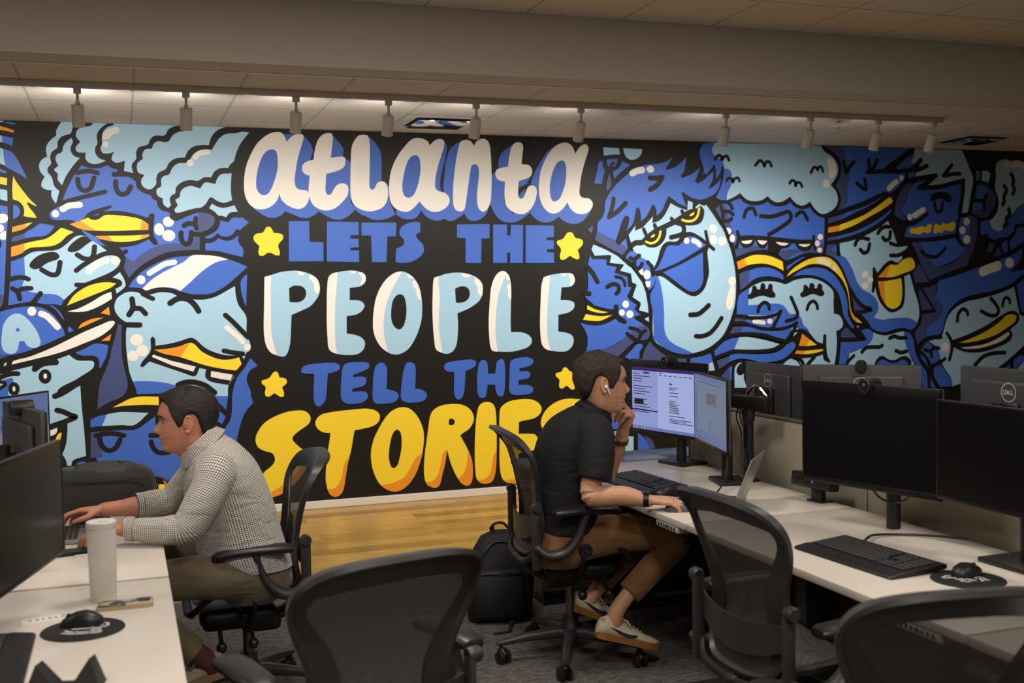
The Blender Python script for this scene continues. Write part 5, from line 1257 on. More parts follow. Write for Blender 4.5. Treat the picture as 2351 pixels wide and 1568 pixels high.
def monitor(name, label, c, head, W, H, zc, tilt=0, lit=None, webcam=False, chin=.02, group=None, back_logo=False, pole=True, base=True, pole_off=.10, topbar=.0, base_size=(.22, .2), basez=DZ, backm=None):
    """screen faces heading `head`; local +x = out of the screen, +y = screen's right-to-left (viewer's right is -y... seen from +x the right is +y)"""
    t = thing(name, label, 'monitor', (c[0], c[1], basez), head, group)
    z = zc - basez; T = Matrix.Translation((0, 0, z)) @ Matrix.Rotation(-tilt, 4, 'Y')
    mb = MB(); mb.M = T; mb.b2(-.012, -W / 2, -H / 2, .008, W / 2, H / 2, .003); mb.b2(-.034, -W * .36, -H * .36, -.0125, W * .36, H * .36, .014, 3); sh = mb.build('shell', backm or M_MONB, t)
    mb = MB(); mb.M = T
    b = .007; 
    mb.b2(.0, -W / 2 - .0005, -H / 2 - .0005, .0105, W / 2 + .0005, -H / 2 + chin, .0015); mb.b2(.0, -W / 2 - .0005, H / 2 - b - topbar, .0105, W / 2 + .0005, H / 2 + .0005, .0015)
    mb.b2(.0, -W / 2 - .0005, -H / 2, .0105, -W / 2 + b, H / 2, .0015); mb.b2(.0, W / 2 - b, -H / 2, .0105, W / 2 + .0005, H / 2, .0015)
    mb.build('bezel', M_BEZ, t)
    sw = W - 2 * b; shh = H - chin - b - topbar
    mb = MB(); mb.M = T; mb.b2(.0085, -sw / 2, -H / 2 + chin, .0092, sw / 2, H / 2 - b - topbar); scn = mb.build('screen', lit or M_SCR, t)
    t['sw'] = sw; t['sh'] = shh; t['z0'] = -H / 2 + chin
    if webcam:
        mb = MB(); mb.M = T; Ry = Matrix.Rotation(PI / 2, 3, 'Y')
        mb.lathe([(0, -.045), (.024, -.045), (.027, -.04), (.027, .028), (.024, .031), (.02, .031), (.018, .028), (0, .028)], 28, (0, 0, H / 2 - .004), Ry, cap=False); wc = mb.build('webcam', M_MOND, t)
        mb = MB(); mb.M = T; mb.lathe([(0, .0281), (.0178, .0281), (.0178, .0286), (0, .0286)], 24, (0, 0, H / 2 - .004), Ry, cap=False); mb.build('lens', M_BEZ, wc)
        mb = MB(); mb.M = T; mb.b2(.0288, -.006, H / 2 - .004, .0291, .006, H / 2 + .006); mb.build('painted_glint', mat('lens_glint', srgb(92, 92, 96), .2), wc)  # pale rectangle painted as a glint on the webcam lens
    if back_logo:
        pn = Panel(T @ V((-.0345, 0, H * .25)), (0, -1, 0), T.to_3x3() @ V((0, 0, 1)), (-1, 0, 0)); dell(pn, 0, 0, .034); pn.mb.build('logo', M_LOGO, t, 0)
        mb = MB(); mb.M = T; mb.b2(-.06, -.06, -.09, -.034, .06, .05, .012, 3); mb.build('mount_plate', M_MOND, t)
    if pole:
        mb = MB(); x = -.05 - pole_off
        mb.lathe([(.026, .0), (.026, z * .75), (.022, z * .76), (.022, z + .05), (0, z + .05)], 24, (x, 0, 0), cap=True); mb.tube([(x, 0, z + .0), (-.03, 0, z)], .022, 10); st = mb.build('stand_pole', M_BLACKP, t)
    if base:
        MB().box((-.07 - pole_off * .6, 0, .0085), (base_size[0], base_size[1], .017), .005).build('stand_base', M_BLACKP, t)
    return t, T
def emis(name, col, st): return mat(name, (0.02, 0.02, 0.02, 1), .4, emit=col, estr=st)
S_DOC = emis('screen_page', srgb(178, 190, 244), .75); S_SIDE = emis('screen_sidebar', srgb(160, 172, 234), .7); S_PUR = emis('screen_purple', srgb(58, 32, 128), .6); S_INK = emis('screen_ink', srgb(60, 66, 104), .5); S_TASK = emis('screen_taskbar', srgb(128, 144, 214), .6)
S_GREY = emis('screen_grey', srgb(104, 122, 150), .8); S_GREY2 = emis('screen_grey_low', srgb(92, 112, 158), .8); S_GINK = emis('screen_grey_ink', srgb(60, 68, 84), .8); S_BOX = emis('screen_note', srgb(98, 104, 114), .8); S_BLK = emis('screen_black', srgb(10, 10, 14), .5)
PI_ = PI
# --- the right desk: two lit monitors
m1, T1 = monitor('monitor', 'lit monitor with a document and purple bar, facing the man in black', (2.64, 5.15), math.radians(191.3), .61, .385, 1.075, 0, S_DOC, True, .016, pole_off=.03, topbar=.036, base_size=(.17, .2))
pn = Panel(T1 @ V((.0094, 0, m1['z0'])), (0, 1, 0), (0, 0, 1), (1, 0, 0)); sw, sh_ = m1['sw'], m1['sh']; hw = sw / 2
pn.rect(-hw, sh_ - .016, sw, .016, 2); pn.rect(-hw, 0, sw, .016, 4); pn.rect(-hw, .016, .22, sh_ - .032, 1)
random.seed(3)
for i in range(11): pn.rect(-hw + .02 + i * .011, .004, .006, .006, random.choice((2, 3, 0)))
for i in range(16):
    if i not in (4, 9): pn.rect(-hw + .012, sh_ - .034 - i * .0135, random.uniform(.05, .16), .0042, 3)
pn.rect(-hw + .10, sh_ - .031, .05, .009, 2); pn.rect(-hw + .02, .13, .08, .028, 5); pn.rect(-hw, .098, .22, .007, 2)
for i in range(9): pn.rect(-hw + .232 + i * .04, sh_ - .036, .024, .0042, 3)
pn.rect(-hw + .232, sh_ - .024, .03, .005, 3); pn.rect(-hw + .315, sh_ - .078, .026, .0075, 3)
for i in range(22):
    if i in (2, 4, 6, 7, 16, 18): continue
    pn.rect(-hw + .315, sh_ - .095 - i * .0085, random.uniform(.05, .085) if i < 17 else random.uniform(.08, .2), .0036, 3)
pn.mb.build('screen_content', [S_DOC, S_SIDE, S_PUR, S_INK, S_TASK, S_BLK], m1, 0)
hd = math.atan2(.53, -.13) + PI / 2
hd2 = math.atan2(.13, -.53) + 0
m2, T2 = monitor('monitor', 'angled monitor with a dim grey screen beside the lit one', (2.575, 4.59), math.radians(166.5), .545, .33, 1.065, 0, S_GREY, False, .012, pole_off=.02, base_size=(.15, .2))
pn = Panel(T2 @ V((.0094, 0, m2['z0'])), (0, 1, 0), (0, 0, 1), (1, 0, 0)); sw, sh_ = m2['sw'], m2['sh']; hw = sw / 2
pn.rect(-hw, 0, sw, .05, 1); pn.rect(-hw, sh_ - .02, sw, .02, 1); pn.rect(-hw + .04, sh_ - .034, .4, .003, 2); pn.rect(-hw + .2, sh_ - .13, .18, .055, 3)
for i in range(5): pn.rect(-hw + .21, sh_ - .085 - i * .009, .14 if i < 4 else .09, .0035, 2)
for i in range(22): pn.rect(-hw + .01, sh_ - .05 - i * .011, random.uniform(.03, .055), .0036, 2)
for i in range(3): pn.rect(-hw + .25, .1 - i * .014, .04, .003, 2)
for i in range(9): pn.rect(-hw + .05 + i * .014, .008, .009, .008, 2)
pn.mb.build('screen_content', [S_GREY, S_GREY2, S_GINK, S_BOX], m2, 0)
# --- the next desk: two monitors switched off
monitor('monitor', 'switched off black monitor with a round webcam on top', (2.56, 3.41), math.radians(195), .61, .385, 1.083, 0, None, True, .022, pole_off=.09, base=False, topbar=.03)
monitor('monitor', 'switched off black monitor cut by the right edge of the picture', (2.60, 2.81), math.radians(181), .545, .335, 1.08, 0, None, False, .014, pole_off=.07, base_size=(.2, .22))
# --- opposite row, seen from behind over the divider
for lb, c, h, W, H, z, wb in (('back of a grey monitor over the divider, left of the webcam one', (3.10, 4.89), 0, .50, .33, 1.085, False), ('back of a grey monitor with a round webcam behind the black screens', (3.26, 4.40), math.radians(52), .53, .36, 1.085, True), ('back of a grey monitor over the divider at the right edge of the picture', (3.1, 3.27), math.radians(2), .53, .335, 1.15, False)):
    t_, T_ = monitor('monitor', lb, c, h, W, H, z, 0, None, wb, .014, 'monitor backs over the divider', True, True, True, .04, base_size=(.15, .2))
# --- left row
monitor('monitor', 'big black monitor at the left edge seen at an angle', (-.255, 3.235), math.radians(-14.5), .545, .33, 1.065, 0, None, False, .012, pole_off=.27, base=False)
monitor('monitor', 'dark monitor seen edge on in front of the man in the checked shirt', (-.335, 4.26), math.radians(17), .56, .36, 1.085, 0, None, True, .02, pole_off=.02)
m3, T3 = monitor('monitor', 'monitor with a dim blue screen behind the edge on monitor', (-.46, 5.0), math.radians(-32), .54, .33, 1.08, 0, S_GREY2, False, .012, pole_off=.06)
pn = Panel(T3 @ V((.0094, 0, m3['z0'])), (0, 1, 0), (0, 0, 1), (1, 0, 0)); hw = m3['sw'] / 2
pn.rect(-hw, 0, 2 * hw, .17, 1); pn.rect(-hw + .2, .19, .3, .004, 2); pn.rect(-hw + .15, .235, .35, .003, 2); pn.rect(hw - .2, .18, .05, .015, 3)
pn.mb.build('screen_content', [S_GREY, emis('screen_pale', srgb(128, 128, 132), .8), S_GINK, S_BOX], m3, 0)

# ---------------------------------------------------------------- monitor arm on the right desk
t = thing('monitor_mount', 'black jointed monitor arm behind the angled grey screen', 'monitor mount', (2.752, 4.56, DZ))
MB().lathe([(.024, 0.012), (.024, .28), (.03, .285), (.03, .34), (0, .34)], 20, (.0, .0, 0)).build('arm_post', M_BLACKP, t)
MB().box((.01, 0, .006), (.06, .07, .012), .004).build('clamp', M_BLACKP, t)
mb = MB(); mb.box((-.02, -.05, .375), (.045, .22, .062), .012, rot=Matrix.Rotation(.25, 4, 'Z')); mb.build('upper_arm', M_BLACKP, t)
mb = MB(); mb.tube([(0, 0, .28), (-.01, -.03, .32), (-.02, -.04, .37)], .024, 10, sub=3); mb.build('lower_arm', M_MOND, t)
mb = MB(); mb.tube([(.02, .05, .40), (.03, -.02, .45), (.05, -.08, .40)], .006, 8, sub=5); mb.build('tension_rod', M_CHROME, t)
M_CABLE = mat('cable_black', srgb(18, 18, 19), .5)
for k in range(3):
    MB().tube([(-.03 + .015 * k, .02, .37), (-.035 + .02 * k, .05, .30), (-.02 + .02 * k, .03, .22), (-.05 + .01 * k, -.02 - .02 * k, .09), (-.03, -.05, .02)], .0035, 6, sub=5).build('cable', M_CABLE, t)
# ---------------------------------------------------------------- keyboards
M_KEY = mat('keycap', srgb(46, 45, 45), .55)
def keyboard(label, x, y, rz, group=None):
    t = thing('keyboard', label, 'keyboard', (x, y, DZ), rz, group)
    R = []
    # local: x along the width, y away from the typist
    def sec(xx, k=1.0): return [V((xx, -.115, .004)), V((xx, -.11, .010)), V((xx, -.06, .017)), V((xx, -.045, .016)), V((xx, .105, .027)), V((xx, .115, .024)), V((xx, .113, .012)), V((xx, -.08, .003))]
    for xx, k in ((-.24, .8), (-.238, 1), (-.228, 1), (.228, 1), (.238, 1), (.24, .8)):
        s = sec(xx); e = .012 if abs(xx) > .239 else .004 if abs(xx) > .235 else 0
        R.append([V((p.x, p.y * (1 - e * 2), p.z * (1 - e * 6))) for p in s])
    MB().rings(R).build('keyboard_body', M_BLACKP, t)
    mb = MB()
    for sx in (-1, 1): mb.box((sx * .2, .1, .006), (.03, .014, .012), .002)
    mb.build('fold_out_feet', M_BLACKP, t)
    rot = Matrix.Rotation(math.atan2(.011, .15), 4, 'X')
    mb = MB()
    for r in range(6):
        yy = -.034 + r * .0225; zz = .0185 + (yy + .045) * .073
        xs = -.218
        while xs < .215:
            w = .0172
            if r == 0 and -.13 < xs < -.02: w = .105
            elif r in (1, 2, 3) and xs < -.21: w = .024 + .004 * r
            if -.219 <= xs < .084 or .094 < xs:
                if not (.075 < xs < .13 and r == 2 and xs > .092):
                    mb.box((xs + w / 2, yy, zz), (w, .017, .006), .0018, 1, rot)
            xs += w + .0024
            if .075 < xs < .092: xs = .095
            if .150 < xs < .158: xs = .160
    mb.build('keys', M_KEY, t, 30, kind='stuff')
    return t
def kb_at(label, a, b):
    """a, b: the left and right front corners seen by the typist"""
    a, b = V(a), V(b); d = (b - a); rz = math.atan2(d.y, d.x); n = V((-math.sin(rz), math.cos(rz))); c = (a + b) / 2 + n * .115
    return keyboard(label, c.x, c.y, rz)
kb_at('black keyboard with a wrist rest at the empty place on the right desk', (2.17, 3.31), (2.20, 2.83))
kb_at('black keyboard in front of the man in the black polo', (2.13, 4.93), (2.15, 4.45))
kb_at('black keyboard cut off at the lower left corner', (-.245, 2.77), (-.245, 3.25))
# ---------------------------------------------------------------- mice and pads
def mouse(label, x, y, rz, m=None, s=1.0, group=None, z=DZ):
    t = thing('computer_mouse', label, 'mouse', (x, y, z), rz, group)
    R = []
    for u, w, h in ((-.056, .006, .012), (-.05, .022, .02), (-.03, .032, .033), (-.008, .034, .0385), (.02, .031, .034), (.042, .027, .023), (.054, .019, .014), (.058, .006, .009)):
        r = []
        for k in range(24):
            a = 2 * PI * k / 24; ca, sa = math.cos(a), math.sin(a)
            yy = w * math.copysign(abs(ca) ** .75, ca); zz = .0015 + (h * max(0, sa) ** .8 if sa > 0 else 0)
            r.append(V((u * s, yy * s, zz * s)))
        R.append(r)
    mb = MB(); mb.rings(R); b = mb.build('mouse_shell', m or M_BLACKP, t, 60)
    mb = MB(); mb.lathe([(0, -.004), (.007, -.004), (.007, .004), (0, .004)], 14, (.036 * s, 0, .026 * s), Matrix.Rotation(PI / 2, 3, 'X'), cap=False); mb.build('scroll_wheel', M_MOND, t)
    MB().b2(.008 * s, -.0006, .033 * s, .056 * s, .0006, .0335 * s).build('button_gap', M_BEZ, t)
    return t
M_PADB = mat('mousepad_black', srgb(20, 20, 21), .85, bump=.1, bscale=1500)
M_PADW = mat('mousepad_print', srgb(196, 192, 184), .8)
GL_A = [[(-.055, .035), (-.045, .045), (.02, .045), (.045, .03), (.05, .036)], [(-.05, .02), (-.045, .03), (.018, .03), (.034, .02), (.045, .008)], [(.018, .045), (.012, .018)], [(-.02, .045), (-.028, .012), (-.05, .012)],
        [(-.06, -.012), (-.04, -.002), (.03, -.002)], [(-.062, -.014), (-.058, -.045), (-.046, -.05), (-.04, -.03)], [(-.02, -.002), (-.024, -.03), (.01, -.03)], [(.01, -.012), (.006, -.045), (.024, -.032)], [(-.05, -.03), (-.01, -.016), (.026, -.02)]]
def pad(label, x, y, rz, group='round mouse pads'):
    t = thing('mouse_pad', label, 'mouse pad', (x, y, DZ), rz, group)
    MB().lathe([(0, .0), (.109, .0), (.11, .001), (.109, .003), (0, .003)], 56, cap=False).build('pad', M_PADB, t)
    pn = Panel((0, 0, .003), (1, 0, 0), (0, 1, 0), (0, 0, 1))
    for g in GL_A: pn.stroke(g, .0095, 0)
    pn.mb.build('printed_logo', M_PADW, t, 0)
pad('round black mouse pad with a white logo at the lower left', -.127, 3.255, math.radians(172))
pad('round black mouse pad with a white logo at the right', 2.42, 2.745, math.radians(285))
pad('round dark mouse pad beside the hand of the man in black', 2.215, 4.37, math.radians(80))
mouse('black mouse on the round pad at the lower left', -.129, 3.30, math.radians(172), z=DZ + .003)
mouse('black mouse on the round pad at the right', 2.45, 2.785, math.radians(15), z=DZ + .003)
mouse('black mouse beside the keyboard of the man in black', 2.22, 4.375, math.radians(10), s=1.1, z=DZ + .003)
mouse('grey mouse under the hand of the man in black', 2.118, 4.062, math.radians(-26), mat('mouse_grey', srgb(84, 87, 96), .4), .95)
mouse('black mouse under the far hand of the man in the checked shirt', -.145, 4.83, math.radians(180), s=1.35)
# ---------------------------------------------------------------- laptops
M_ALU = mat('laptop_aluminium', srgb(165, 163, 160), .35, .7)
def laptop(label, x, y, rz, open_deg, W=.31, Dp=.22):
    t = thing('laptop', label, 'laptop', (x, y, DZ), rz)   # local: hinge along y at x=Dp/2, typist at -x
    b = MB().b2(-Dp / 2, -W / 2, .002, Dp / 2, W / 2, .015, .004).build('laptop_base', M_ALU, t)
    mb = MB()
    for r in range(5):
        for c in range(13): mb.box((-.01 + r * .019, -.118 + c * .0197, .0158), (.016, .0165, .0016))
    mb.build('keys', M_KEY, b, 0, kind='stuff')
    MB().b2(-Dp / 2 + .015, -.05, .0148, -.03, .05, .0156).build('touchpad', mat('touchpad', srgb(140, 139, 138), .3, .5), b)
    mb = MB()
    for k in range(4): mb.b2(-.06 + k * .03, -W / 2 - .0004, .005, -.046 + k * .03, -W / 2 + .002, .010)
    mb.build('ports', M_BEZ, b, 0)
    a = math.radians(open_deg - 90); T = Matrix.Translation((Dp / 2 - .004, 0, .012)) @ Matrix.Rotation(a, 4, 'Y')
    mb = MB(); mb.M = T; mb.b2(-.003, -W / 2, 0, .003, W / 2, Dp, .002); ld = mb.build('laptop_lid', M_ALU, t)
    mb = MB(); mb.M = T; mb.b2(-.0035, -W / 2 + .008, .014, -.003, W / 2 - .008, Dp - .008); mb.build('screen', M_SCR, ld)
    return t
laptop('open silver laptop on the right desk seen from behind its lid', 2.316, 4.12, math.radians(-42), 112, .29)
laptop('silver laptop under the hands of the man in the checked shirt', -.20, 4.57, math.radians(180), 112)
# ---------------------------------------------------------------- power hub, cables
t = thing('power_hub', 'black power strip box clamped to the back of the right desk', 'power outlet', (2.745, 4.02, DZ), math.radians(8))
mb = MB(); mb.box((0, .0, .085), (.06, .235, .062), .008, rot=Matrix.Rotation(.1, 4, 'Y')); hb = mb.build('hub_body', M_BLACKP, t)
mb = MB(); mb.box((0, -.02, .028), (.03, .06, .056), .004); mb.box((.01, -.02, .004), (.07, .09, .008), .002); mb.build('clamp', M_MOND, t)
for k in (0, 1):
    mb = MB()
    for sx in (-1, 1): mb.box((-.0306 - .0035, .03 + k * .045 + sx * .008, .09), (.001, .003, .012))
    mb.box((-.0306 - .0032, .03 + k * .045, .074), (.001, .006, .006)); mb.build('outlet', M_BEZ, hb, 0)
MB().box((-.0335, -.02, .088), (.001, .006, .016)).build('usb_port', M_LOGO, hb, 0)
c = MB().tube([(2.44, 3.275, DZ + .012), (2.455, 3.28, DZ + .018), (2.52, 3.33, DZ + .012), (2.62, 3.33, DZ + .006), (2.70, 3.25, DZ + .01), (2.75, 3.12, DZ + .02)], .0045, 8, sub=6).build('desk_cable', M_CABLE)
tag(c, 'black cable lying loose on the right desk above the keyboard', 'cable')
c = MB().tube([(2.60, 4.50, DZ + .30), (2.585, 4.47, DZ + .16), (2.56, 4.43, DZ + .09), (2.50, 4.36, DZ + .04), (2.41, 4.27, DZ + .012)], .0035, 8, sub=6).build('laptop_cable', M_CABLE)
tag(c, 'thin black cable hanging from the grey screen down to the laptop', 'cable')
for (x, y) in ((2.68, 3.43), (2.70, 2.72)):
    t = None
c = MB().tube([(2.62, 3.5, .9), (2.63, 3.44, .85), (2.65, 3.38, .84), (2.64, 3.3, .87), (2.63, 3.28, .90)], .0045, 8, sub=6).build('monitor_cable', M_CABLE)
tag(c, 'black cable looping under the switched off webcam monitor', 'cable')
c = MB().tube([(2.68, 2.80, .93), (2.72, 2.76, .85), (2.70, 2.72, .88), (2.70, 2.66, .80), (2.76, 2.62, .74)], .006, 8, sub=6).build('monitor_cable', M_CABLE)
tag(c, 'black cable bundle behind the stand of the right edge monitor', 'cable')
# ---------------------------------------------------------------- left desk things
M_TUMB = mat('speckled_white', srgb(214, 208, 200), .45, var=.10, vscale=420)
t = thing('tumbler', 'tall white speckled tumbler with a flat lid', 'tumbler', (-.078, 3.56, DZ))
MB().lathe([(0, .0), (.036, 0), (.038, .003), (.0405, .12), (.042, .2), (.042, .222), (0, .222)], 40, cap=False).build('cup_body', M_TUMB, t)
ld = MB().lathe([(0, .221), (.043, .221), (.0438, .224), (.0438, .238), (.041, .2405), (0, .2395)], 40, cap=False).build('lid', M_TUMB, t)
MB().b2(-.006, -.03, .2395, .026, -.012, .2425, .001).build('slider', M_WHITEMETAL, ld)
def phone(label, x, y, rz, m, med):
    t = thing('phone', label, 'phone', (x, y, DZ), rz)
    mb = MB(); mb.poly([(px, py) for px, py in rrect(.157, .078, .012)], .011); mb.build('phone_case', [med], t, 40)
    MB().poly([(px, py) for px, py in rrect(.151, .072, .010)], .0006, base=.0111).build('back_cover', m, t, 40)
    mb = MB(); mb.poly([(px + .052, py + .014) for px, py in rrect(.036, .034, .008)], .0022, base=.0117); mb.build('camera_block', M_BEZ, t, 40)
    return t
def rrect(w, h, r, n=6):
    o = []
    for cx, cy, a0 in ((w / 2 - r, h / 2 - r, 0), (-w / 2 + r, h / 2 - r, PI / 2), (-w / 2 + r, -h / 2 + r, PI), (w / 2 - r, -h / 2 + r, 1.5 * PI)):
        for k in range(n + 1): o.append((cx + r * math.cos(a0 + PI / 2 * k / n), cy + r * math.sin(a0 + PI / 2 * k / n)))
    return o
def patt():
    m = bpy.data.materials.new('patterned_case'); m.use_nodes = True; nt = m.node_tree; N = nt.nodes; b = N['Principled BSDF']; b.inputs['Roughness'].default_value = .3
    tc = N.new('ShaderNodeTexCoord'); n = N.new('ShaderNodeTexNoise'); n.inputs['Scale'].default_value = 42; n.inputs['Detail'].default_value = 1; nt.links.new(tc.outputs['Object'], n.inputs['Vector'])
    r = N.new('ShaderNodeValToRGB'); r.color_ramp.interpolation = 'CONSTANT'; r.color_ramp.elements[0].color = srgb(34, 31, 28); r.color_ramp.elements[1].position = .55; r.color_ramp.elements[1].color = srgb(170, 158, 134)
    e = r.color_ramp.elements.new(.48); e.color = srgb(92, 82, 66)
    nt.links.new(n.outputs['Fac'], r.inputs['Fac']); nt.links.new(r.outputs['Color'], b.inputs['Base Color']); return m
phone('phone in a black and cream patterned case beside the white tumbler', -.016, 3.462, math.radians(-2), patt(), mat('case_gold', srgb(176, 156, 112), .35, .3))
phone('plain black phone in front of the laptop on the left desk', -.185, 4.262, math.radians(12), M_BLACKP, M_BEZ)
M_PAPER = mat('paper', srgb(212, 206, 196), .8)
t = MB().box((0, 0, .003), (.055, .02, .006), .001).build('paper_packet', M_PAPER, None, loc=(-.155, 4.20, DZ), rot=(0, 0, .1)); tag(t, 'small white paper packet beside the black phone', 'paper')
t = thing('printed_card', 'small white card with grey print left of the lower left mouse', 'card', (-.235, 3.405, DZ), math.radians(10))
MB().box((0, 0, .0008), (.12, .055, .0016)).build('card', M_PAPER, t, 0)
pn = Panel((0, 0, .0016), (1, 0, 0), (0, 1, 0), (0, 0, 1))
for k in range(6): pn.rect(-.04 + k * .017, -.008, .008 + .003 * (k % 2), .022, 0)
pn.mb.build('grey_print', mat('grey_ink', srgb(150, 147, 142), .8), t, 0)
# clear cup with green drink
M_CLEAR = mat('clear_plastic', (.95, .96, .96, 1), .06, trans=1.0); M_CLEAR.node_tree.nodes['Principled BSDF'].inputs['IOR'].default_value = 1.12
M_GREEN = mat('green_drink', srgb(176, 196, 84), .3)
t = thing('plastic_cup', 'clear plastic cup with green drink on the left desk', 'cup', (-.222, 5.17, DZ))
MB().lathe([(0, .001), (.033, .001), (.034, .003), (.044, .125), (.0475, .127), (.0475, .131), (.044, .1315), (.0425, .126), (.0328, .0045), (0, .004)], 36, cap=False).build('cup_wall', M_CLEAR, t)
MB().lathe([(0, .005), (.0315, .005), (.0355, .05), (0, .05)], 30, cap=False).build('drink', M_GREEN, t)
# small bottles and webcam at the left edge
t = thing('plastic_bottle', 'small clear plastic bottle at the left edge behind the black monitor', 'bottle', (-.375, 4.02, DZ))
MB().lathe([(0, 0), (.03, 0), (.032, .006), (.032, .15), (.028, .175), (.014, .2), (.013, .21), (0, .21)], 28, cap=False).build('bottle_body', M_CLEAR, t)
MB().lathe([(0, .209), (.016, .209), (.016, .232), (0, .232)], 20, cap=False).build('bottle_cap', M_BEZ, t)
MB().lathe([(.0323, .06), (.0326, .06), (.0326, .12), (.0323, .12)], 28, cap=False).build('bottle_label', mat('label_blue', srgb(150, 170, 210), .5), t)
# folded black stand at the lower left
t = thing('document_stand', 'black folded stand with two pointed flaps at the bottom left corner', 'stand', (-.15, 2.79, DZ), math.radians(-12))
for sx, pk in ((-1, .062), (1, .072)):
    R = [[V((sx * .075, -.03, 0)), V((sx * .075, .03, 0)), V((sx * .078, .03, .003)), V((sx * .078, -.03, .003))]]
    mb = MB(); mb.add([(sx * .085, -.03, 0), (sx * .012, -.03, 0), (sx * .06, -.03, pk), (sx * .085, .03, 0), (sx * .012, .03, 0), (sx * .06, .03, pk * .9)], [[0, 1, 2], [5, 4, 3], [0, 3, 4, 1], [1, 4, 5, 2], [2, 5, 3, 0]]); mb.build('flap', M_BLACKP, t, 0)
MB().b2(-.085, -.03, 0, .085, .03, .004).build('stand_base', M_BLACKP, t)
# paper coffee cup on the cabinet
t = thing('coffee_cup', 'brown paper coffee cup with a white lid behind the man in black', 'cup', (2.545, 5.56, .73))
MB().lathe([(0, 0), (.03, 0), (.031, .003), (.041, .108), (0, .108)], 32, cap=False).build('paper_cup', mat('kraft_sleeve', srgb(168, 128, 84), .8), t)
MB().lathe([(0, .107), (.0435, .107), (.0435, .115), (.04, .118), (.037, .132), (.034, .134), (0, .132)], 32, cap=False).build('lid', M_WHITEMETAL, t)
# ---------------------------------------------------------------- bags
M_BAG = mat('bag_cordura', srgb(38, 38, 38), .75, bump=.3, bscale=900, sheen=.2)
M_BAG2 = mat('bag_grey', srgb(66, 64, 61), .75, bump=.3, bscale=900)
M_BAGK = mat('backpack_black', srgb(24, 24, 25), .7, bump=.35, bscale=160)
t = thing('messenger_bag', 'dark grey soft bag with a strap lying on the far left desk', 'bag', (-.09, 5.12, DZ), math.radians(-6))
R = []
for z, hx, hy, e in ((.0, .20, .09, 5), (.012, .215, .105, 5), (.08, .218, .11, 4.5), (.135, .212, .108, 4), (.165, .2, .1, 3.5), (.182, .17, .085, 3), (.187, .12, .06, 2.6)):
    R.append(sup((-.01 * z * 8, 0, z), (1, 0, 0), (0, 1, 0), hx, hy, 40, e))
MB().rings(R).build('bag_body', M_BAG, t, 60)
mb = MB(); R = []
for x, w, h in ((-.12, .05, .008), (-.09, .085, .016), (.0, .095, .022), (.09, .09, .018), (.13, .05, .006)):
    R.append([V((x, -w, .172)), V((x, -w * .8, .178 + h)), V((x, 0, .184 + h)), V((x, w * .8, .178 + h)), V((x, w, .172))])
mb.rings(R); mb.build('flap', M_BAG2, t, 60)
MB().tube([(.195 - .41 * k / 20, -.112, .147 - .012 * math.sin(k / 20 * PI)) for k in range(21)], .0022, 6).build('zipper', M_BEZ, t)
MB().tube([(.19, -.03, .14), (.25, -.04, .12), (.285, -.05, .06), (.30, -.06, .008), (.32, -.05, .004)], [.006, .02, .022, .02, .012], 10, sub=6, flat=(.22, 1), up=(0, 1, 0)).build('strap', M_BAG, t)
MB().ell((.07, -.02, .206), (.012, .009, .006), 12, 8).build('zip_pull', M_STEEL, t)
t = thing('backpack', 'black backpack standing on the carpet beside the seated man', 'backpack', (1.745, 5.27, 0), math.radians(-14))
R = []
for z, hx, hy, ox, e in ((.0, .14, .075, 0, 4), (.015, .16, .092, 0, 4), (.12, .168, .10, -.002, 3.6), (.26, .16, .092, .006, 3.4), (.36, .14, .078, .014, 3), (.42, .11, .06, .02, 2.6), (.445, .06, .035, .022, 2.3)):
    R.append(sup((ox, 0, z), (1, 0, 0), (0, 1, 0), hx, hy, 40, e))
MB().rings(R).build('bag_body', M_BAGK, t, 60)
R = []
for z, hx, hy, e in ((.03, .11, .03, 3.2), (.05, .13, .045, 3.2), (.15, .132, .05, 3), (.24, .125, .042, 3), (.27, .1, .026, 2.6)):
    R.append(sup((-.01, -.085, z), (1, 0, 0), (0, 1, 0), hx, hy, 32, e))
MB().rings(R).build('front_pocket', M_BAGK, t, 60)
MB().tube([(-.03, .0, .435), (-.028, -.005, .475), (.02, -.005, .485), (.06, 0, .445)], .011, 10, sub=5, flat=(1.3, .6)).build('top_handle', M_BAGK, t)
for pth in ([(-.125, -.075, .12), (-.12, -.088, .24), (-.09, -.09, .34), (-.03, -.072, .4), (.05, -.07, .4)], [(-.115, -.115, .25), (.0, -.132, .262), (.1, -.118, .25)]):
    MB().tube(pth, .004, 6, sub=5).build('zipper', M_BEZ, t)
MB().tube([(-.105, -.098, .30), (-.108, -.104, .275), (-.112, -.106, .26)], .0035, 6).build('zip_pull', M_STEEL, t)
for sx in (0.03, .1):
    MB().tube([(sx, .07, .38), (sx + .05, .12, .3), (sx + .07, .13, .16), (sx + .05, .10, .05)], .02, 10, sub=5, flat=(1.1, .25)).build('shoulder_strap', M_BAGK, t)
MB().tube([(.05, -.11, .02), (.04, -.17, .006), (.02, -.24, .006), (-.05, -.26, .006)], .008, 8, sub=5, flat=(1.2, .4)).build('loose_strap', M_BAGK, t)
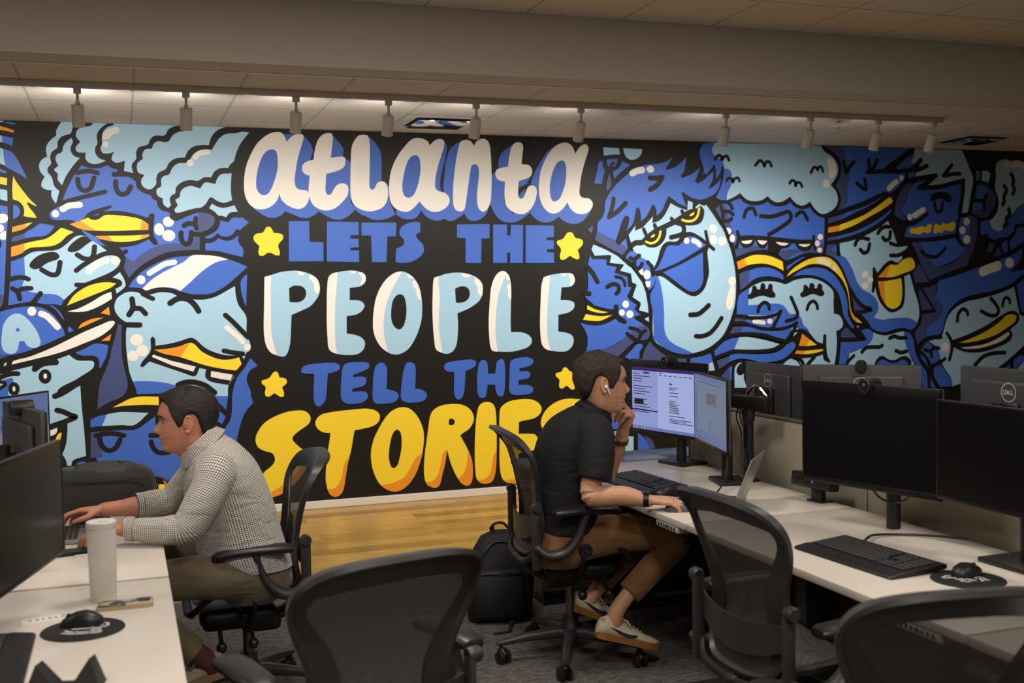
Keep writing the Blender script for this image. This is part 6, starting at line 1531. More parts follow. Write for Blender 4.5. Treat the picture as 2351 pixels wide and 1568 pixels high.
# ================================================================= people
def cloth(name, col, wr=.5, scale=16, dist=.012, rough=.85, sheen=.2, check=None, var=0):
    m = mat(name, col, rough, sheen=sheen, var=var, vscale=5); nt = m.node_tree; N = nt.nodes; L = nt.links; b = N['Principled BSDF']
    tc = N.new('ShaderNodeTexCoord'); n = N.new('ShaderNodeTexNoise'); n.inputs['Scale'].default_value = scale; n.inputs['Detail'].default_value = 2.5; n.inputs['Distortion'].default_value = .8
    mp = N.new('ShaderNodeMapping'); mp.inputs['Rotation'].default_value = (0, .6, .3); mp.inputs['Scale'].default_value = (.45, 1, 1.3)
    L.new(tc.outputs['Object'], mp.inputs['Vector']); L.new(mp.outputs['Vector'], n.inputs['Vector'])
    bp = N.new('ShaderNodeBump'); bp.inputs['Strength'].default_value = wr; bp.inputs['Distance'].default_value = dist
    L.new(n.outputs['Fac'], bp.inputs['Height']); L.new(bp.outputs['Normal'], b.inputs['Normal'])
    if check:
        uv = N.new('ShaderNodeUVMap'); uv.uv_map = 'uv'; sx = N.new('ShaderNodeSeparateXYZ'); L.new(uv.outputs['UV'], sx.inputs[0])
        outs = []
        for ax in (0, 1):
            d = N.new('ShaderNodeMath'); d.operation = 'DIVIDE'; d.inputs[1].default_value = check[0]; L.new(sx.outputs[ax], d.inputs[0])
            f = N.new('ShaderNodeMath'); f.operation = 'FRACT'; L.new(d.outputs[0], f.inputs[0])
            l = N.new('ShaderNodeMath'); l.operation = 'LESS_THAN'; l.inputs[1].default_value = check[1]; L.new(f.outputs[0], l.inputs[0]); outs.append(l.outputs[0])
        ad = N.new('ShaderNodeMath'); ad.operation = 'ADD'; L.new(outs[0], ad.inputs[0]); L.new(outs[1], ad.inputs[1])
        r = N.new('ShaderNodeValToRGB'); r.color_ramp.interpolation = 'CONSTANT'; r.color_ramp.elements[0].color = col
        r.color_ramp.elements[1].position = .3; r.color_ramp.elements[1].color = check[2]
        dv = N.new('ShaderNodeMath'); dv.operation = 'MULTIPLY'; dv.inputs[1].default_value = .45; L.new(ad.outputs[0], dv.inputs[0]); L.new(dv.outputs[0], r.inputs['Fac'])
        L.new(r.outputs['Color'], b.inputs['Base Color'])
    return m
def skin_mat(name, col): return mat(name, col, .48, spec=.4, bump=.12, bscale=260, var=.10, vscale=30, sss=.12)
def hair_mat(name, col):
    m = mat(name, col, .5, spec=.35, var=.35, vscale=40); nt = m.node_tree; N = nt.nodes
    tc = N.new('ShaderNodeTexCoord'); mp = N.new('ShaderNodeMapping'); mp.inputs['Scale'].default_value = (70, 160, 240); n = N.new('ShaderNodeTexNoise'); n.inputs['Scale'].default_value = 1; n.inputs['Detail'].default_value = 4; n.inputs['Distortion'].default_value = 1.2
    nt.links.new(tc.outputs['Object'], mp.inputs['Vector']); nt.links.new(mp.outputs['Vector'], n.inputs['Vector'])
    bp = N.new('ShaderNodeBump'); bp.inputs['Strength'].default_value = .9; bp.inputs['Distance'].default_value = .004; nt.links.new(n.outputs['Fac'], bp.inputs['Height']); nt.links.new(bp.outputs['Normal'], N['Principled BSDF'].inputs['Normal'])
    return m
def remesh(o, vox, it=2, fac=.5):
    r = o.modifiers.new('remesh', 'REMESH'); r.mode = 'VOXEL'; r.voxel_size = vox; r.use_smooth_shade = True
    if it:
        s = o.modifiers.new('smooth', 'SMOOTH'); s.iterations = it; s.factor = fac
    return o

HT = dict(
 uf=[(-.122, .02), (-.116, .055), (-.108, .083), (-.096, .0925), (-.082, .092), (-.073, .093), (-.066, .0985), (-.0605, .0965), (-.053, .102), (-.042, .099), (-.03, .099), (-.012, .098), (.004, .0975), (.015, .097), (.024, .104), (.034, .1075), (.05, .105), (.07, .098), (.095, .082), (.112, .062), (.124, .036), (.131, .012), (.134, -.012)],
 ub=[(-.122, -.01), (-.11, -.03), (-.095, -.045), (-.08, -.055), (-.06, -.072), (-.03, -.09), (0, -.102), (.03, -.108), (.06, -.1075), (.085, -.1), (.105, -.085), (.12, -.063), (.13, -.036), (.134, -.014)],
 w=[(-.122, .006), (-.116, .02), (-.106, .036), (-.092, .049), (-.076, .058), (-.055, .064), (-.03, .069), (0, .0735), (.03, .0765), (.06, .077), (.085, .07), (.105, .057), (.12, .04), (.13, .021), (.134, .003)],
 nose=[(-.048, 0), (-.041, .003), (-.036, .016), (-.030, .0245), (-.022, .0275), (-.014, .0235), (-.002, .014), (.010, .006), (.02, 0)])
class Head:
    def __init__(s, c, fwd, up, k=1.0, jaw=1.0):
        s.c = V(c); s.f = V(fwd).normalized(); u = V(up); u = (u - s.f * u.dot(s.f)).normalized(); s.u = u; s.l = u.cross(s.f); s.k = k; s.jaw = jaw
    def W(s, u, l, v): return s.c + (s.f * u + s.l * l + s.u * v) * s.k
    def loc(s, t, v):
        uf, ub, w = interp(HT['uf'], v), interp(HT['ub'], v), interp(HT['w'], v)
        ct, st = math.cos(t), math.sin(t); ef = 2.35 if v > -.05 else 2.1
        l = w * math.copysign(abs(st) ** (2 / ef), st)
        u = uf * abs(ct) ** (2 / ef) if ct > 0 else ub * abs(ct) ** (2 / 2.15)
        if ct > 0:
            n = interp(HT['nose'], v) if -.048 < v < .02 else 0; sg = .0105 + .006 * max(0, min(1, (.0 - v) / .03))
            u += n * math.exp(-(l / sg) ** 2) + (.006 * math.exp(-((abs(l) - .0145) / .006) ** 2 - ((v + .031) / .009) ** 2))
            u -= .0125 * math.exp(-((abs(l) - .032) / .0135) ** 2 - ((v - .012) / .012) ** 2)
            u += .003 * math.exp(-(l / .022) ** 2 - ((v + .06) / .02) ** 2) - .003 * math.exp(-(l / .02) ** 2 - ((v + .0605) / .0028) ** 2)
            u += .003 * math.exp(-((abs(l) - .043) / .018) ** 2 - ((v + .02) / .02) ** 2)
        vv = v * (s.jaw if v < -.03 else 1) if v < -.03 else v
        if v < -.03: vv = -.03 + (v + .03) * s.jaw
        return u, l, vv
    def grid(s, mb, nv=76, nt=96):
        vs = [-.122 + .256 * (i / nv) for i in range(nv + 1)]
        R = [[s.W(*s.loc(2 * PI * j / nt, v)) for j in range(nt)] for v in vs]
        mb.rings(R)
    def ear(s, mb, side):
        Y = side * .0735
        pts = [(.006, -.026), (.0, -.0295), (-.007, -.025), (-.013, -.012), (-.018, .006), (-.017, .022), (-.008, .031), (.004, .0285), (.011, .016), (.012, .003)]
        mb.tube([s.W(u, Y + side * (.010 + .005 * (u < -.004)) , v) for u, v in pts], [.0042 * s.k, .0052 * s.k, .0046 * s.k, .004 * s.k, .004 * s.k, .004 * s.k, .004 * s.k, .004 * s.k, .0045 * s.k, .005 * s.k], 8, sub=3)
        R = Matrix((s.f, s.l, s.u)).transposed()
        mb.ell(s.W(-.003, Y + side * .004, -.002), (.0135 * s.k, .007 * s.k, .027 * s.k), 16, 12, R)
        mb.ell(s.W(.013, Y + side * .005, -.004), (.005, .006, .008), 10, 8, R)
    def hair(s, name, m, parent, line, thick, tufts=()):
        nt, nk = 96, 22; R = []
        rnd = random.Random(5)
        ph = [rnd.uniform(0, 6) for _ in range(8)]
        for k in range(nk + 1):
            q = k / nk; row = []
            for j in range(nt):
                t = 2 * PI * j / nt; a = math.degrees(abs(((t + PI) % (2 * PI)) - PI)); v0 = interp(line, a)
                v = v0 + (.1338 - v0) * q ** .9; u, l, vv = s.loc(t, v)
                th = interp(thick, a) * min(1, (q / .10) ** .7 + .12); th *= 1 + .14 * math.sin(11 * t + ph[0] + 5 * q) * math.sin(7 * q * 3 + ph[1] + 3 * t) + .08 * math.sin(23 * t + ph[2] - 9 * q)
                d = V((u, l, max(0, v) * .9)); d.normalize()
                for (ta, tv, hh, sa, sv) in tufts:
                    th += hh * math.exp(-((math.degrees(((t + PI) % (2 * PI)) - PI) - ta) / sa) ** 2 - ((v - tv) / sv) ** 2)
                row.append(s.W(u + d.x * th, l + d.y * th, vv + d.z * th))
            R.append(row)
        inner = []
        for j in range(nt):
            t = 2 * PI * j / nt; a = math.degrees(abs(((t + PI) % (2 * PI)) - PI)); v0 = interp(line, a); u, l, vv = s.loc(t, v0 + .004); inner.append(s.W(u * .93, l * .93, vv))
        mb = MB(); mb.rings([inner] + R); return mb.build(name, m, parent, 80)
    def features(s, parent, side_pairs, m_brow, m_lip):
        for sd in (-1, 1):
            mb = MB(); R = Matrix((s.f, s.l, s.u)).transposed()
            mb.ell(s.W(.0782, sd * .032, .0115), (.0118 * s.k,) * 3, 20, 14, R); ey = mb.build('eye', mat('eye_white', srgb(176, 166, 158), .3), parent, 80)
            mb = MB(); mb.ell(s.W(.0782 + .0092, sd * .0325, .0105), (.0032 * s.k, .0055 * s.k, .0055 * s.k), 14, 10, R); mb.build('iris', mat('iris_dark', srgb(48, 38, 32), .2), ey, 80)
            mb = MB()
            pts = []
            for i in range(7):
                l = .014 + .036 * i / 6; v = .0275 + .006 * math.sin(PI * (i + .6) / 7) - (.004 if i == 6 else 0); t = None
                u = interp(HT['uf'], v) * (1 - min(1, l / interp(HT['w'], v)) ** 2.35) ** (1 / 2.35); pts.append(s.W(u + .0005, sd * l, v))
            mb.tube(pts, [.0028 * s.k, .004 * s.k, .0042 * s.k, .004 * s.k, .0036 * s.k, .003 * s.k, .0018 * s.k], 8, sub=2, flat=(.8, 1)); mb.build('eyebrow', m_brow, parent, 80)
            # upper lid crease
            mb = MB(); pts = []
            for i in range(7):
                a = -.9 + 1.8 * i / 6; pts.append(s.W(.0772 + .0122 * math.cos(a * .9), sd * (.032 + .0118 * math.sin(a)), .0115 + .0048 * math.cos(a)))
            mb.tube(pts, .0022 * s.k, 6, sub=2); mb.build('eyelid', m_lip, parent, 80)
        for v, r in ((-.0545, .0026), (-.0665, .003)):
            mb = MB(); pts = []
            for i in range(7):
                l = -.019 + .038 * i / 6; u = interp(HT['uf'], v) * (1 - (abs(l) / interp(HT['w'], v)) ** 2.1) ** (1 / 2.1) + .0025 * math.exp(-(l / .022) ** 2); vv = -.03 + (v + .03) * s.jaw; pts.append(s.W(u - .0012, l, vv + (-.0018 if abs(l) > .015 else 0)))
            mb.tube(pts, [r * .4 * s.k, r * .9 * s.k, r * s.k, r * .9 * s.k, r * s.k, r * .9 * s.k, r * .4 * s.k], 8, sub=2); mb.build('lip', m_lip, parent, 80)

def hand(mb, wrist, d, n, right, curls, thumb=(.5, .35), k=1.0, spread=.09, wr=.026):
    """wrist point, finger direction d, palm normal n; curls: index..pinky each (mcp,pip,dip) in degrees"""
    d = V(d).normalized(); n = V(n); n = (n - d * n.dot(d)).normalized(); s = d.cross(n) if right else n.cross(d); W = V(wrist)
    R = []
    for x, w, h in ((-.03, wr, .021), (-.008, .026, .0195), (.015, .034, .0165), (.045, .041, .0155), (.075, .042, .0135), (.09, .039, .0105)):
        R.append(sup(W + d * x * k, s, n, w * k, h * k, 20, 2.6))
    mb.rings(R)
    mb.ell(W + (d * .03 + s * .024 + n * .007) * k, (.026 * k, .017 * k, .013 * k), 14, 10, Matrix((d, s, n)).transposed())
    Ls = ((.043, .027, .022), (.048, .031, .023), (.045, .029, .023), (.035, .021, .020)); rad = (.0092, .0095, .0092, .0082)
    for i in range(4):
        off = .030 - .0205 * i; a0 = (.5 - i / 3 * 1.0) * spread * 2
        base = W + (d * (.082 - .004 * abs(i - 1)) + s * off) * k; dd = (d + s * a0 * .5).normalized(); P = [base - dd * .018 * k, base]; ang = 0; pn = n
        ax = dd.cross(n).normalized()
        for L_, c in zip(Ls[i], curls[i]):
            ang += c; q = Matrix.Rotation(math.radians(-ang), 3, ax); v = q @ dd
            if v.dot(n) < 0 and ang > 0 and ang < 180: q = Matrix.Rotation(math.radians(ang), 3, ax); v = q @ dd
            P.append(P[-1] + v * L_ * k)
        r = rad[i] * k; mb.tube(P, [r * 1.05, r * 1.1, r, r * .93, r * .78], 10, sub=4)
    tb = W + (d * .018 + s * .026 + n * .006) * k
    v1 = (d * .72 + s * .62 * (1 + thumb[0]) * .8 + n * thumb[0]).normalized(); v2 = (d * .95 + s * .15 + n * thumb[1]).normalized(); v3 = (d * 1 - s * .05 + n * thumb[1] * 1.1).normalized()
    P = [tb - v1 * .012 * k, tb + v1 * .022 * k, tb + v1 * .042 * k, tb + v1 * .042 * k + v2 * .031 * k, tb + v1 * .042 * k + v2 * .031 * k + v3 * .025 * k]
    mb.tube(P, [.015 * k, .0138 * k, .0115 * k, .0105 * k, .0082 * k], 10, sub=4)

def torso(mb, secs, n=48, uv=True):
    """secs: (x, z, y, dirx, dirz, half depth, half width, exponent): ring perpendicular to the spine direction (dirx,dirz)"""
    C = [V((x, y, z)) for x, z, y, *_ in secs]; R = []
    T = smooth_secs(secs, 5)
    for x, z, y, dx, dz, hd, hw, e in T:
        dr = V((dx, 0, dz)).normalized(); a = V((dr.z, 0, -dr.x))
        R.append(sup((x, y, z), a, (0, 1, 0), hd, hw, n, e))
    mb.rings(R, True, False, 0, uv)
def smooth_secs(secs, k):
    out = []; n = len(secs)
    for i in range(n - 1):
        for j in range(k):
            t = j / k; row = []
            for q in range(len(secs[0])):
                p0 = secs[max(i - 1, 0)][q]; p1 = secs[i][q]; p2 = secs[i + 1][q]; p3 = secs[min(i + 2, n - 1)][q]
                m1 = (p2 - p0) / 2; m2 = (p3 - p1) / 2
                row.append(p1 * (2 * t ** 3 - 3 * t * t + 1) + m1 * (t ** 3 - 2 * t * t + t) + p2 * (3 * t * t - 2 * t ** 3) + m2 * (t ** 3 - t * t))
            out.append(row)
    out.append(list(secs[-1])); return out
def pathR(mb, P, R, n=28, uv=True, sub=6, cap=True): mb.tube(P, R, n, sub=sub, uv=uv, cap=cap, rnd=False)
def shoe(parent, heel, toe, up, m_up, m_sole, L=.285, w=.049, swoosh=None, lace=None, name='shoe', h=.095, collar=None):
    """heel, toe: bottom points; builds upper, sole, laces"""
    H = V(heel); d = (V(toe) - H).normalized(); u = V(up); u = (u - d * u.dot(d)).normalized(); s = u.cross(d)
    def Q(a, b, c): return H + d * (a * L) + s * b + u * c
    sec = [(-.01, .018, .03, .07), (.02, .030, .0, .085), (.10, .034, 0, .098), (.22, .034, 0, .092), (.34, .036, 0, .083), (.48, .041, 0, .07), (.62, .046, 0, .06), (.76, .047, 0, .05), (.88, .042, 0, .045), (.96, .028, 0, .036), (.995, .010, 0, .028)]
    R = []
    for a, hw, z0, zt in sec:
        R.append([Q(a, hw * math.copysign(abs(math.cos(2 * PI * j / 28)) ** .75, math.cos(2 * PI * j / 28)) * (1 if math.sin(2 * PI * j / 28) < .2 else .55 + .45 * (1 - math.sin(2 * PI * j / 28)) if a < .5 else .8), .016 + (zt - .016) * (.5 + .5 * math.copysign(abs(math.sin(2 * PI * j / 28)) ** .8, math.sin(2 * PI * j / 28)))) for j in range(28)])
    mb = MB(); mb.rings(R); up_ = mb.build(name, m_up, parent, 60)
    mb = MB(); out = [(.0, .022), (.03, .036), (.12, .041), (.3, .039), (.45, .043), (.65, .051), (.8, .052), (.92, .045), (.985, .028), (1.0, .01)]
    pl = [(a, b) for a, b in out] + [(a, -b) for a, b in out[::-1]]
    lo = [Q(a, b, 0) for a, b in pl]; hi = [Q(a, b, .027 + .006 * (a > .9)) for a, b in pl]; n = len(pl)
    mb.add(lo + hi, [list(range(n))[::-1], [n + i for i in range(n)]] + [[i, (i + 1) % n, n + (i + 1) % n, n + i] for i in range(n)]); mb.build('sole', m_sole, up_, 50)
    if lace:
        mb = MB()
        for i in range(5):
            a = .40 + i * .065; z = .082 - i * .0065
            mb.tube([Q(a, -.022, z - .008), Q(a + .015, 0, z + .004), Q(a, .022, z - .008)], .0028, 6, sub=4)
        for b in (-1, 1): mb.tube([Q(.40, 0, .087), Q(.37, b * .022, .098), Q(.42, b * .036, .084), Q(.46, b * .03, .07)], .0026, 6, sub=4)
        mb.build('laces', lace, up_, 60)
    if swoosh:
        for b in (-1, 1):
            pts = [(.12, .058), (.2, .05), (.3, .038), (.42, .030), (.5, .031), (.56, .038), (.57, .048), (.53, .046), (.44, .044), (.35, .047), (.24, .054)]
            r = fillpoly([(a * L, c) for a, c in pts]); 
            def lat(a): return interp([(q[0], q[1]) for q in sec], a)
            mb = MB(); vs = [Q(p[0] / L, b * (lat(p[0] / L) + .0035), p[1]) for p in r[0]] + [Q(p[0] / L, b * (lat(p[0] / L) - .006), p[1]) for p in r[0]]; k = len(r[0])
            mb.add(vs, [list(f) for f in r[1]] + [[i + k for i in f] for f in r[1]]); mb.build('side_stripe', swoosh, up_, 0)
    return up_

# ----------------------------------------------------------------- man in the checked shirt (left)
SKL = skin_mat('skin_ruddy', srgb(204, 138, 112)); HRL = hair_mat('hair_dark_brown', srgb(40, 31, 27)); LIPL = mat('lip_ruddy', srgb(176, 106, 92), .5)
CHK = cloth('checked_cotton', srgb(222, 214, 202), .5, 15, .02, check=(.0076, .25, srgb(38, 42, 46)))
KHA = cloth('olive_khaki', srgb(98, 84, 62), .6, 13, .02)
pl = thing('person', 'seated man in a checked shirt and khaki trousers typing on a laptop', 'person', (0, 0, 0))
hd = Head((.225, 4.506, 1.151), (-1, 0, 0), (0.0, 0, 1), 1.0, 1.0)
mb = MB(); hd.grid(mb); hd.ear(mb, -1); hd.ear(mb, 1)
mb.tube([(.232, 4.506, 1.13), (.255, 4.506, 1.075), (.285, 4.506, 1.03), (.32, 4.506, .97)], [.066, .064, .068, .08], 24, sub=4)
mb.tube([(.20, 4.506, 1.075), (.225, 4.506, 1.05), (.26, 4.506, 1.03)], [.03, .045, .05], 16, sub=3)
torso(mb, [(.44, .52, 4.5, 0, 1, .12, .15, 2.3), (.415, .66, 4.5, -.1, 1, .145, .165, 2.3), (.385, .80, 4.5, -.2, 1, .14, .165, 2.3), (.345, .93, 4.5, -.35, 1, .12, .17, 2.3), (.31, 1.02, 4.5, -.5, 1, .07, .13, 2.2)], 32, False)
# arms
mb.tube([(.31, 4.335, .995), (.265, 4.265, .89), (.20, 4.24, .792), (.10, 4.275, .782), (.0, 4.31, .792), (-.025, 4.315, .794)], [.052, .048, .043, .044, .031, .028], 18, sub=4)
mb.tube([(.31, 4.67, .995), (.24, 4.74, .89), (.16, 4.765, .80), (.06, 4.73, .80), (-.05, 4.70, .802), (-.09, 4.702, .802)], [.052, .048, .043, .044, .031, .028], 18, sub=4)
hand(mb, (-.035, 4.317, .796), (-1, .10, -.06), (0, 0, -1), False, [(28, 34, 20), (26, 34, 20), (28, 34, 22), (30, 34, 22)], (.35, .3))
hand(mb, (-.10, 4.704, .803), (-1, .12, -.03), (0.05, -.18, -1), True, [(14, 26, 18), (14, 28, 18), (18, 30, 20), (22, 34, 20)], (.5, .3))
# legs
mb.tube([(.44, 4.40, .55), (.23, 4.37, .565), (.05, 4.36, .55), (.10, 4.37, .42), (.20, 4.387, .30), (.255, 4.395, .25)], [.055, .048, .036, .034, .036, .04], 18, sub=4)
mb.tube([(.44, 4.60, .55), (.23, 4.63, .565), (.03, 4.64, .545), (.0, 4.65, .35), (-.01, 4.65, .12)], [.075, .07, .055, .05, .04], 18, sub=4)
remesh(mb.build('body', SKL, pl, 80), .0034, 3)
hd.features(pl, None, HRL, LIPL)
hd.hair('hair', HRL, pl, [(0, .088), (25, .085), (40, .078), (50, .068), (58, .046), (65, .018), (72, -.008), (80, -.004), (90, .034), (104, .034), (114, -.004), (126, -.035), (150, -.052), (180, -.055)], [(0, .013), (30, .012), (60, .008), (80, .006), (100, .008), (130, .010), (180, .012)], ((0, .09, .010, 20, .02), (180, .05, .006, 60, .05)))
# shirt
SH = MB()
torso(SH, [(.45, .575, 4.5, .0, 1, .165, .19, 2.4), (.435, .60, 4.5, -.02, 1, .172, .195, 2.4), (.41, .68, 4.5, -.1, 1, .168, .195, 2.4), (.382, .80, 4.5, -.2, 1, .165, .197, 2.4), (.348, .92, 4.5, -.38, 1, .152, .203, 2.4), (.322, .99, 4.5, -.5, 1, .125, .185, 2.3), (.30, 1.035, 4.5, -.62, 1, .098, .13, 2.1), (.283, 1.06, 4.5, -.66, 1, .083, .085, 2)])
pathR(SH, [(.335, 4.40, .955), (.315, 4.32, .975), (.275, 4.262, .905), (.205, 4.238, .80), (.155, 4.25, .787), (.08, 4.28, .786), (.003, 4.309, .792)], [.07, .078, .068, .062, .055, .047, .041])
pathR(SH, [(.335, 4.60, .955), (.315, 4.68, .975), (.25, 4.742, .89), (.17, 4.765, .805), (.11, 4.75, .803), (.035, 4.724, .803)], [.07, .078, .068, .062, .056, .05])
SH.build('shirt', CHK, pl, 60)
mb = MB()  # collar band and folded leaf
Rr = []
for rr, off in ((.070, .038), (.077, .043), (.093, .008), (.099, -.006), (.093, -.006), (.074, .03)):
    ax = V((-.62, 0, .78)).normalized(); fx = V((-.78, 0, -.62)).normalized(); c = V((.279, 4.503, 1.052))
    Rr.append([c + ax * (off + (.0 if math.cos(t) < .5 else -.012 * math.cos(t))) + fx * (rr * 1.12 * math.cos(t)) + V((0, 1, 0)) * (rr * .98 * math.sin(t)) for t in [2 * PI * j / 40 for j in range(40)]])
mb.rings(Rr, False, False, 0, True); mb.build('collar', CHK, pl, 60)
for P, rr in ((((.022, 4.303, .791), (-.006, 4.312, .793)), .0455), (((.052, 4.729, .803), (.028, 4.722, .803)), .0515)):
    mb = MB(); pathR(mb, P, [rr, rr], 24, True, 1, False); mb.build('cuff', CHK, pl, 60)
tr = MB()
torso(tr, [(.45, .44, 4.5, .0, 1, .10, .13, 2.3), (.46, .50, 4.5, 0, 1, .15, .175, 2.4), (.45, .60, 4.5, -.02, 1, .155, .18, 2.4), (.44, .64, 4.5, -.05, 1, .15, .175, 2.4)], 32, False)
tr.tube([(.47, 4.41, .545), (.36, 4.385, .565), (.20, 4.365, .575), (.04, 4.36, .56), (.025, 4.362, .49), (.09, 4.37, .41), (.19, 4.385, .31), (.215, 4.39, .285)], [.095, .092, .082, .072, .07, .064, .058, .06], 22, sub=5, rnd=False)
tr.tube([(.47, 4.59, .545), (.36, 4.615, .565), (.20, 4.635, .575), (.04, 4.64, .56), (.01, 4.642, .47), (.0, 4.65, .32), (-.005, 4.65, .14)], [.095, .092, .082, .072, .07, .066, .062], 22, sub=5, rnd=False)
remesh(tr.build('trousers', KHA, pl, 60), .006, 3)
mb = MB(); torso(mb, [(.447, .592, 4.5, -.02, 1, .158, .184, 2.4), (.443, .625, 4.5, -.03, 1, .156, .182, 2.4)], 40, False); mb.build('belt', M_BLACKP, pl, 60)
SOCK = mat('sock_maroon', srgb(84, 42, 40), .9); SUE = mat('suede_beige', srgb(150, 134, 108), .9); SOL = mat('sole_tan', srgb(120, 96, 66), .7)
mb = MB(); mb.tube([(.17, 4.383, .335), (.235, 4.393, .27), (.29, 4.40, .215)], [.046, .044, .042], 18, sub=3); mb.build('sock', SOCK, pl, 80); MB().tube([(-.003, 4.65, .18), (-.008, 4.65, .08)], .045, 18).build('sock', SOCK, pl, 80)
shoe(pl, (.345, 4.405, .185), (.10, 4.39, .125), (.25, 0, 1), SUE, SOL, .28, swoosh=None, lace=SOL)
shoe(pl, (.05, 4.65, .0), (-.23, 4.66, .0), (0, 0, 1), SUE, SOL, .28, swoosh=None, lace=SOL)
mb = MB(); mb.tube([(-.012 + .004 * math.cos(a), 4.312 + .034 * math.cos(a), .795 + .0335 * math.sin(a)) for a in [2 * PI * k / 24 for k in range(24)]], .0034, 8, True); mb.build('bracelet', mat('bracelet_white', srgb(214, 206, 194), .5), pl, 80, label='white bracelet')
mb = MB(); mb.tube([(-.004 + .006 * math.cos(a), 4.311 + .034 * math.cos(a), .795 + .0335 * math.sin(a)) for a in [PI * (.2 + .5 * k / 10) for k in range(11)]], .0036, 8); mb.build('bracelet', M_RED, pl, 80, label='red bead bracelet')

# ----------------------------------------------------------------- man in the black polo (right)
SKR = skin_mat('skin_light', srgb(202, 150, 118)); HRR = hair_mat('hair_brown', srgb(52, 39, 30)); LIPR = mat('lip_pink', srgb(176, 112, 98), .5)
POLO = cloth('black_polo', srgb(10, 10, 12), .6, 9, .02, sheen=0); TAN = cloth('tan_chino', srgb(120, 80, 40), .6, 13, .02)
pr = thing('person', 'seated man in a black polo and tan trousers resting chin on hand', 'person', (0, 0, 0))
a_ = math.radians(-14); fw = (math.cos(a_), math.sin(a_), -.02)
hr = Head((1.952, 4.436, 1.229), fw, (0.02, 0, 1), 1.0, 1.1)
mb = MB(); hr.grid(mb); hr.ear(mb, -1); hr.ear(mb, 1)
mb.tube([(1.945, 4.44, 1.20), (1.955, 4.45, 1.14), (1.94, 4.462, 1.08), (1.91, 4.475, 1.03)], [.060, .058, .060, .072], 24, sub=4)
mb.tube([(2.0, 4.43, 1.15), (1.99, 4.44, 1.115), (1.965, 4.455, 1.08)], [.03, .036, .04], 16, sub=3)
torso(mb, [(1.77, .56, 4.5, 0, 1, .10, .14, 2.3), (1.79, .70, 4.5, .1, 1, .11, .145, 2.3), (1.81, .85, 4.5, .2, 1, .115, .15, 2.3), (1.845, .98, 4.49, .35, 1, .11, .16, 2.3), (1.895, 1.07, 4.48, .5, 1, .065, .12, 2.2)], 32, False)
mb.tube([(1.875, 4.32, 1.045), (1.845, 4.265, .93), (1.803, 4.235, .802), (1.83, 4.222, .785), (1.92, 4.168, .79), (1.99, 4.125, .777), (2.01, 4.11, .774)], [.048, .045, .042, .043, .042, .030, .027], 18, sub=4)
mb.tube([(1.90, 4.63, 1.03), (2.0, 4.70, .89), (2.098, 4.735, .785), (2.108, 4.68, .86), (2.112, 4.60, .95), (2.111, 4.566, 1.0)], [.048, .045, .042, .040, .031, .028], 18, sub=4)
hand(mb, (2.02, 4.105, .776), (.86, -.42, -.05), (.0, .12, -1), True, [(18, 30, 18), (16, 30, 18), (18, 32, 20), (24, 34, 20)], (.4, .3))
hand(mb, (2.110, 4.556, 1.018), (.16, -.42, .9), (-1, -.12, .1), False, [(44, 20, 8), (62, 26, 12), (82, 72, 40), (84, 80, 45)], (.75, .55), 1.04)
mb.tube([(1.80, 4.42, .56), (2.0, 4.39, .57), (2.21, 4.36, .548), (2.14, 4.36, .44), (2.02, 4.36, .31), (1.972, 4.36, .25), (1.96, 4.36, .20)], [.055, .048, .034, .032, .034, .035, .036], 18, sub=4)
mb.tube([(1.80, 4.58, .56), (2.0, 4.61, .57), (2.19, 4.622, .545), (2.08, 4.61, .39), (1.98, 4.60, .28), (1.94, 4.60, .23)], [.055, .048, .034, .034, .034, .035], 18, sub=4)
remesh(mb.build('body', SKR, pr, 80), .0034, 3)
hr.features(pr, None, HRR, LIPR)
hr.hair('hair', HRR, pr, [(0, .084), (20, .078), (34, .086), (46, .082), (54, .050), (62, .012), (72, -.014), (80, -.008), (90, .036), (104, .036), (114, .0), (126, -.034), (150, -.056), (180, -.06)], [(0, .008), (30, .009), (46, .011), (60, .010), (80, .008), (100, .013), (130, .016), (180, .016)], ((-5, .096, .007, 22, .014), (150, .06, .006, 50, .05)))
po = MB()
torso(po, [(1.785, .60, 4.5, 0, 1, .125, .175, 2.4), (1.795, .68, 4.5, .08, 1, .13, .178, 2.4), (1.805, .80, 4.5, .15, 1, .138, .18, 2.4), (1.82, .92, 4.495, .28, 1, .142, .185, 2.4), (1.855, 1.02, 4.485, .45, 1, .122, .19, 2.3), (1.895, 1.08, 4.475, .6, 1, .09, .13, 2.1), (1.92, 1.105, 4.468, .66, 1, .074, .076, 2)], 44, False)
po.tube([(1.865, 4.40, 1.03), (1.868, 4.325, 1.035), (1.855, 4.27, .965), (1.835, 4.245, .885), (1.826, 4.24, .852)], [.075, .080, .075, .072, .072], 24, sub=5, rnd=False)
po.tube([(1.87, 4.57, 1.02), (1.89, 4.645, 1.025), (1.95, 4.69, .95), (2.01, 4.715, .885)], [.075, .080, .072, .068], 24, sub=5, rnd=False)
remesh(po.build('polo_shirt', POLO, pr, 60), .0055, 3)
mb = MB(); Rr = []
for rr, off in ((.066, .048), (.071, .052), (.086, .016), (.090, .0), (.084, .0), (.068, .04)):
    ax = V((.6, 0, .8)).normalized(); fx = V((.8, 0, -.6)).normalized(); c = V((1.922, 4.464, 1.088))
    Rr.append([c + ax * (off + (.0 if math.cos(t) < .5 else -.018 * math.cos(t))) + fx * (rr * 1.1 * math.cos(t)) + V((0, 1, 0)) * (rr * .95 * math.sin(t)) for t in [2 * PI * j / 40 for j in range(40)]])
mb.rings(Rr, False); mb.build('collar', POLO, pr, 60)
mb = MB(); mb.ell((2.0, 4.41, .985), (.006, .012, .008), 10, 8); mb.build('chest_logo', M_RED, pr, 60, label='small red emblem')
tr = MB()
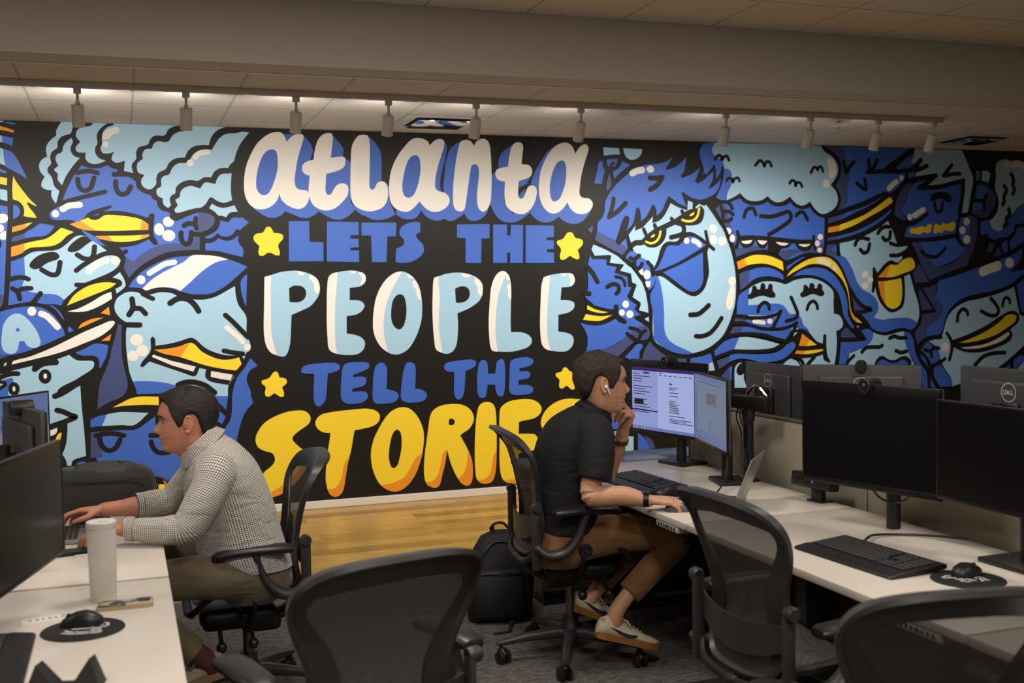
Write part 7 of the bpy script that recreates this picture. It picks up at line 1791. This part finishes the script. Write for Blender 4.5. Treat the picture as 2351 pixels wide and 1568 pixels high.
torso(tr, [(1.76, .45, 4.5, .0, 1, .09, .12, 2.3), (1.765, .51, 4.5, 0, 1, .13, .17, 2.4), (1.78, .60, 4.5, .0, 1, .125, .165, 2.4), (1.785, .64, 4.5, 0, 1, .115, .16, 2.4)], 32, False)
tr.tube([(1.78, 4.42, .55), (1.9, 4.40, .575), (2.05, 4.38, .585), (2.22, 4.362, .57), (2.262, 4.36, .53), (2.21, 4.36, .48), (2.12, 4.36, .40), (2.035, 4.36, .325)], [.09, .088, .082, .07, .066, .064, .058, .055], 22, sub=5, rnd=False)
tr.tube([(1.78, 4.58, .55), (1.9, 4.60, .575), (2.05, 4.62, .585), (2.2, 4.625, .565), (2.235, 4.625, .52), (2.17, 4.62, .45), (2.06, 4.61, .36), (2.0, 4.605, .30)], [.09, .088, .082, .07, .066, .062, .056, .054], 22, sub=5, rnd=False)
remesh(tr.build('trousers', TAN, pr, 60), .006, 3)
CRM = mat('shoe_cream', srgb(206, 192, 162), .6, bump=.1, bscale=400); GUM = mat('gum_sole', srgb(150, 96, 44), .6); NVY = mat('stripe_navy', srgb(30, 34, 62), .5); LACE = mat('lace_white', srgb(206, 196, 176), .8)
s1 = shoe(pr, (1.873, 4.362, .155), (2.16, 4.345, .070), (.3, 0, 1), CRM, GUM, .30, swoosh=NVY, lace=LACE)
pn = Panel(V((1.884, 4.321, .232)), (.93, 0, -.28), (.28, 0, .93), (0, -1, 0))
for g in ([(0, 0), (0, .014)], [(0, .006), (.007, .014)], [(.001, .007), (.008, 0)], [(.012, 0), (.012, .014), (.019, .014)], [(.012, .007), (.018, .007)], [(.012, 0), (.019, 0)]): pn.stroke(g, .0018, 0)
pn.mb.build('heel_lettering', NVY, s1, 0)
shoe(pr, (1.85, 4.60, .215), (2.10, 4.60, .105), (.4, 0, 1), CRM, GUM, .29, swoosh=NVY, lace=LACE)
mb = MB(); R3 = []
for x in (0, .022):
    c = V((2.003, 4.115, .775)) + V((.86, -.5, -.03)) * (x - .011); R3.append(sup(c, (.5, .86, 0), (0, 0, 1), .0325, .0285, 24, 2.4))
mb.rings(R3); mb.box((2.003, 4.115, .805), (.036, .03, .008), .003, rot=math.radians(-30)); mb.build('wristwatch', M_BEZ, pr, 60, label='black watch on the near wrist')
mb = MB(); dr = V((.0, -.45, .89)).normalized(); R3 = []
for x in (-.011, .011): R3.append(sup(V((2.1125, 4.592, .957)) + dr * x, (1, 0, 0), V((0, .89, .45)), .0335, .033, 24, 2.2))
mb.rings(R3); mb.build('watch_strap', mat('leather_brown', srgb(84, 50, 34), .55), pr, 60, label='brown leather watch strap on the raised wrist')
R_ = Matrix((hr.f, hr.l, hr.u)).transposed()
mb = MB(); mb.ell(hr.W(.006, -.0865, -.004), (.008, .006, .008), 14, 10, R_); mb.tube([hr.W(.008, -.088, -.004), hr.W(.014, -.0885, -.018), hr.W(.021, -.086, -.036)], .0034, 10, sub=3); mb.build('earbud', mat('earbud_white', srgb(235, 232, 228), .25), pr, 60, label='white wireless earbud')
# ================================================================= camera, light, world
sc = bpy.context.scene
cam = bpy.data.cameras.new('camera'); co = bpy.data.objects.new('camera', cam); COL.objects.link(co)
_f, _yaw, _pi, _ro = 2568.7, .33513, .04379, -.01797
cam.sensor_width = 36; cam.sensor_fit = 'HORIZONTAL'; cam.lens = _f / 2351 * 36; cam.clip_start = .05; cam.clip_end = 60
_fw = V((math.sin(_yaw) * math.cos(_pi), math.cos(_yaw) * math.cos(_pi), -math.sin(_pi)))
_r = V((math.cos(_yaw), -math.sin(_yaw), 0)); _u = _r.cross(_fw)
_c, _s = math.cos(_ro), math.sin(_ro)
_rr = _r * _c + _u * _s; _uu = -_r * _s + _u * _c
co.matrix_world = Matrix(((_rr.x, _uu.x, -_fw.x, 0), (_rr.y, _uu.y, -_fw.y, 0), (_rr.z, _uu.z, -_fw.z, 1.63353), (0, 0, 0, 1)))
cam.dof.use_dof = True; cam.dof.focus_distance = 5.6; cam.dof.aperture_fstop = 3.2
sc.camera = co
sc.view_settings.view_transform = 'Standard'; sc.view_settings.look = 'None'; sc.view_settings.gamma = 1; sc.view_settings.exposure = 0.0
w = bpy.data.worlds.new('world'); sc.world = w; w.use_nodes = True
w.node_tree.nodes['Background'].inputs['Color'].default_value = (1, .86, .70, 1)
w.node_tree.nodes['Background'].inputs['Strength'].default_value = .10

def area(name, loc, size, power, col=(1, .945, .87), rot=(0, 0, 0), spread=180):
    l = bpy.data.lights.new(name, 'AREA'); l.shape = 'RECTANGLE'; l.size, l.size_y = size; l.energy = power; l.color = col; l.spread = math.radians(spread)
    o = bpy.data.objects.new(name, l); COL.objects.link(o); o.location = loc; o.rotation_euler = rot
    return o
def spot(name, loc, aim, power, ang, blend, col=(1, .94, .86), rad=.025):
    l = bpy.data.lights.new(name, 'SPOT'); l.energy = power; l.spot_size = math.radians(ang); l.spot_blend = blend; l.color = col; l.shadow_soft_size = rad
    o = bpy.data.objects.new(name, l); COL.objects.link(o); o.location = loc
    o.rotation_euler = (V(aim) - V(loc)).to_track_quat('-Z', 'Y').to_euler()
    return o
# recessed ceiling lamps over the aisles (behind and beside the camera)
for i, (x, y, p) in enumerate(((.9, 1.2, 50), (.9, 3.9, 34), (3.6, 1.2, 30), (3.6, 3.9, 16), (-1.8, 1.2, 30), (-1.8, 3.9, 20), (.9, -1.5, 44))):
    area('ceiling_lamp', (x, y, CEIL2 - .02), (.6, .6), p * 1.07)
# track spots on the mural
for i, (x, p) in enumerate(zip([-1.45, -.85] + HEADX, (43, 41, 40, 38, 36, 34, 33, 44, 112, 62, 28, 20))):  # first two have no head, added out of view to brighten the left
    spot('track_or_added_lamp', (x, 7.08, 2.67), (x, WALL_Y, .4), p, 140, 1.0)
for i, (x, p) in enumerate(zip([-1.45, -.85] + HEADX, (10, 10, 12, 8, 7, 6, 5, 4, 3, 2, 1, .8))):  # added wide second spot at each lamp, brightens ceiling and wall top
    spot('added_spill', (x, 7.085, 2.672), (x, WALL_Y, 2.9), p, 178, 1.0)
